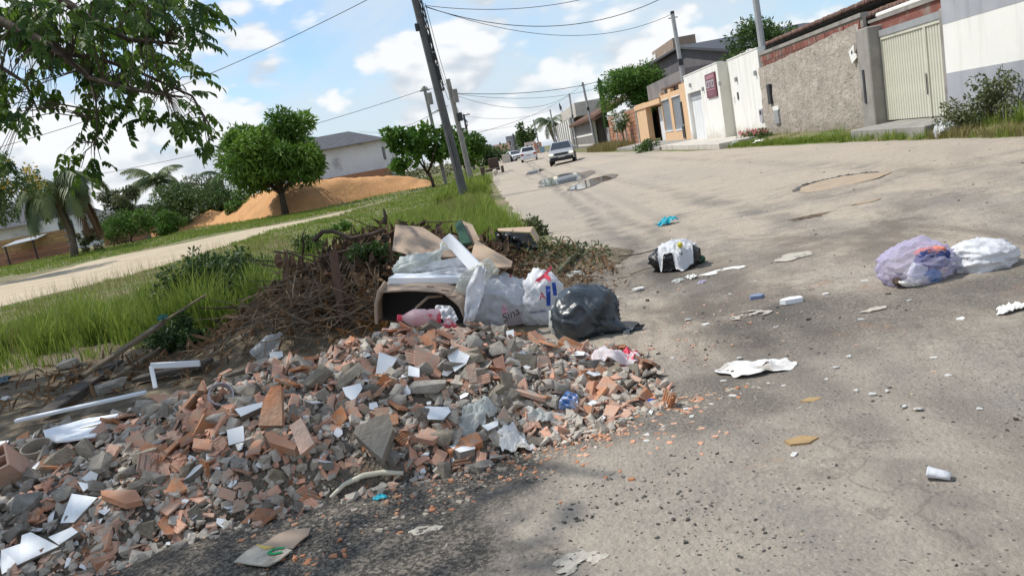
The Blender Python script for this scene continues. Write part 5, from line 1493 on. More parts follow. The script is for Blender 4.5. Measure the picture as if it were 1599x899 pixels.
def shard_mesh(name, seed, mat_, kind):
    """piece of hollow clay block: an extruded profile with grooved faces and ragged ends"""
    r = random.Random(seed); th = r.uniform(.09, .14); w = r.uniform(.5, .8)
    prof = []
    ng = r.choice([3, 4, 5]) if seed % 3 == 0 else 0
    if not ng: prof += [(-w/2, th), (0, th*r.uniform(.9, 1.15))]
    for i in range(ng):                     # grooved top face
        a = -w/2+w*i/ng; q = w/ng
        prof += [(a, th), (a+q*.62, th), (a+q*.7, th*.72), (a+q*.95, th*.72)]
    prof += [(w/2, th)]
    if kind == 1: prof += [(w/2, -.30-r.random()*.15), (w/2-th, -.30-r.random()*.15), (w/2-th, 0)]     # L piece
    elif kind == 2: prof += [(w/2, 0), (th/2+.05, 0), (th/2+.05, -.35), (-th/2+.05, -.3), (-th/2+.05, 0)]     # T piece
    else: prof += [(w/2, 0)]
    prof += [(-w/2, 0)]
    n = len(prof); vs = []
    s0, s1 = r.uniform(-.5, .5), r.uniform(-.5, .5)
    for e, sl in ((-.5, s0), (.5, s1)):
        for (y, z) in prof: vs.append((e+sl*y+r.uniform(-.05, .05), y, z))
    b = MB(); b.add(vs, [tuple(range(n)), tuple(range(n, 2*n))[::-1]]+[(i, i+n, (i+1) % n+n, (i+1) % n) for i in range(n)])
    me = b.mesh(name); me.materials.append(mat_)
    bm = bmesh.new(); bm.from_mesh(me); bmesh.ops.recalc_face_normals(bm, faces=bm.faces[:]); bm.to_mesh(me); bm.free(); return me
def tile_mesh(name, seed):
    r = random.Random(seed); n = r.choice([4, 5, 5, 6]); th = r.choice([.06, .08, .22])
    pts = []
    for i in range(n):
        t = 2*math.pi*(i+r.uniform(-.3, .3))/n; q = r.uniform(.34, .56); pts.append(Vector((q*math.cos(t)*1.15, q*math.sin(t)*.8, th)))
    b = MB(); b.slab(pts, th, 0, 1); return b.mesh(name)
chunks = [hull_mesh('concrete_chunk', i, mt_cement, (1, RND.uniform(.6, .85), RND.uniform(.38, .65)), RND.choice([13, 17, 22])) for i in range(16)]
slabs = [hull_mesh('concrete_chunk', 60+i, mt_cement, (1, .7, .22), 14, .35) for i in range(6)]
shards = [shard_mesh('brick_fragment', i, mt_terra, i % 4) for i in range(14)]
nubs = [hull_mesh('brick_fragment', 90+i, mt_terra, (1, .6, .28), 12, .5) for i in range(6)]
tiles = []
for i in range(9):
    me = tile_mesh('tile_fragment', i); me.materials.append(mt_glaze); me.materials.append(mt_mortarb); tiles.append(me)
def gnormal(x, y):
    e = .04; return Vector((G(x-e, y)-G(x+e, y), G(x, y-e)-G(x, y+e), 2*e)).normalized()
r = random.Random(21)
pieces = []
def sample_spot():
    while True:
        x = r.uniform(-4.9, .66); c = np.interp(x, RX, RC); w = np.interp(x, RX, RW); h = np.interp(x, RX, RH)
        u = r.uniform(-1.04, .55)
        if x > -1.4: u = r.uniform(-1.06, .95)
        if x > .1 and r.random() < (x-.1)*1.3: continue
        y = c+u*w
        if x < -3.4 and y < 3.2: continue
        return x, y, u
KEEP = [(gp(*a[:2]), a[2]) for a in ((955, 566, .15), (980, 566, .10), (887, 640, .07), (742, 652, .10), (808, 708, .09), (408, 566, .12), (850, 655, .07), (670, 514, .12), (613, 520, .08), (105, 672, .12), (150, 665, .12), (50, 862, .13), (20, 868, .09), (95, 838, .06), (122, 793, .08), (684, 644, .05), (522, 782, .06), (545, 763, .07), (575, 752, .07), (605, 748, .06), (630, 750, .05))]
spot_src = [sample_spot() for i in range(9000)]
for (x, y, u) in spot_src:
    if any((x-k.x)**2+(y-k.y)**2 < q*q for k, q in KEEP): continue
    edge_ = abs(u) > .86
    k = r.random()
    s = math.exp(r.gauss(math.log(.043), .50)); s = max(.016, min(s, .14))
    if edge_: s *= .55
    kind = 'b' if k < .32 else ('c' if k < .955 else 't')
    # the heap has patches richer in one or the other
    if noise.noise(Vector((x*1.3, y*1.3, 2))) > .22 and kind == 'c' and r.random() < .45: kind = 'b'
    if kind == 't': s = max(.04, s*1.05)
    pieces.append((s, kind, x, y))
for i in range(2200):                        # small spall along the front foot
    x = r.uniform(-4.2, .6); c = np.interp(x, RX, RC); w = np.interp(x, RX, RW); y = c-w*r.uniform(.70, 1.10)
    if any((x-k.x)**2+(y-k.y)**2 < q*q for k, q in KEEP): continue
    pieces.append((min(.09, math.exp(r.gauss(math.log(.034), .45))), 'b' if r.random() < .36 else ('c' if r.random() < .93 else 't'), x, y))
pieces.sort(key=lambda q: -q[0]/(q[3]))
def orient(x, y, flat):
    n_ = gnormal(x, y); q = n_.to_track_quat('Z', 'Y').to_matrix()
    t = r.gauss(0, flat); t2 = r.gauss(0, flat)
    return q @ Euler((t, t2, 0)).to_matrix() @ Matrix.Rotation(r.uniform(0, 6.28), 3, 'Z')
lab = {'b': ('brick_fragment', 'small broken terracotta piece lying loose in the rubble heap', 'brick fragment', 'broken terracotta pieces of the rubble heap'),
       'c': ('concrete_chunk', 'small grey lump of broken cement lying loose in the rubble heap', 'concrete chunk', 'grey cement lumps of the rubble heap'),
       't': ('tile_fragment', 'small broken white tile piece lying loose in the rubble heap', 'tile fragment', 'small white tile pieces of the rubble heap')}
MARKS = [('the fan shaped cement wedge', 584, 680), ('the red hollow block', 18, 745), ('the beige pipe collar', 68, 705), ('the cyan scrap', 594, 779), ('the kite shaped white tile', 602, 568), ('the blue wrapper', 887, 632),
         ('the cream plastic arch', 575, 755), ('the slate rubbish bag', 920, 500), ('the clear jug', 408, 548), ('the tall upright terracotta slab', 424, 636), ('the printed cardboard', 428, 862), ('the grey paper cone', 812, 695),
         ('the large curved white tile', 122, 793), ('the red ended bag', 960, 555), ('the crushed bottle', 665, 500), ('the long white bar', 130, 648), ('the oval cement lump', 498, 595), ('the broken white board', 45, 860),
         ('the curved orange roof tile', 188, 775), ('the square white tile', 646, 580), ('the wide white tile slab', 684, 644), ('the thick white topped slab', 722, 697), ('the printed shopping bags', 815, 480), ('the white angle frame', 255, 590)]
used_lab = set()
def piece_label(kind, px, py, me):
    a = sorted(MARKS, key=lambda m_: (m_[1]-px)**2+(m_[2]-py)**2)[0]
    dx, dy = px-a[1], py-a[2]
    side = 'on its right' if abs(dx) > abs(dy) and dx > 0 else ('on its left' if abs(dx) > abs(dy) else ('just below it' if dy > 0 else 'just above it'))
    ds = math.hypot(dx, dy)
    far = '' if ds < 60 else ('farther off, ' if ds < 110 else 'farthest off, ')
    shp = {'b': 'large terracotta block piece', 'c': 'large grey cement lump', 't': 'larger broken white tile piece'}[kind]
    if kind == 'b' and me in shards: shp = 'large grooved terracotta piece' if shards.index(me) % 3 == 0 else ('large angled terracotta piece' if shards.index(me) % 4 in (1, 2) else 'large flat terracotta piece')
    if kind == 'c' and me in slabs: shp = 'large flat grey cement slab'
    t = f'{shp} near {a[0]}, {far}{side}'
    return None if t in used_lab else t
cntk = {'b': 0, 'c': 0, 't': 0}; LIM = {'b': 290, 'c': 290, 't': 120}
rest = {'b': ([], [], [0]), 'c': ([], [], [0]), 't': ([], [], [0])}
for (s, kind, x, y) in pieces:
    if kind == 'b': me = r.choice(shards) if s > .05 or r.random() < .5 else r.choice(nubs); flat = .45
    elif kind == 'c': me = r.choice(chunks) if r.random() < .8 else r.choice(slabs); flat = .5
    else: me = r.choice(tiles); flat = .35
    Rm = orient(x, y, flat); sc_ = s*(1.15 if kind == 'b' else 1.15)
    z = G(x, y)+s*r.uniform(.0, .38)
    if cntk[kind] < LIM[kind]:
        o = bpy.data.objects.new(lab[kind][0], me); COL.objects.link(o)
        o.matrix_world = Matrix.Translation((x, y, z)) @ Rm.to_4x4() @ Matrix.Diagonal((sc_, sc_, sc_, 1))
        lb_, ct_, gr_ = lab[kind][1:]
        if cntk[kind] < 130:
            X_, Y_, _z = proj((x, y, z)); l2 = piece_label(kind, X_, Y_, me) if -20 < X_ < 1620 and Y_ < 915 else None
            if l2: lb_ = l2; used_lab.add(l2)
        tag(o, lb_, ct_, gr_); cntk[kind] += 1
    else:
        vs, fs, oo = rest[kind]; nv = len(me.vertices)
        A = np.zeros(nv*3); me.vertices.foreach_get('co', A); A = A.reshape(-1, 3)@np.array(Rm).T*sc_+np.array((x, y, z))
        vs.append(A)
        for p in me.polygons: fs.append((tuple(i+oo[0] for i in p.vertices), p.material_index))
        oo[0] += nv
for kind, nm, mats in (('b', 'brick_rubble', [mt_terra]), ('c', 'cement_rubble', [mt_cement]), ('t', 'tile_rubble', [mt_glaze, mt_mortarb])):
    vs, fs, oo = rest[kind]
    if not vs: continue
    me = bpy.data.meshes.new(nm); me.from_pydata(np.concatenate(vs).tolist(), [], [f for f, _ in fs]); me.polygons.foreach_set('material_index', [q for _, q in fs]); me.update()
    tag(link(nm, me, mats), kind='stuff')
# pieces one can pick out
def hero(name, me, mats, label, cat, px, py, s, rot, lift=.05, lift_px=0):
    p = gp(px, py); o = bpy.data.objects.new(name, me); COL.objects.link(o)
    if mats and not me.materials:
        for q in mats: me.materials.append(q)
    o.location = p+Vector((0, 0, lift)); o.rotation_euler = rot; o.scale = (s, s, s); return tag(o, label, cat)
def slab_at(name, label, cat, corners, th, mats, dz=0.0, mi_side=None, bev=0.):
    """corners: (px, py, y) triplets"""
    b = MB(); b.slab([aty(px, py, y)+Vector((0, 0, dz)) for px, py, y in corners], th, 0, mi_side)
    o = b.build(name, mats, bevel=bev); return tag(o, label, cat)
def yat(px, py): return gp(px, py).y
def poly_at(name, label, cat, pts, th, mats, front=.0, lean=.0, mi_side=None):
    """a broken flat piece whose outline (pixels) lies near the heap surface, brought a little towards the camera and leaning"""
    c = [sum(a[0] for a in pts)/len(pts), sum(a[1] for a in pts)/len(pts)]; y0 = yat(c[0], max(a[1] for a in pts)-2)-front-.05
    lo = max(a[1] for a in pts); hi = min(a[1] for a in pts)
    P = [aty(px, py, y0+lean*(lo-py)/(lo-hi+1e-6)) for px, py in pts]
    n_ = newell(P)
    if n_.dot(CAM-P[0]) < 0: P = P[::-1]
    b = MB(); b.slab(P, th, 0, mi_side); return tag(b.build(name, mats), label, cat)
T2 = [mt_glaze, mt_mortarb]
def flat_on(name, label, cat, pts, lift, th, mats, mi_side=None):
    P = [gp(a, c, lift) for a, c in pts]; n_ = newell(P)
    if n_.z < 0: P = P[::-1]
    b = MB(); b.slab(P, th, 0, mi_side); return tag(b.build(name, mats), label, cat)
flat_on('tile_fragment', 'large curved white tile piece near the left front of the rubble', 'tile fragment', [(112, 770), (152, 776), (115, 815), (94, 816), (104, 790)], .055, .012, T2, 1)
flat_on('white_board', 'big broken white board at the lower left front of the rubble', 'board', [(2, 858), (32, 848), (34, 835), (48, 830), (92, 852), (30, 880), (3, 896), (0, 880)], .05, .012, T2, 1)
flat_on('white_board', 'second white board shard beside the big one at lower left', 'board', [(75, 838), (112, 822), (122, 830), (92, 850)], .06, .015, T2, 1)
poly_at('tile_fragment', 'upright kite shaped white tile at the rubble centre top', 'tile fragment', [(592, 549), (621, 559), (602, 587), (586, 586)], .012, T2, .05, .10, 1)
poly_at('tile_fragment', 'white tile propped beside the round grey cement lump', 'tile fragment', [(534, 605), (563, 598), (566, 606), (552, 627), (540, 618)], .03, T2, .05, .10, 1)
poly_at('tile_fragment', 'small square white tile right of the kite shaped tile', 'tile fragment', [(638, 570), (655, 575), (655, 589), (637, 586)], .012, T2, .05, .08, 1)
flat_on('tile_fragment', 'wide white tile slab at the right middle of the rubble', 'tile fragment', [(663, 634), (700, 635), (704, 642), (692, 655), (668, 654)], .07, .014, T2, 1)
poly_at('tile_fragment', 'thick cement slab with white top at the rubble front', 'tile fragment', [(701, 696), (742, 688), (742, 700), (718, 706)], .06, T2, .03, .14, 1)
poly_at('tile_fragment', 'long white topped sliver on the left of the rubble', 'tile fragment', [(366, 638), (410, 627), (411, 634), (376, 650)], .035, T2, .04, .1, 1)
poly_at('tile_fragment', 'upright white tile under the long white sliver', 'tile fragment', [(354, 671), (380, 664), (382, 688), (357, 695)], .012, T2, .05, .06, 1)
poly_at('tile_fragment', 'white tile with grey stain at the right rubble crest', 'tile fragment', [(790, 517), (802, 514), (803, 532), (794, 536)], .015, T2, .05, .06, 1)
poly_at('tile_fragment', 'bright narrow white tile at the right end of the rubble', 'tile fragment', [(862, 530), (882, 544), (876, 546), (864, 538)], .02, T2, .04, .06, 1)
poly_at('tile_fragment', 'white edged piece low in front of the orange slabs', 'tile fragment', [(485, 712), (521, 721), (508, 722), (488, 718)], .04, T2, .03, .1, 1)
poly_at('tile_fragment', 'white tile by the tied clear plastic scrap', 'tile fragment', [(752, 664), (778, 656), (778, 664), (762, 672)], .015, T2, .03, .1, 1)
poly_at('tile_fragment', 'rounded white chip upper left in the rubble', 'tile fragment', [(420, 549), (441, 548), (442, 556), (428, 564), (422, 560)], .012, T2, .05, .06, 1)
poly_at('tile_fragment', 'white triangle sliver behind the grey lumps at left', 'tile fragment', [(121, 751), (145, 756), (130, 767)], .012, T2, .05, .06, 1)
TB = [mt_terra]
def block_slab(label, pts, th, front, lean): 
    o = poly_at('brick_slab', label, 'brick slab', pts, th, TB, front, lean); return o
block_slab('large leaning terracotta slab with a grooved face at centre left', [(452, 664), (470, 652), (490, 692), (469, 710)], .05, .10, .10)
block_slab('long terracotta slab lying left of the leaning grooved one', [(413, 675), (424, 672), (464, 693), (460, 702), (420, 690)], .06, .08, .1)
block_slab('tall upright terracotta slab at the left middle of the heap', [(423, 603), (439, 601), (441, 664), (403, 664), (410, 628)], .05, .08, .14)
block_slab('curved pale orange roof tile piece at the left front', [(157, 765), (212, 764), (222, 780), (196, 786), (158, 772)], .03, .06, .12)
block_slab('ribbed orange block face standing near the left', [(172, 692), (187, 696), (172, 721), (155, 719)], .03, .06, .06)
block_slab('long low terracotta piece at the bottom left front', [(140, 872), (172, 862), (178, 868), (150, 880)], .04, .02, .12)
block_slab('flat pinkish terracotta slab at the right front', [(648, 682), (668, 666), (690, 676), (676, 688)], .03, .05, .12)
block_slab('upright orange block piece in the right part of the heap', [(727, 570), (742, 566), (745, 596), (733, 598)], .03, .08, .06)
block_slab('dark orange piece at the top right crest', [(703, 528), (714, 536), (738, 545), (732, 552), (706, 544)], .03, .06, .06)
b = MB()
pc = [(585, 650), (607, 646), (614, 668), (596, 716), (584, 706), (552, 676), (556, 664), (570, 660)]
poly_at('concrete_wedge', 'big fan shaped moulded cement wedge at the heap centre front', 'concrete piece', pc, .09, [mt_cement], .10, .16)
poly_at('concrete_wedge', 'small raised upper face of the moulded cement wedge', 'concrete piece', [(563, 657), (590, 655), (586, 666), (570, 675), (558, 670)], .05, [mt_cement], .14, .06)
poly_at('striped_tile', 'small red grooved tile just above the cement wedge', 'tile', [(584, 636), (606, 635), (606, 646), (597, 657), (586, 650)], .015, TB, .16, .04)
def hchunk(seed, asp, px, py, s, rot, label, pw=.6, n=26):
    me = hull_mesh('concrete_chunk', seed, mt_cement, asp, n, pw); hero('concrete_chunk', me, None, label, 'concrete chunk', px, py, s, rot, s*.18)
hchunk(301, (1, .62, .5), 498, 600, .17, (0, -.35, .5), 'smooth oval blue grey cement lump at the heap centre left', .9, 40)
hchunk(302, (1, .35, .25), 545, 600, .22, (0, -.5, .2), 'long flat grey cement bar leaning right of the oval lump')
hchunk(303, (1, .4, .35), 668, 615, .22, (0, .22, .1), 'long grey cement bar right of the small square tile')
hchunk(304, (1, .9, .4), 708, 572, .17, (.4, .1, .3), 'broad flat grey cement slab on the right crest', .4, 14)
hchunk(305, (1, .8, .7), 580, 615, .12, (0, .2, .7), 'round brown grey cement lump under the white tile', .9, 34)
hchunk(306, (1, .8, .6), 690, 690, .14, (0, .1, .3), 'large rounded cement lump at the right front edge')
hchunk(307, (1, .45, .4), 740, 590, .16, (.1, .3, .9), 'blocky cement lump below the upright orange piece')
hchunk(308, (1, .6, .5), 232, 720, .15, (0, .1, .9), 'pale cement lump on the left half of the heap')
hchunk(309, (1, .4, .4), 90, 730, .24, (0, -.45, .3), 'long brown grey cement log at the far left')
hchunk(310, (1, .8, .7), 45, 800, .17, (0, .1, .1), 'big rough cement lump at the far left front')
# hollow red block at the left edge
p = gp(14, 752); hb = thing('hollow_brick', 'red hollow clay block standing at the left picture edge', 'brick', p)
Rh = Euler((-.85, -.25, .35)).to_matrix(); b = MB()
def hbx(c, sz): b.box(p+Vector((0, 0, .07))+Rh @ Vector(c), sz, Rh)
for x_ in (-.075, 0, .075): hbx((x_, 0, 0), (.012, .24, .15))
for z_ in (-.07, .07): hbx((0, 0, z_), (.162, .238, .012))
hbx((0, 0, 0), (.137, .236, .010))
b.build('block', TB, hb)
# pipe collar and pipe
mt_pvc = M('cream_pvc', (.62, .58, .46), (.55, .51, .40), sc=4, c3=(.40, .36, .28), sc3=3, rough=.5, bump=.05)
mt_beige = M('beige_pvc', (.36, .31, .25), (.30, .26, .21), sc=4, rough=.7, bump=.1)
def ring(name, label, p, axis_, L_, r0, th, mat_):
    axis_ = Vector(axis_).normalized(); q = axis_.to_track_quat('Z', 'Y').to_matrix(); n = 24; vs = []
    for (rr, z) in ((r0, 0), (r0, L_), (r0-th, L_), (r0-th, 0)):
        for i in range(n): vs.append(Vector(p)+q @ Vector((rr*math.cos(2*math.pi*i/n), rr*math.sin(2*math.pi*i/n), z)))
    b = MB(); b.add(vs, [(k*n+i, k*n+(i+1) % n, ((k+1) % 4)*n+(i+1) % n, ((k+1) % 4)*n+i) for k in range(4) for i in range(n)])
    return tag(b.build(name, mat_, smooth=False), label, 'pipe')
q = gp(66, 722); ring('pipe_collar', 'short beige pipe collar standing open on the left rubble', q+Vector((0, 0, .01)), (.1, -.25, 1), .11, .085, .008, mt_beige)
q = gp(-6, 735); ring('pipe', 'cream plastic pipe end behind the red hollow block', q+Vector((-.05, .05, .05)), (1, -.12, .05), .17, .06, .005, mt_pvc)
q = gp(345, 625); ring('bent_pipe', 'grey plastic half elbow ring stuck in the rubble at left', q+Vector((0, 0, .02)), (.5, -.7, .5), .06, .07, .006, mt_signgrey)

# ================================================================ dumped waste
mt_white_film = M('white_film', (.80, .81, .83), (.72, .73, .76), sc=3, rough=.42, spec=.4, bump=.35, bs=9, transl=.25, bdist=.03)
mt_black_film = M('black_film', (.012, .013, .015), (.022, .023, .026), sc=4, rough=.32, spec=.5, bump=.4, bs=8, bdist=.03)
mt_slate_film = M('dark_bag_film', (.032, .042, .052), (.042, .052, .062), sc=4, rough=.31, spec=.5, bump=.2, bs=5, bdist=.03)
mt_lilac_film = M('lilac_film', (.62, .56, .80), (.70, .66, .84), sc=4, rough=.35, spec=.4, bump=.35, bs=8, transl=.3, transp=.72, bdist=.03)
mt_milky_film = M('milky_film', (.66, .69, .74), (.74, .75, .77), sc=3, c3=(.70, .50, .56), sc3=2.2, lo3=.56, hi3=.72, rough=.35, spec=.4, bump=.35, bs=8, transl=.3, transp=.12, bdist=.03)
mt_clear_film = M('clear_film', (.72, .77, .74), (.80, .82, .78), sc=3, rough=.25, spec=.5, bump=.4, bs=9, transl=.35, transp=.42, bdist=.03)
mt_cream_film = M('cream_film', (.78, .77, .66), (.86, .86, .78), sc=4, rough=.3, spec=.5, bump=.5, bs=10, transl=.35, transp=.15, bdist=.04)
mt_foam = M('styrofoam', (.80, .82, .85), (.76, .78, .81), sc=3, rough=.8, bump=.05, bs=90)
mt_card = M('cardboard', (.40, .305, .23), (.33, .25, .19), sc=2.5, c3=(.28, .20, .145), sc3=2, rough=.9, bump=.08, bs=25)
mt_card2 = M('pale_cardboard', (.52, .385, .27), (.45, .33, .235), sc=2.5, rough=.9, bump=.08, bs=25)
mt_red = M('red_print', (.62, .05, .10), (.70, .12, .16), sc=4, rough=.4, bump=.2, bs=10)
mt_blue = M('blue_print', (.03, .07, .33), (.04, .10, .42), sc=4, rough=.4, bump=0)
mt_redink = M('red_ink', (.55, .04, .06), None, rough=.4, bump=0)
mt_dkink = M('dark_ink', (.055, .035, .05), None, rough=.5, bump=0)
mt_blueink = M('navy_ink', (.05, .06, .22), None, rough=.5, bump=0)
mt_cyan = M('cyan_plastic', (.02, .33, .43), (.03, .40, .50), sc=5, rough=.4, bump=.2, bs=12)
mt_paper = M('paper', (.76, .75, .72), (.66, .64, .60), sc=5, c3=(.45, .40, .34), sc3=4, lo3=.58, hi3=.7, rough=.9, bump=.3, bs=12)
mt_rag = M('rag_cloth', (.74, .73, .71), (.60, .58, .55), sc=7, c3=(.36, .32, .27), sc3=5, lo3=.56, hi3=.66, rough=.95, bump=.4, bs=18)
mt_dirtypaper = M('dirty_paper', (.42, .38, .32), (.52, .48, .41), sc=6, c3=(.25, .22, .18), sc3=7, lo3=.5, hi3=.65, rough=.95, bump=.4, bs=20)
def ico(sub):
    bm = bmesh.new(); bmesh.ops.create_icosphere(bm, subdivisions=sub, radius=1)
    V = np.array([v.co[:] for v in bm.verts]); F = np.array([[v.index for v in f.verts] for f in bm.faces]); bm.free(); return V, F
ICO5 = ico(5); ICO4 = ico(4)
def bag_geo(size, kd, seed, fold=.10, nf=11, lump=.15, wr=.05, neck=.35, sub=5, flat=-.55, sag=.0):
    V, F = ICO5 if sub == 5 else ICO4
    k = Vector(kd).normalized(); a = k.orthogonal().normalized(); c = k.cross(a); s = Vector((seed*3.1, seed*1.7, seed*.9)); out_ = np.empty_like(V)
    hs = Vector(size)/2
    for i, v in enumerate(V):
        n_ = Vector(v); ck = max(-1, min(1, n_.dot(k))); psi = math.acos(ck); phi = math.atan2(n_.dot(c), n_.dot(a))
        lm = noise.noise(n_*1.25+s)*lump+noise.noise(n_*2.6+s)*lump*.45
        wn = noise.noise(n_*1.9+s*.5)
        fo = (1-abs(math.sin(phi*nf*.5+2.6*wn+psi*.8)))**1.6*1.5; ey = math.exp(-psi/.75)
        fo2 = 1-abs(math.sin(phi*nf*1.1+4*wn+1.)); 
        rg = 1-abs(noise.noise(n_*3.1+s*1.3))*2.2; rg2 = 1-abs(noise.noise(n_*6.3+s*2.1))*2.2
        r_ = 1+lm+fold*(fo-.4)*(.38+ey)*min(1, psi/.25)+fold*.4*(fo2-.4)*(.1+ey)*min(1, psi/.25)+wr*(max(0, rg)**4-.25)*1.5+wr*.7*(max(0, rg2)**4-.25)
        r_ += neck*math.exp(-(psi/.20)**2)-.16*neck*math.exp(-((psi-.48)/.26)**2)
        p = Vector((n_.x*r_*hs.x, n_.y*r_*hs.y, n_.z*r_*hs.z))
        fz = flat*hs.z
        if p.z < fz:
            d = fz-p.z; p.z = fz-d*.18; e = 1+.16*min(1, d/hs.z); p.x *= e; p.y *= e
        out_[i] = p
    out_[:, 2] -= out_[:, 2].min(); return out_, F
def bag(name, label, cat, base, size, kd, mats, seed, parts=True, ear=.12, **kw):
    V, F = bag_geo(size, kd, seed, **kw); t = thing(name, label, cat, base)
    V = V+np.array(base); me = npmesh('bag_body', V-np.array(base), F, smooth=True)
    body = link('bag_body', me, mats, t); OFF[body.name] = Vector(base)
    if ear:
        k = Vector(kd).normalized(); hs = Vector(size)/2; tip = Vector(V[np.argmax((V-np.array(base)-np.array([0, 0, hs.z*.8]))@np.array(k))]); a = k.orthogonal().normalized(); c = k.cross(a)
        vs, fs = [], []; n = 26; rr = random.Random(seed)
        ph = [rr.uniform(0, 6) for _ in range(3)]
        for j in range(6):
            u = j/5
            for i in range(n):
                ang = 2*math.pi*i/n; R_ = ear*(.16+.75*u**1.2)*(1+.35*math.sin(3*ang+ph[0])+.25*math.sin(7*ang+ph[1])*u)
                vs.append(tip-k*ear*.25+k*ear*(1.0*u+.25*u*math.sin(2*ang+ph[2]))+(a*math.cos(ang)+c*math.sin(ang)*.5)*R_)
        for j in range(5):
            for i in range(n): fs.append((j*n+i, j*n+(i+1) % n, (j+1)*n+(i+1) % n, (j+1)*n+i))
        b = MB(); b.add(vs, fs); b.build('knot', mats, t, smooth=True)
    return t, body, V, F
def bvh_of(V, F): return BVHTree.FromPolygons([tuple(v) for v in V], [tuple(int(q) for q in f) for f in F])
def decal(name, parent, bvh, V2, F2, origin, ux, uy, mat_, lift=.003):
    """flat print laid onto a bag: 2-D shape points carried onto the surface along the view of its maker (normal = ux x uy)"""
    n_ = ux.cross(uy).normalized(); out_ = []
    for (x, y) in V2:
        p = origin+ux*x+uy*y; h = bvh.ray_cast(p+n_*.6, -n_)
        out_.append((h[0]+n_*lift) if h[0] else p)
    b = MB(); b.add(out_, F2); return b.build(name, mat_, parent)
def text_shape(txt, size, shear=0.):
    cu = bpy.data.curves.new('lettering', 'FONT'); cu.body = txt; cu.size = size; cu.resolution_u = 3; cu.align_x = 'CENTER'; cu.align_y = 'CENTER'; cu.shear = shear
    ob = bpy.data.objects.new('lettering', cu); COL.objects.link(ob); dg = bpy.context.evaluated_depsgraph_get(); me = bpy.data.meshes.new_from_object(ob.evaluated_get(dg))
    bm = bmesh.new(); bm.from_mesh(me); bmesh.ops.triangulate(bm, faces=bm.faces[:]); 
    bmesh.ops.subdivide_edges(bm, edges=[e for e in bm.edges if e.calc_length() > size*.12], cuts=2, use_grid_fill=True); bmesh.ops.triangulate(bm, faces=bm.faces[:])
    bm.verts.index_update(); V2 = [(v.co.x, v.co.y) for v in bm.verts]; F2 = [tuple(v.index for v in f.verts) for f in bm.faces]; bm.free()
    bpy.data.objects.remove(ob); bpy.data.curves.remove(cu); bpy.data.meshes.remove(me); return V2, F2
def rect_shape(pts, n=8):
    """bilinear patch over 4 corners"""
    V2 = []; 
    for i in range(n):
        for j in range(n):
            u, v = i/(n-1), j/(n-1); x = (1-u)*((1-v)*pts[0][0]+v*pts[3][0])+u*((1-v)*pts[1][0]+v*pts[2][0]); y = (1-u)*((1-v)*pts[0][1]+v*pts[3][1])+u*((1-v)*pts[1][1]+v*pts[2][1]); V2.append((x, y))
    return V2, [tuple(int(q) for q in f) for f in grid_faces(n, n)]
RT = _R.copy(); UP = _U.copy()
def crumple(name, label, cat, c, w, d, h, mat_, seed, rot=0., n=26, onheap=True, jag=.25, lift=.008, group=None, parent=None, hole=0.):
    r_ = random.Random(seed); s = Vector((seed*1.3, seed*.7, 2)); vs = []; c = Vector(c); ph = [r_.uniform(0, 6) for _ in range(4)]
    for i in range(n):
        for j in range(n):
            u, v = i/(n-1)*2-1, j/(n-1)*2-1
            # square to disc with a ragged rim
            x = u*math.sqrt(1-v*v/2); y = v*math.sqrt(1-u*u/2); ang = math.atan2(y, x); q = 1+jag*(math.sin(2*ang+ph[0])*.5+math.sin(3*ang+ph[1])*.4+math.sin(5*ang+ph[2])*.35+math.sin(9*ang+ph[3])*.2)
            x *= q*w/2; y *= q*d/2; X_ = c.x+x*math.cos(rot)-y*math.sin(rot); Y_ = c.y+x*math.sin(rot)+y*math.cos(rot)
            k = 1.7/max(w, d); pz = Vector((X_*k*1.5, Y_*k*1.5, 0))+s
            rg = (1-abs(noise.noise(pz*1.2))*2.)*.6+(1-abs(noise.noise(pz*2.7))*2.)*.4
            ed = 1-(u*u+v*v)*.32
            vs.append((X_, Y_, (G(X_, Y_) if onheap else c.z)+lift+max(0, rg)*h*ed))
    fcs = [tuple(int(q) for q in f) for f in grid_faces(n, n)]
    if hole: fcs = [f for f in fcs if noise.noise(Vector(vs[f[0]])*(9/max(w, d)*.5)+s)+.35*noise.noise(Vector(vs[f[0]])*(26/max(w, d)*.5)) < hole]
    b = MB(); b.add(vs, fcs); o = b.build(name, mat_, parent, smooth=True)
    return tag(o, label, cat, group) if parent is None else o

# ---- the big slate coloured bag right of the printed bags
q = gp(925, 527)
bag('rubbish_bag', 'large dark slate rubbish bag lying right of the printed shopping bags', 'rubbish bag', (q.x-.02, q.y+.15, base_z(q.x, q.y)-.01), (.52, .50, .50), (.75, -.6, -.35), mt_slate_film, 3, fold=.14, nf=11, lump=.12, wr=.02, neck=.45, ear=.10)
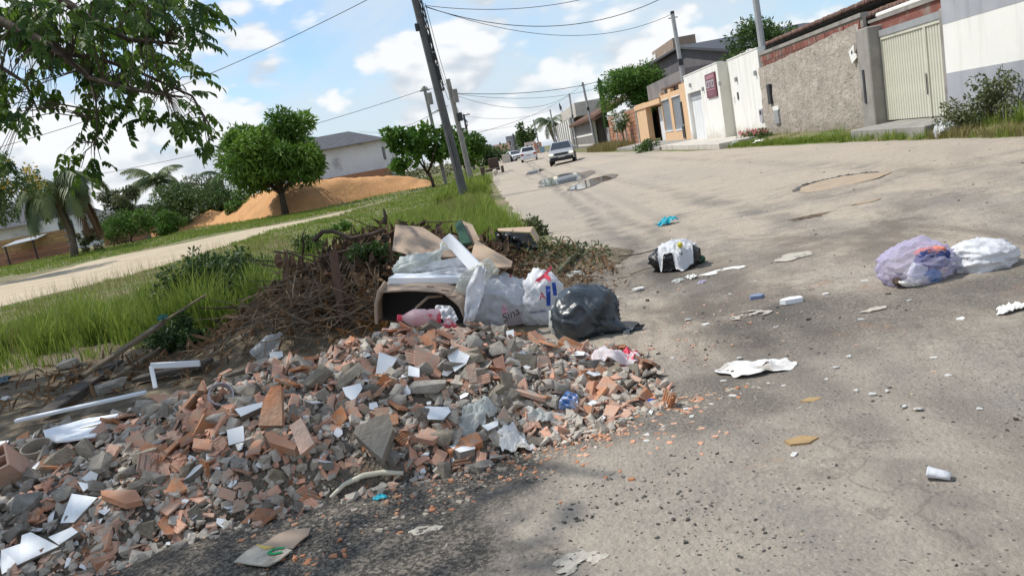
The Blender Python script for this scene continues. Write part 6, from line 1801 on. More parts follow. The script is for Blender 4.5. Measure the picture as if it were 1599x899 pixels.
# ---- black bag with a white bag on it
q = gp(1063, 424)
t_, bd, V, F = bag('rubbish_bag', 'small shiny black rubbish bag alone on the road under a white bag', 'rubbish bag', (q.x, q.y+.18, base_z(q.x, q.y)-.01), (.50, .44, .33), (-.3, -.3, .9), mt_black_film, 6, fold=.14, nf=9, lump=.22, wr=.07, neck=.1, ear=0)
bv = bvh_of(V, F)
def drape(name, label, cat, bv, cx, cy, w, d, rot, mat_, seed, top, lift=.012, n=34, amp=.03):
    vs = []; s = Vector((seed, 2.3*seed, 1)); r_ = random.Random(seed); ph = [r_.uniform(0, 6) for _ in range(3)]
    for i in range(n):
        for j in range(n):
            u, v = i/(n-1)*2-1, j/(n-1)*2-1; x = u*math.sqrt(1-v*v/2); y = v*math.sqrt(1-u*u/2); ang = math.atan2(y, x)
            qq = 1+.3*math.sin(2*ang+ph[0])*.5+.22*math.sin(3*ang+ph[1])+.14*math.sin(6*ang+ph[2]); x *= qq*w/2; y *= qq*d/2
            X_ = cx+x*math.cos(rot)-y*math.sin(rot); Y_ = cy+x*math.sin(rot)+y*math.cos(rot)
            h = bv.ray_cast(Vector((X_, Y_, top+1)), Vector((0, 0, -1))); z = h[0].z if h[0] else G(X_, Y_)
            vs.append(Vector((X_, Y_, z)))
    Z_ = np.array([v.z for v in vs]).reshape(n, n)
    for _ in range(3):
        P_ = np.pad(Z_, 1, mode='edge'); Z_ = np.maximum(Z_, (P_[:-2, 1:-1]+P_[2:, 1:-1]+P_[1:-1, :-2]+P_[1:-1, 2:])/4)
    out_ = []
    for k, v in enumerate(vs):
        pz = Vector((v.x*9, v.y*9, 0))+s; rg = max(0, 1-abs(noise.noise(pz))*2.2)*.7+max(0, 1-abs(noise.noise(pz*2.2))*2.2)*.3
        out_.append((v.x, v.y, float(Z_.reshape(-1)[k])+lift+rg*amp))
    b = MB(); b.add(out_, [tuple(int(q) for q in f) for f in grid_faces(n, n)]); return tag(b.build(name, mat_, smooth=True), label, cat)
drape('carrier_bag', 'torn white carrier bag draped over the small black rubbish bag', 'carrier bag', bv, q.x+.02, q.y+.10, .36, .34, .5, mt_white_film, 4, .5, amp=.05)
b = MB(); pz = q+Vector((.03, .0, .27)); b.add(*[(lambda V_, F_: ([Vector(v)*.028+pz for v in V_], [tuple(int(i) for i in f) for f in F_]))(*ico(2))][0]); o = b.build('yellow_peel', M('yellow_peel', (.55, .48, .05), None, bump=.2), smooth=True); tag(o, 'yellow fruit peel on the white bag over the black one', 'fruit peel')
q2 = gp(1103, 412); b = MB(); b.add([Vector((v[0]*.05, v[1]*.05, v[2]*.045))+q2+Vector((-.03, .1, .04)) for v in ICO4[0]], [tuple(int(i) for i in f) for f in ICO4[1]]); o = b.build('green_bottle', M('dark_green', (.02, .07, .035), None, rough=.3, bump=0), smooth=True); tag(o, 'dark green crushed plastic sticking out right of the black bag', 'plastic scrap')
# ---- lilac bag with things showing through, and the white bag beside it
q = gp(1452, 446)
lc = Vector((q.x+.02, q.y+.20, float(base_z(q.x, q.y))-.01))
bag('rubbish_bag', 'translucent lilac rubbish bag on the road at right', 'rubbish bag', lc, (.52, .44, .37), (.95, -.1, .05), mt_lilac_film, 8, fold=.16, nf=11, lump=.14, wr=.06, neck=.4, ear=.10)
def stuffing(name, label, cat, c, sz, mat_, seed):
    V, F = bag_geo(sz, (0, .3, 1), seed, fold=.1, nf=7, lump=.3, wr=.1, neck=0, sub=4, flat=-.9); V = V+np.array(c)
    b = MB(); b.add([tuple(v) for v in V], [tuple(int(i) for i in f) for f in F]); return tag(b.build(name, mat_, smooth=True), label, cat)
mt_navy = M('navy_cloth', (.03, .045, .13), (.05, .07, .2), sc=8, bump=.3, bs=20)
mt_sky = M('blue_cloth', (.05, .20, .45), (.08, .27, .55), sc=8, bump=.3, bs=20)
mt_coral = M('coral_cloth', (.75, .20, .14), (.80, .30, .22), sc=8, bump=.2, bs=20)
stuffing('navy_cloth', 'crumpled navy cloth showing through the lilac bag', 'cloth', lc+Vector((.05, -.12, .10)), (.24, .12, .16), mt_navy, 3)
stuffing('blue_cloth', 'bright blue wrapper low inside the lilac bag', 'wrapper', lc+Vector((.02, -.155, .015)), (.13, .08, .11), mt_sky, 5)
stuffing('coral_cloth', 'coral red cloth high inside the lilac bag', 'cloth', lc+Vector((.05, -.11, .19)), (.20, .10, .08), mt_coral, 6)
b = MB(); b.box(lc+Vector((-.07, -.155, .12)), (.13, .04, .10), Euler((.2, .4, .2)).to_matrix()); o = b.build('white_carton', mt_foam, bevel=.01); tag(o, 'white carton inside the left of the lilac bag', 'carton')
stuffing('white_paper', 'crumpled white paper at the bottom of the lilac bag', 'paper', lc+Vector((-.09, -.16, .012)), (.20, .08, .08), mt_paper, 9)
stuffing('brown_scrap', 'dark brown scrap in the lower left of the lilac bag', 'scrap', lc+Vector((-.18, -.11, .02)), (.09, .10, .10), mt_brown, 10)
q = gp(1560, 427)
bag('rubbish_bag', 'plain white rubbish bag lying against the lilac one', 'rubbish bag', (q.x+.02, q.y+.24, float(base_z(q.x, q.y))-.01), (.46, .40, .27), (-.95, .1, .1), mt_white_film, 12, fold=.17, nf=9, lump=.14, wr=.05, neck=.45, ear=.10)
# ---- printed shopping bags
q = gp(800, 512)
t_, bd, V, F = bag('shopping_bag', 'milky shopping bag stuffed full and printed with dark script', 'shopping bag', (q.x-.06, q.y+.20, G(q.x, q.y+.15)-.03), (.60, .46, .54), (-.75, .1, .3), mt_milky_film, 15, fold=.14, nf=9, lump=.16, wr=.06, neck=.3, ear=0)
bv = bvh_of(V, F); B0 = Vector((q.x-.06, q.y+.20, G(q.x, q.y+.15)))
def on_bag(name, parent, bv, px, py, y, shape, mat_, rot=0.):
    o = aty(px, py, y); cx, sx = math.cos(rot), math.sin(rot); ux = RT*cx+UP*sx; uy = -RT*sx+UP*cx
    return decal(name, parent, bv, shape[0], shape[1], o, ux, uy, mat_)
yb = q.y-.05
on_bag('lettering', t_, bv, 797, 492, yb, text_shape('Sina', .10, .25), M('brown_ink', (.13, .085, .085), None, rough=.5, bump=0), rad(27))
on_bag('print_patch', t_, bv, 828, 459, yb, rect_shape([(-.02, -.03), (.025, -.02), (.02, .03), (-.015, .015)]), mt_blueink)
on_bag('print_patch', t_, bv, 797, 430, yb, rect_shape([(-.008, -.008), (.01, -.008), (.01, .01), (-.01, .008)]), mt_redink)
on_bag('pink_panel', t_, bv, 790, 482, yb, rect_shape([(-.04, -.04), (.02, -.05), (.0, .02), (-.03, .05)]), M('faded_pink', (.72, .42, .52), None, rough=.4, bump=0))
q = gp(855, 515)
t_, bd, V, F = bag('shopping_bag', 'white shopping bag printed red and blue with pink handles standing behind', 'shopping bag', (q.x+.01, q.y+.30, G(q.x, q.y+.2)-.03), (.44, .34, .54), (.1, .3, 1), mt_white_film, 17, fold=.10, nf=7, lump=.18, wr=.05, neck=.10, ear=0)
bv = bvh_of(V, F); yb = q.y
on_bag('blue_bar', t_, bv, 858, 462, yb, rect_shape([(-.022, -.085), (.012, -.085), (.022, .08), (-.018, .085)]), mt_blue, rad(4))
on_bag('blue_bar', t_, bv, 868, 452, yb, rect_shape([(-.016, -.05), (.018, -.05), (.014, .06), (-.018, .06)]), mt_blue, rad(6))
on_bag('lettering', t_, bv, 847, 463, yb, text_shape('A', .085, .15), mt_redink, rad(16))
on_bag('lettering', t_, bv, 841, 487, yb, text_shape('mecidas', .042, .1), mt_blueink, rad(8))
b = MB(); h0 = aty(836, 441, q.y+.20); h1 = aty(850, 430, q.y+.20); h2 = aty(861, 417, q.y+.20); h3 = aty(859, 436, q.y+.12)
for a, c in ((h0, h1), (h1, h2), (h1, h3)):
    b.slab([a+UP*.02, a-UP*.02, c-UP*.018, c+UP*.018], .006)
b.build('handle', mt_red, t_)
q = gp(880, 520); bag('small_bag', 'small half clear bag squeezed between printed bag and slate bag', 'plastic bag', (q.x-.03, q.y+.05, G(q.x, q.y)-.02), (.16, .16, .26), (0, .3, 1), mt_clear_film, 19, sub=4, fold=.12, nf=8, lump=.2, wr=.06, neck=.2, ear=0)
# pale tied cream film in front of the foam bars
q = gp(742, 470)
bag('tied_film', 'knotted cream plastic film bunched between foam bar and shopping bag', 'plastic film', (q.x+.06, q.y+.25, G(q.x, q.y+.2)+.02), (.34, .30, .36), (-.5, -.4, .7), mt_cream_film, 23, fold=.24, nf=9, lump=.25, wr=.12, neck=.3, ear=.10)
def ribbon(name, label, cat, pts, ws, mat_, seed, wav=.02, n=22, m_=7):
    """a crumpled strip of film following 3-D points"""
    pts = [Vector(p) for p in pts]; vs = []
    for i in range(n):
        t = i/(n-1)*(len(pts)-1); k = min(int(t), len(pts)-2); p = pts[k].lerp(pts[k+1], t-k); w = ws[k]+(ws[k+1]-ws[k])*(t-k)
        d = (pts[k+1]-pts[k]).normalized(); v = (CAM-p).normalized(); s = d.cross(v).normalized()
        for j in range(m_):
            u = j/(m_-1)*2-1; f_ = noise.noise(Vector((i*.35+seed, j*.8, seed)))*wav*2+abs(math.sin(j*1.9+i*.15))*wav; vs.append(p+s*u*w/2+v*f_)
    b = MB(); b.add(vs, [tuple(int(q) for q in f) for f in grid_faces(n, m_)]); o = b.build(name, mat_, smooth=True)
    return tag(o, label, cat)
ribbon('film_tail', 'long white film tail hanging down from the knotted cream film', 'plastic film', [aty(752, 415, 6.05), aty(742, 452, 6.0), aty(733, 495, 5.92), aty(725, 506, 5.9)], [.07, .14, .09, .02], mt_white_film, 2, .025)
ribbon('film_sheet', 'crumpled cream film spread left of the knotted film', 'plastic film', [aty(770, 410, 6.3), aty(735, 440, 6.2), aty(712, 470, 6.15)], [.12, .20, .10], mt_cream_film, 7, .04)
# clear inflated bag lying over the cardboard
q = aty(655, 430, 6.75)
bag('clear_bag', 'puffed clear plastic bag lying over cardboard behind foam bar', 'plastic bag', (q.x, 6.75, q.z-.02), (.42, .34, .26), (.7, .2, .6), mt_clear_film, 27, fold=.16, nf=9, lump=.16, wr=.06, neck=.45, ear=.06)
ribbon('film_sheet', 'white translucent film trailing from the puffed clear bag to the right', 'plastic film', [aty(640, 428, 6.6), aty(680, 420, 6.6), aty(730, 408, 6.5)], [.05, .13, .10], mt_white_film, 11, .03)
ribbon('film_sheet', 'second thin white film under the diagonal foam bar', 'plastic film', [aty(650, 433, 6.5), aty(700, 428, 6.45), aty(745, 425, 6.35)], [.05, .10, .08], mt_white_film, 14, .03)
# foam bars
slab_at('foam_bar', 'white foam bar lying level on the brown cardboard shell', 'foam bar', [(606, 434, 6.30), (735, 433, 6.30), (728, 427, 6.48), (618, 427, 6.48)], .055, mt_foam, bev=.004)
slab_at('foam_bar', 'white foam bar standing diagonally behind the cream film', 'foam bar', [(694, 375, 6.55), (706, 366, 6.52), (764, 424, 6.25), (744, 432, 6.28)], .045, mt_foam, bev=.004)
# cardboard shell over a dark hollow
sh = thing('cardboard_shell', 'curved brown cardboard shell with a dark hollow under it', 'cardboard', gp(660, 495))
def curve_card(name, P0, P1, th, mat_, parent, bow=0.0, n=14, vdir=(0, 0, 1)):
    a0, a1 = [Vector(p) for p in P0], [Vector(p) for p in P1]; top = []; bot = []
    def pick(L_, t): t *= len(L_)-1; k = min(int(t), len(L_)-2); return L_[k].lerp(L_[k+1], t-k)
    for i in range(n):
        t = i/(n-1); top.append((pick(a0, t), pick(a1, t)))
    vs = []
    for p, q_ in top: vs += [p, q_, p-Vector((0, 0, th)), q_-Vector((0, 0, th))]
    fs = []
    for i in range(n-1):
        a = i*4; c = a+4; fs += [(a, a+1, c+1, c), (a+2, c+2, c+3, a+3), (a, c, c+2, a+2), (a+1, a+3, c+3, c+1)]
    fs += [(0, 2, 3, 1), (n*4-4, n*4-3, n*4-1, n*4-2)]
    b = MB(); b.add(vs, fs); return b.build(name, mat_, parent, smooth=False)
curve_card('top_sheet', [aty(594, 455, 6.05), aty(640, 452, 6.0), aty(690, 455, 5.95), aty(715, 475, 5.92), aty(726, 500, 5.9)], [aty(606, 438, 6.5), aty(650, 436, 6.5), aty(700, 438, 6.4), aty(735, 455, 6.3), aty(742, 480, 6.2)], .012, mt_card, sh)
curve_card('side_sheet', [aty(588, 500, 6.05), aty(590, 470, 6.05), aty(600, 448, 6.05)], [aty(600, 492, 6.5), aty(598, 462, 6.5), aty(606, 440, 6.5)], .01, mt_card, sh)
b = MB(); b.slab([aty(592, 500, 6.4), aty(724, 505, 6.35), aty(722, 455, 6.35), aty(600, 450, 6.4)], .02); b.build('hollow_shade', mt_black, sh)  # black sheet standing in for the shade inside the hollow
b = MB(); b.tube([aty(640, 508, 6.0), aty(650, 480, 6.0), aty(668, 464, 6.05), aty(690, 462, 6.1)], .012, 6); b.build('rim_strip', mt_card, sh)
b = MB(); b.tube([aty(588, 505, 6.02), aty(587, 475, 6.0), aty(592, 455, 6.0), aty(602, 440, 6.05)], .014, 6); b.build('rim_strip', mt_card, sh)
mt_smudge = M('smudged_ink', (.22, .16, .125), None, bump=0)
# faint print on the shell: three short smudged lines
for (px, py, w) in ((672, 447, .10), (695, 453, .06), (706, 463, .04)):
    o_ = aty(px, py, 5.9); b = MB(); b.slab([aty(px-6, py-1, 5.93), aty(px-6, py+1, 5.93), aty(px+6, py+2, 5.93), aty(px+6, py, 5.93)], .002); b.build('smudged_print', mt_smudge, sh)
slab_at('cardboard_sheet', 'bent brown cardboard sheet behind the clear puffed bag', 'cardboard', [(618, 352, 7.6), (660, 356, 7.5), (705, 385, 7.2), (712, 402, 7.05), (660, 405, 7.0), (613, 392, 7.3)], .012, mt_card)
slab_at('cardboard_sheet', 'pale cardboard sheet leaning right of the diagonal foam bar', 'cardboard', [(742, 376, 7.1), (800, 410, 6.7), (798, 418, 6.6), (768, 420, 6.5), (735, 402, 6.7)], .012, mt_card2)
slab_at('cardboard_sheet', 'brown grey cardboard flap standing at the edge of the grass', 'cardboard', [(720, 345, 7.9), (738, 352, 7.8), (750, 376, 7.5), (730, 384, 7.5), (716, 360, 7.8)], .012, mt_card)
slab_at('green_sack', 'dark green sack scrap left of the standing cardboard flap', 'sack', [(712, 352, 7.9), (722, 346, 7.8), (738, 382, 7.4), (722, 384, 7.4)], .03, M('dark_green_sack', (.02, .06, .04), (.04, .09, .06), sc=8, bump=.4, bs=14))
# open box with a black tray
q = gp(806, 396)
bx = thing('open_box', 'open cardboard box lined with black plastic trays by the road', 'box', (q.x, q.y, q.z))
yb = q.y
def P(px, py, dy=0): return aty(px, py, yb+dy)
b = MB(); b.slab([P(777, 358, .5), P(832, 355, .5), P(828, 364, .05), P(779, 362, .1)], .012); b.slab([P(832, 355, .5), P(842, 372, .3), P(838, 378, .0), P(828, 364, .05)], .012); b.build('flap', mt_card2, bx)
b = MB(); b.slab([P(772, 365, .05), P(826, 367, .05), P(842, 390, -.05), P(820, 394, -.1), P(776, 376, .0)], .04); b.build('tray', mt_black, bx)
for (px, py) in ((781, 368), (793, 368), (805, 373), (816, 380), (834, 386)):
    b = MB(); c = P(px, py, -.07); b.add([Vector((v[0]*.045, v[1]*.05, v[2]*.035))+c for v in ICO4[0][:]], [tuple(int(i) for i in f) for f in ICO4[1]]); b.build('tray_cup', mt_black_film, bx, smooth=True)
# red bottles and white scraps at the heap crest
mt_pinkclear = M('pink_clear', (.78, .50, .52), (.82, .70, .70), sc=9, c3=(.72, .08, .12), sc3=7, lo3=.5, hi3=.56, rough=.25, bump=.3, bs=14, transl=.3, transp=.18)
def bottle(name, label, p, ax, L_, r0, mat_, cap=None):
    p = Vector(p); ax = Vector(ax).normalized(); t = thing(name, label, 'bottle', p); pr = [(0, .85), (.04, 1), (.25, 1), (.3, .9), (.36, 1), (.62, 1), (.78, .6), (.86, .32), (.95, .32)]
    b = MB(); b.tube([p+ax*L_*u for u, _ in pr], [r0*w for _, w in pr], 18); b.build('body', mat_, t, smooth=True)
    if cap: b = MB(); b.tube([p+ax*L_*.90, p+ax*L_*1.0], r0*.38, 12); b.build('cap', cap, t)
    return t
q = aty(676, 512, 5.32); bottle('plastic_bottle', 'crushed clear bottle with a red label at the rubble crest', q+Vector((.06, .02, .06)), (-.95, -.25, .22), .30, .062, mt_pinkclear, mt_red)
q = aty(697, 517, 5.28); crumple('red_wrapper', 'crumpled red and clear wrapper beside the crushed bottle', 'wrapper', q, .19, .14, .09, mt_pinkclear, 5, onheap=False)
q = aty(613, 524, 5.35); crumple('clear_wrapper', 'lilac clear wrapper with red print left of the crushed bottle', 'wrapper', q, .20, .14, .08, mt_pinkclear, 8, onheap=False)
q = gp(697, 497); ribbon('paper_scrap', 'torn white paper scrap with a blue mark behind the bottle', 'paper', [aty(680, 478, 5.75), aty(697, 488, 5.7), aty(710, 503, 5.65)], [.02, .12, .07], mt_white_film, 19, .02)
# white bags among the branches, left
q = gp(565, 452); crumple('carrier_bag', 'white carrier bag lying among dead branches behind brown post', 'carrier bag', q+Vector((0, .1, 0)), .36, .22, .13, mt_white_film, 31, .1)
q = gp(510, 450); crumple('carrier_bag', 'small white bag on the left side of the brown post', 'carrier bag', q, .16, .14, .10, mt_white_film, 33)
# big clear plastic jug at left of the rubble crest
mt_jug = M('clear_plastic', (.55, .58, .60), (.62, .65, .67), sc=4, rough=.15, spec=.6, bump=.1, bs=8, transp=.78)
q = gp(405, 572); jg = bottle('plastic_jug', 'large clear plastic jug lying on the left rubble crest', q+Vector((-.04, .05, .07)), (.75, .45, .48), .32, .075, mt_jug)
# red and white bag at the right end of the rubble
mt_pinkfilm = M('pink_white_film', (.78, .70, .73), (.82, .80, .82), sc=6, rough=.35, bump=.3, bs=9, transl=.3, transp=.15)
q = gp(955, 567); crumple('carrier_bag', 'flattened white bag with a red end at the right tip of rubble', 'carrier bag', q+Vector((-.02, -.02, 0)), .34, .20, .12, mt_pinkfilm, 41, -.15)
q = gp(984, 568); crumple('red_film', 'red end of the flattened white bag at the rubble tip', 'plastic film', q+Vector((.0, -.02, 0)), .12, .17, .12, mt_red, 43, .2)
q = gp(1015, 455)
q = gp(900, 432); crumple('clear_scrap', 'grey translucent plastic scrap behind the slate bag', 'plastic scrap', q, .20, .12, .07, mt_clear_film, 45)
q = gp(887, 640); ribbon('blue_wrapper', 'shiny blue and lilac wrapper standing on the rubble front', 'wrapper', [aty(893, 612, q.y), aty(888, 630, q.y-.02), aty(882, 650, q.y-.03)], [.06, .11, .08], M('blue_foil', (.10, .25, .60), (.55, .60, .75), sc=14, lo=.42, hi=.52, c3=(.25, .18, .5), sc3=9, rough=.3, bump=.3, bs=12), 3, .025)
q = gp(845, 655); crumple('clear_scrap', 'clear wrapper with a blue edge lying left of the blue wrapper', 'wrapper', q, .22, .10, .05, mt_clear_film, 47, .2)
q = gp(738, 655); crumple('clear_scrap', 'knotted clear plastic scrap on the right face of the rubble', 'plastic scrap', q, .18, .15, .045, mt_clear_film, 49, .5)
q = gp(758, 640); crumple('clear_scrap', 'upright fan of the knotted clear plastic scrap', 'plastic scrap', q, .11, .12, .06, mt_clear_film, 51)
q = gp(808, 708); crumple('paper_towel', 'grey crumpled paper cone at the foot of the rubble', 'paper', q+Vector((.0, .06, 0)), .18, .17, .06, mt_rag, 53, .6)
# the arch of cream hose, cardboard and small things on the black ground
pts = [gp(519, 786), gp(540, 766), gp(570, 752), gp(600, 747), gp(632, 749)]
b = MB(); b.tube([p+Vector((0, 0, .035)) for p in pts], [.008, .013, .015, .014, .012], 8); b.add([v+Vector((0, 0, .035)) for v in (gp(615, 762), gp(632, 749), gp(624, 748))], [(0, 1, 2), (0, 2, 1)]); o = b.build('plastic_arch', mt_pvc, smooth=True); tag(o, 'curved cream plastic strip arching on the black ground', 'plastic strip')
cdp = thing('printed_cardboard', 'torn brown cardboard with a white end and green letter mark', 'cardboard', gp(428, 865))
def flat_poly(name, pts, mat_, parent, lift, th=.006):
    b = MB(); P_ = [gp(*p)+Vector((0, 0, lift)) for p in pts]
    n_ = newell(P_)
    if n_.z < 0: P_ = P_[::-1]
    b.slab(P_, th); return b.build(name, mat_, parent)
flat_poly('brown_face', [(455, 832), (486, 830), (483, 840), (470, 850), (458, 862), (442, 860), (430, 862), (416, 859), (400, 862), (420, 850), (434, 840)], mt_card, cdp, .02)
flat_poly('white_face', [(400, 858), (416, 862), (430, 864), (442, 860), (458, 866), (440, 880), (420, 891), (395, 888), (367, 884), (385, 868)], mt_dirtypaper, cdp, .024)
flat_poly('yellow_mark', [(402, 858), (416, 861), (430, 862), (416, 866)], M('yellow_ink', (.60, .45, .12), None, bump=0), cdp, .028, .003)
cg = []
for i in range(15):
    a = rad(40+280*i/14); cg.append((a))
o0 = gp(435, 869)+Vector((0, 0, .030)); b = MB(); vs = []
for a in cg: vs += [o0+Vector((.042*math.cos(a), .030*math.sin(a), 0)), o0+Vector((.026*math.cos(a), .014*math.sin(a), 0))]
b.add(vs, [(2*i, 2*i+1, 2*i+3, 2*i+2) for i in range(14)]); b.build('green_letter', M('green_ink', (.02, .26, .09), None, bump=0), cdp)
q = gp(594, 779); crumple('blue_scrap', 'bright blue plastic scrap under the cream arch', 'plastic scrap', q, .07, .05, .02, mt_cyan, 61)
q = gp(596, 762); crumple('foil_scrap', 'flattened greyish foil scrap inside the cream arch', 'paper', q, .13, .05, .012, mt_dirtypaper, 62, .3)
q = gp(664, 830); crumple('flat_wrapper', 'flattened dirty grey wrapper on the black ground', 'wrapper', q, .14, .07, .012, mt_dirtypaper, 63, .1)
q = gp(905, 880); crumple('flat_wrapper', 'wide flattened pale paper smear at the bottom centre', 'paper', q, .19, .15, .010, mt_dirtypaper, 64, .5, hole=.1)
q = gp(1177, 577); crumple('white_cloth', 'white rag lying flat in the middle of the road', 'rag', q, .42, .30, .045, mt_rag, 65, -.1, hole=.62)
def scrap(name, label, cat, px, py, w, d, mat_, th=.012, rot=0., tilt=.0, n=6, seed=0):
    q = gp(px, py); r_ = random.Random(seed+px); b = MB()
    P_ = [q+Matrix.Rotation(rot, 3, 'Z') @ Vector((math.cos(2*math.pi*i/n)*w/2*r_.uniform(.75, 1.15), math.sin(2*math.pi*i/n)*d/2*r_.uniform(.75, 1.15), th+.004+tilt*math.sin(2*math.pi*i/n))) for i in range(n)]
    b.slab(P_, th); return tag(b.build(name, mat_), label, cat)
mt_ply = M('brown_board', (.40, .27, .13), (.33, .22, .11), sc=8, bump=.2)
scrap('board_scrap', 'larger square of brown board on the road with stones beside it', 'board scrap', 1251, 691, .15, .10, mt_ply, .01, seed=1, n=5)
scrap('board_scrap', 'small brown board scrap farther up the road', 'board scrap', 1267, 627, .11, .07, mt_ply, .01, seed=2, n=4)
scrap('blue_bottle_top', 'blue plastic bottle cap on the road beside the rubble', 'bottle cap', 1015, 631, .055, .045, M('blue_plastic', (.02, .07, .30), None, rough=.4, bump=0), .02, n=10)
scrap('cardboard_piece', 'grey cardboard chip at the right foot of the rubble', 'cardboard', 1012, 608, .12, .09, mt_dirtypaper, .008, n=4, seed=3)
q = gp(1238, 474); scrap('foam_tray', 'white foam tray with a red stripe on the road', 'tray', 1238, 473, .18, .10, mt_foam, .035, n=8, seed=4)
scrap('blue_box', 'small blue grey tub on the road left of the foam tray', 'tub', 1182, 467, .12, .10, M('blue_grey', (.20, .24, .36), None, rough=.5), .03, n=5, seed=5)
scrap('paper_scrap', 'white paper scrap between the slate bag and the black bag', 'paper', 998, 453, .12, .07, mt_paper, .02, n=6, seed=6)
q = gp(1585, 485); crumple('paper_scrap', 'white paper scrap at the right picture edge', 'paper', q, .22, .12, .05, mt_paper, 66)
q = gp(1366, 484); crumple('flat_wrapper', 'flattened pale scrap in front of the lilac bag', 'paper', q, .17, .08, .006, mt_dirtypaper, 67)
q = gp(1041, 351); crumple('cyan_glove', 'bright cyan rubber glove lying on the road behind the black bag', 'glove', q, .30, .16, .13, mt_cyan, 5, .35, jag=.5)
q = gp(1080, 436); crumple('paper_scrap', 'crumpled beige tissue in front of the black bag', 'paper', q, .12, .08, .05, mt_paper, 68)
q = gp(1060, 441); crumple('clear_scrap', 'clear lid like scrap in front of the black bag', 'plastic scrap', q, .12, .08, .04, mt_clear_film, 69)
q = gp(1096, 443); crumple('violet_scrap', 'small violet wrapper in front of the black bag', 'wrapper', q, .09, .07, .04, mt_lilac_film, 70)
q = gp(1130, 423); crumple('paper_smear', 'white crushed paper smear right of the black bag', 'paper', q, .40, .20, .004, mt_paper, 71, .1, hole=.02)
q = gp(1240, 401); crumple('paper_smear', 'long pale paper smear on the road at mid distance', 'paper', q, .36, .30, .004, mt_dirtypaper, 72, .1, hole=.0)
q = gp(1170, 492); crumple('paper_smear', 'pale crushed paper in front of the blue grey tub', 'paper', q, .26, .24, .004, mt_dirtypaper, 73, hole=.02)
q = gp(1508, 207); crumple('carrier_bag', 'white bag caught at the kerb by the banded wall', 'carrier bag', Vector((8.0, 14.6, 0)), .55, .4, .35, mt_white_film, 74, onheap=True)
# white plastic cup at the lower right
q = gp(1468, 750); cu = thing('plastic_cup', 'crushed white plastic cup lying on the road at lower right', 'cup', q)
ax = Vector((-.75, .5, .12)).normalized(); qq = ax.to_track_quat('Z', 'Y').to_matrix(); vs = []; n = 20
for k, (u, rr) in enumerate([(0, .016), (.0, .019), (.04, .022), (.075, .026), (.078, .028), (.074, .0255), (.02, .019)]):
    for i in range(n):
        a = 2*math.pi*i/n; vs.append(q+Vector((.03, -.02, .022))+qq @ Vector((rr*math.cos(a)*1.15, rr*math.sin(a)*.72, u)))
b = MB(); b.add(vs, [(k*n+i, k*n+(i+1) % n, (k+1)*n+(i+1) % n, (k+1)*n+i) for k in range(6) for i in range(n)]+[tuple(range(n))[::-1]]); b.build('cup_wall', mt_white_film, cu, smooth=True)

# ---- planks, bars and dirt at the left
mt_plank = M('old_plank', (.20, .155, .10), (.13, .10, .07), sc=4, c3=(.27, .22, .16), sc3=3, bump=.5, bs=22, stretch=(1, 1, .3))
mt_wet = M('dark_plank', (.06, .05, .042), (.10, .085, .07), sc=5, bump=.5, bs=20)
def plank(label, a, c, w, h, mat_, name='plank', cat='plank'):
    b = MB(); b.bar(a, c, w, h); return tag(b.build(name, mat_, bevel=.006), label, cat)
g_ = lambda px, py, z=.05: gp(px, py)+Vector((0, 0, z))
plank('long weathered plank leaning up to the right behind the rubble', g_(135, 602, .10), aty(256, 503, 7.7), .10, .035, mt_plank)
plank('dark wet board lying along the foot of the long plank', g_(75, 655, .06), g_(185, 580, .10), .16, .03, mt_wet)
plank('thin stick rising from the long plank end to the bushes', aty(250, 505, 7.6), aty(322, 460, 8.6), .03, .02, mt_plank, 'stick', 'stick')
plank('brown split log right of the long plank', g_(180, 600, .05), g_(262, 552, .08), .07, .05, mt_plank, 'log', 'log')
plank('dark board under the white angle piece', g_(215, 600, .05), g_(330, 575, .06), .16, .04, mt_wet)
plank('long white metal bar lying at the left behind the rubble', g_(28, 668, .06), g_(232, 627, .08), .05, .03, mt_foam, 'metal_bar', 'bar')
wa = thing('white_angle', 'bent white angle frame standing behind the left rubble', 'frame', gp(250, 600))
b = MB(); a = aty(236, 571, 6.3); c = aty(312, 567, 6.2); b.bar(a, c, .02, .05); b.build('top_bar', mt_foam, wa, bevel=.003)
b = MB(); d = aty(243, 606, 6.2); b.bar(a, d, .035, .02); b.build('leg', mt_foam, wa, bevel=.003)
slab_at('white_sheet', 'torn white sheet lying left of the rubble behind the pipe collar', 'sheet', [(a, c, gp(a, c, .06).y) for a, c in ((68, 674), (138, 655), (186, 648), (148, 683), (104, 690), (74, 692))], .012, mt_foam)
hchunk(320, (1, .45, .4), 175, 612, .30, (0, -.1, .2), 'grey rounded kerb stone lying among the planks')
hchunk(321, (1, .4, .35), 105, 576, .28, (0, -.05, .2), 'pale flat stone on the dirt bank at left')
hchunk(322, (1, .7, .6), 68, 548, .24, (0, 0, 0), 'grey stone at the foot of the grass at left')
q = gp(87, 512); crumple('red_bag', 'red plastic bag at the foot of the grass at left', 'plastic bag', q, .24, .2, .14, M('red_film', (.42, .06, .05), (.5, .12, .1), sc=6, rough=.4, bump=.3, bs=10), 81)
q = gp(97, 526); crumple('white_plate', 'pale plastic lid below the red bag', 'lid', q, .20, .14, .03, mt_paper, 82)
q = gp(114, 594); crumple('black_film_scrap', 'black plastic scrap on the dirt bank', 'plastic scrap', q, .2, .12, .07, mt_black_film, 83)
q = gp(5, 598); crumple('blue_rag', 'faded blue rag at the left picture edge', 'rag', q, .18, .16, .09, M('blue_rag', (.10, .16, .20), (.16, .22, .26), sc=8, bump=.4), 84)
q = gp(8, 625); crumple('white_scrap', 'small white scrap at the left picture edge', 'paper', q, .10, .08, .04, mt_paper, 85)
q = gp(252, 500); crumple('green_twine', 'knot of green twine round the plank end', 'twine', aty(254, 500, 7.66), .12, .1, .06, M('green_twine', (.05, .16, .13), None), 86, onheap=False)
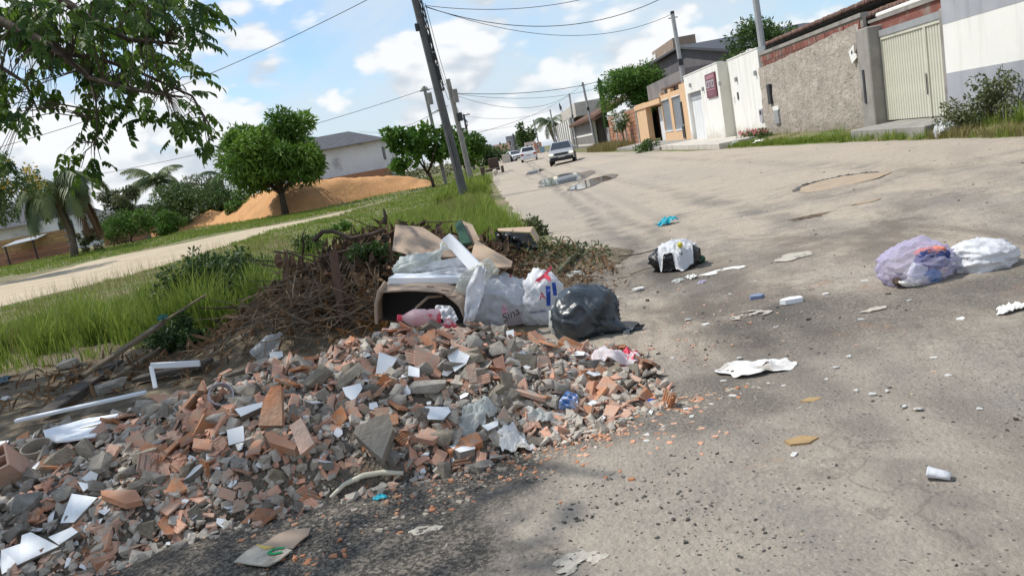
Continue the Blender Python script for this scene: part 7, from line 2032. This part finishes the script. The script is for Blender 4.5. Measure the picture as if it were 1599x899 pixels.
# brown post
plank('brown wooden post standing upright among the branches', aty(533, 492, 6.9)-Vector((0, 0, .1)), aty(520, 392, 7.05), .07, .05, M('brown_post', (.14, .085, .06), (.10, .06, .045), sc=5, bump=.3, bs=25), 'post', 'post')

# ---- dead branches, leaves and green cuttings
def twigs(name, label, n, ctr, spread, ln, rr, mat_, seed, flatz=.6, kind=None, cat=None):
    r_ = random.Random(seed); b = MB()
    for i in range(n):
        p = Vector(ctr)+Vector((r_.gauss(0, spread[0]), r_.gauss(0, spread[1]), 0)); p.z = G(p.x, p.y)+abs(r_.gauss(0, spread[2]))
        az = r_.uniform(0, 6.28); el = r_.gauss(.15, .4)*flatz; d = Vector((math.cos(az)*math.cos(el), math.sin(az)*math.cos(el), math.sin(el))); L_ = ln*r_.uniform(.5, 1.3); pts = [p]
        for k in range(4):
            d = (d+Vector((r_.gauss(0, .22), r_.gauss(0, .22), r_.gauss(0, .16)))).normalized(); p = p+d*L_/4; p.z = max(p.z, G(p.x, p.y)+.01); pts.append(p)
        R0 = rr*r_.uniform(.6, 1.5); b.tube(pts, [R0, R0*.9, R0*.75, R0*.55, R0*.3], 5, cap=False)
    o = b.build(name, mat_, smooth=True); return tag(o, label, cat, kind=kind)
mt_twig = M('dry_twig', (.25, .19, .13), (.15, .11, .075), sc=6, bump=.2)
mt_branch = M('dark_branch', (.075, .055, .042), (.12, .088, .066), sc=5, bump=.4, bs=20)
q = gp(505, 520)
twigs('dry_twigs', None, 230, (q.x-.05, q.y+.2, 0), (.34, .18, .14), .50, .0055, mt_twig, 1, .9, 'stuff')
twigs('dead_branches', None, 95, (-1.75, 8.8, 0), (.6, .45, .10), .8, .014, mt_branch, 2, .5, 'stuff')
twigs('dry_twigs', None, 130, (-.1, 7.8, 0), (.45, .6, .05), .45, .006, mt_twig, 3, .5, 'stuff')
twigs('dry_twigs', None, 70, (-3.6, 7.0, 0), (.7, .3, .03), .5, .005, mt_twig, 4, .3, 'stuff')
def limb_thing(label, pts, r0, r1, mat_=mt_branch):
    b = MB(); b.tube(pts, [r0+(r1-r0)*i/(len(pts)-1) for i in range(len(pts))], 7); return tag(b.build('dead_branch', mat_, smooth=True), label, 'branch')
limb_thing('arched dead branch across the top of the branch heap', [aty(490, 376, 8.3), aty(503, 362, 8.3), aty(520, 361, 8.2), aty(548, 372, 8.0), aty(580, 366, 8.2), aty(600, 358, 8.3)], .028, .016)
limb_thing('forked dead stub sticking up from the branch heap', [aty(600, 350, 8.8), aty(602, 338, 8.8), aty(599, 326, 8.8)], .035, .012)
limb_thing('pale bare twig bent in front of the dry leaves', [aty(422, 480, 6.9), aty(438, 467, 6.85), aty(447, 454, 6.8), aty(455, 470, 6.8), aty(452, 490, 6.8)], .010, .006, mt_twig)
limb_thing('greyish branch lying on the ground towards the road', [g_(872, 432, .04), g_(890, 412, .05), g_(912, 394, .04)], .035, .025, M('green_branch', (.17, .18, .11), (.12, .12, .08), sc=6, bump=.3))
limb_thing('thin dark cable lying on the road left of the black bag', [g_(965, 402, .012), g_(1000, 398, .012), g_(1030, 390, .012)], .007, .006, mt_wire)
def leaves_stuff(name, ctr, spread, n, ln, wd, mat_, seed, up=.6):
    r_ = np.random.RandomState(seed); C = np.array([[ctr[0]+np.clip(r_.normal(), -1.9, 1.9)*spread[0], ctr[1]+np.clip(r_.normal(), -1.9, 1.9)*spread[1], 0] for _ in range(n)])
    for c in C: c[2] = G(c[0], c[1])+min(abs(r_.normal()), 1.6)*spread[2]*min(1, .15+heap_h(c[0], c[1])*4)
    return tag(cloud_obj(name, leaf_cloud(C, np.full(n, .05), 1, ln, wd, up, .1, seed, .2), mat_), kind='stuff')
leaves_stuff('dead_leaves', (-1.8, 8.9), (.75, .55, .10), 2600, .14, .05, mt_dead, 5)
mt_dkdead = leafmat('brown_leaf', (.055, .038, .028), (.16, .11, .075), .1, .85, .1)
leaves_stuff('dead_leaves', (-1.8, 8.9), (.8, .55, .14), 3600, .15, .06, mt_dkdead, 6)
leaves_stuff('dead_leaves', (-1.9, 7.3), (.55, .30, .10), 700, .12, .04, mt_dead, 7)
leaves_stuff('dead_leaves', (-.2, 8.6), (.55, .6, .06), 1500, .09, .03, mt_dead, 8)
leaves_stuff('dead_leaves', (-3.8, 7.2), (1.0, .5, .03), 900, .14, .03, mt_dead, 9)
mt_rust = leafmat('rust_leaf', (.22, .10, .035), (.36, .19, .07), .2, .8, .1)
leaves_stuff('dead_leaves', (-1.35, 7.0), (.3, .25, .08), 500, .10, .03, mt_rust, 10)
leaves_stuff('cut_leaves', (.25, 9.6), (.35, .5, .10), 900, .08, .03, mt_olive, 11)
# green cuttings thrown on the heap
def cutting(label, ctr, rad_, k, n, ln, mat_, seed):
    c = Vector(ctr); c.z = G(c.x, c.y); t = thing('green_cuttings', label, 'cuttings', c)
    C = clumps_on((c.x, c.y, c.z+rad_[2]*.45), rad_, k, seed, -.6); C[:, 2] = np.maximum(C[:, 2], [G(a[0], a[1])+.03 for a in C])
    b = MB(); r_ = random.Random(seed)
    for q_ in C[::2]:
        e = Vector(q_); b.tube([c+Vector((r_.gauss(0, .1), r_.gauss(0, .1), .02)), c.lerp(e, .6)+Vector((0, 0, .08)), e], [.008, .006, .003], 5)
    b.build('stem', mt_bark, t); cloud_obj('leaf_mass', leaf_cloud(C, np.full(k, max(rad_)*.3), n, ln, ln*.5, .5, .1, seed+1, .3), mat_, t); return t
mt_dkbush = leafmat('dark_cut_leaf', (.028, .06, .018), (.075, .135, .035), .25)
q = gp(330, 500); cutting('dark green leafy cuttings left of the dry twigs', (q.x+.05, q.y+.1, 0), (.62, .5, .58), 78, 85, .075, mt_dkbush, 101)
q = gp(375, 470); cutting('green leafy cuttings beside the hanging dead leaves', (q.x, q.y, 0), (.6, .45, .50), 50, 80, .08, mt_dkbush, 102)
q = gp(285, 545); cutting('small leafy cuttings low beside the split log', (q.x, q.y, 0), (.36, .26, .24), 26, 70, .06, mt_dkbush, 103)
q = gp(590, 420); cutting('green cuttings under the cardboard sheet', (q.x, q.y, 0), (.32, .3, .2), 22, 60, .09, mt_bush, 104)
q = gp(478, 400); cutting('upright green shoots left of the branch heap', (q.x, q.y+.2, 0), (.35, .25, .4), 20, 50, .09, mt_bush, 105)
q = gp(535, 362); cutting('bright green shoots behind the arched dead branch', (q.x, q.y+.2, 0), (.35, .25, .25), 12, 40, .10, mt_almond, 106)
q = gp(825, 372); cutting('yellow green cuttings at the road edge by the open box', (q.x, q.y+.3, 0), (.32, .45, .16), 24, 50, .08, mt_olive, 107)
# hanging dead banana leaves
for i, (px, py0, py1, w) in enumerate([(434, 396, 420, .09), (446, 392, 480, .07), (455, 398, 425, .08), (468, 400, 428, .05), (480, 408, 425, .05), (489, 410, 430, .06), (498, 412, 432, .04), (508, 420, 436, .05)]):
    yy = 7.35+.05*i; p = [aty(px, py0, yy), aty(px+1, (py0+py1)/2, yy-.05), aty(px+4, py1, yy)]
    lbl = ['broad dead leaf hanging leftmost on the bent stalk', 'long brown dead stalk hanging down left of the dry twigs', 'wide dead leaf just right of the long brown stalk', 'pale ribbed dead leaf in the middle of the hanging row', 'short dark dead leaf right of the pale ribbed one', 'twisted brown dead leaf right of the short dark one', 'thin pale dead leaf near the right of the hanging row', 'last dead leaf of the hanging row, nearest the post'][i]
    o = ribbon('dead_leaf', lbl, 'dead leaf', p, [w*.5, w, w*.35], M('dead_leaf_skin', (.20, .13, .085), (.13, .08, .055), sc=9, rough=.9, bump=.4, bs=16), i+2, .02, 14, 5)
    o['group'] = 'dead leaves hanging from the bent stalk'
limb_thing('bent thin stalk carrying the hanging dead leaves', [aty(428, 393, 7.4), aty(455, 396, 7.4), aty(490, 408, 7.5), aty(515, 424, 7.55)], .012, .007)

# ---- litter and grit on the road
r = random.Random(77)
flake = []
for i in range(5):
    me = MB().slab([Vector((math.cos(6.28*k/6)*r.uniform(.3, .55), math.sin(6.28*k/6)*r.uniform(.2, .45), .12)) for k in range(6)], .12).mesh('paper_flake'); me.materials.append(mt_paper); flake.append(me)
spots = [(1113, 633), (1130, 596), (1132, 650), (1072, 640), (1326, 558), (1337, 611), (1363, 617), (1385, 612), (1412, 636), (1373, 545), (1246, 639), (1075, 500), (1212, 512), (1102, 508), (1036, 668), (1010, 681), (965, 465), (1305, 575), (1290, 594), (1200, 600), (1224, 604), (1080, 652), (1145, 620), (1435, 640), (1458, 560), (1480, 588), (1530, 640), (1240, 712), (1155, 560), (1050, 560), (985, 640), (930, 700), (1140, 460), (1345, 500), (1500, 500), (1420, 470), (1350, 440), (1290, 460), (1180, 440), (1010, 690)]
for (px, py) in spots:
    q = gp(px, py); s = r.uniform(.03, .06)*(1 if py > 520 else 1.3); o = bpy.data.objects.new('paper_flake', r.choice(flake)); COL.objects.link(o); o.location = q+Vector((0, 0, .004)); o.rotation_euler = (r.gauss(0, .12), r.gauss(0, .12), r.uniform(0, 6)); o.scale = (s, s*r.uniform(.5, 1), s)
    tag(o, 'tiny white chip lying loose on the road surface', 'chip', 'white chips on the road')
def grit(name, n, smin, smax, mat_, fn, seed):
    r_ = np.random.RandomState(seed); vs, fs = [], []; oo = 0
    protos = [np.array([v.co[:] for v in m_.vertices]) for m_ in chunks[:6]]; pf = [[tuple(p.vertices) for p in m_.polygons] for m_ in chunks[:6]]
    while n > 0:
        x, y = fn(r_); k = r_.randint(6); s = smin+(smax-smin)*r_.rand()**3; a = r_.rand()*6.28; c_, s_ = math.cos(a), math.sin(a)
        A = protos[k]*s@np.array([[c_, s_, 0], [-s_, c_, 0], [0, 0, 1]])+np.array([x, y, float(base_z(x, y))+heap_h(x, y)*1.+s*.12]); vs.append(A)
        fs += [tuple(i+oo for i in f) for f in pf[k]]; oo += len(A); n -= 1
    me = bpy.data.meshes.new(name); me.from_pydata(np.concatenate(vs).tolist(), [], fs); me.update(); tag(link(name, me, mat_), kind='stuff')
mt_grit = M('dark_grit', (.055, .052, .048), (.11, .10, .09), sc=40, bump=.3)
mt_palegrit = M('pale_grit', (.40, .34, .26), (.30, .25, .19), sc=30, bump=.3)
def f_near(r_):
    y = 2.2+5.5*r_.rand()**1.6; return (-.7+(y*.72+.7)*r_.rand(), y)
def f_black(r_): return (r_.normal()*.75-.35, 3.2+r_.normal()*.42)
def f_foot(r_):
    x = -2.6+3.8*r_.rand(); c = np.interp(x, RX, RC); w = np.interp(x, RX, RW); return (x, c-w*(.95+.35*abs(r_.normal())))
def f_all(r_):
    y = 5+16*r_.rand()**1.8; return (-.2+7.5*r_.rand(), y)
grit('road_grit', 1200, .005, .024, mt_grit, f_near, 1)
grit('road_grit', 1700, .005, .024, mt_grit, f_black, 2)
grit('brick_crumbs', 1300, .008, .04, mt_terra, f_foot, 3)
grit('cement_crumbs', 1300, .008, .04, mt_cement, f_foot, 4)
grit('pale_grit', 1100, .005, .022, mt_palegrit, f_near, 5)
grit('road_grit', 600, .010, .045, mt_grit, f_all, 6)
grit('brick_crumbs', 500, .01, .045, mt_terra, lambda r_: (.35+r_.normal()*.28, 3.85+r_.normal()*.18), 7)
grit('brick_crumbs', 300, .01, .04, mt_terra, lambda r_: (.9+r_.normal()*.5, 5.3+r_.normal()*.6), 8)
# litter on the right verge
for i, (px, py, w, lbl) in enumerate([(1232, 211, .5, 'grey white rag on the right verge grass'), (1185, 226, .4, 'crumpled white paper at the kerb below the white house'), (1290, 208, .25, 'small white scrap on the verge under the rough wall'), (1146, 228, .45, 'pale green plastic scrap at the end of the pale ramp')]):
    q = gp(px, py); q.z += .05; crumple('verge_scrap', lbl, 'litter', q, w, w*.6, .12, mt_paper if i < 3 else mt_clear_film, 90+i, onheap=False)
b = MB(); q = gp(1265, 340); 
for i in range(14): b.tube([q+Vector((r.gauss(0, .14), r.gauss(0, .06), .012)), q+Vector((r.gauss(0, .14), r.gauss(0, .06), .02))], .006, 4)
o = b.build('straw_wisp', mt_twig); tag(o, 'wisp of brown straw on the sunny road', 'straw')
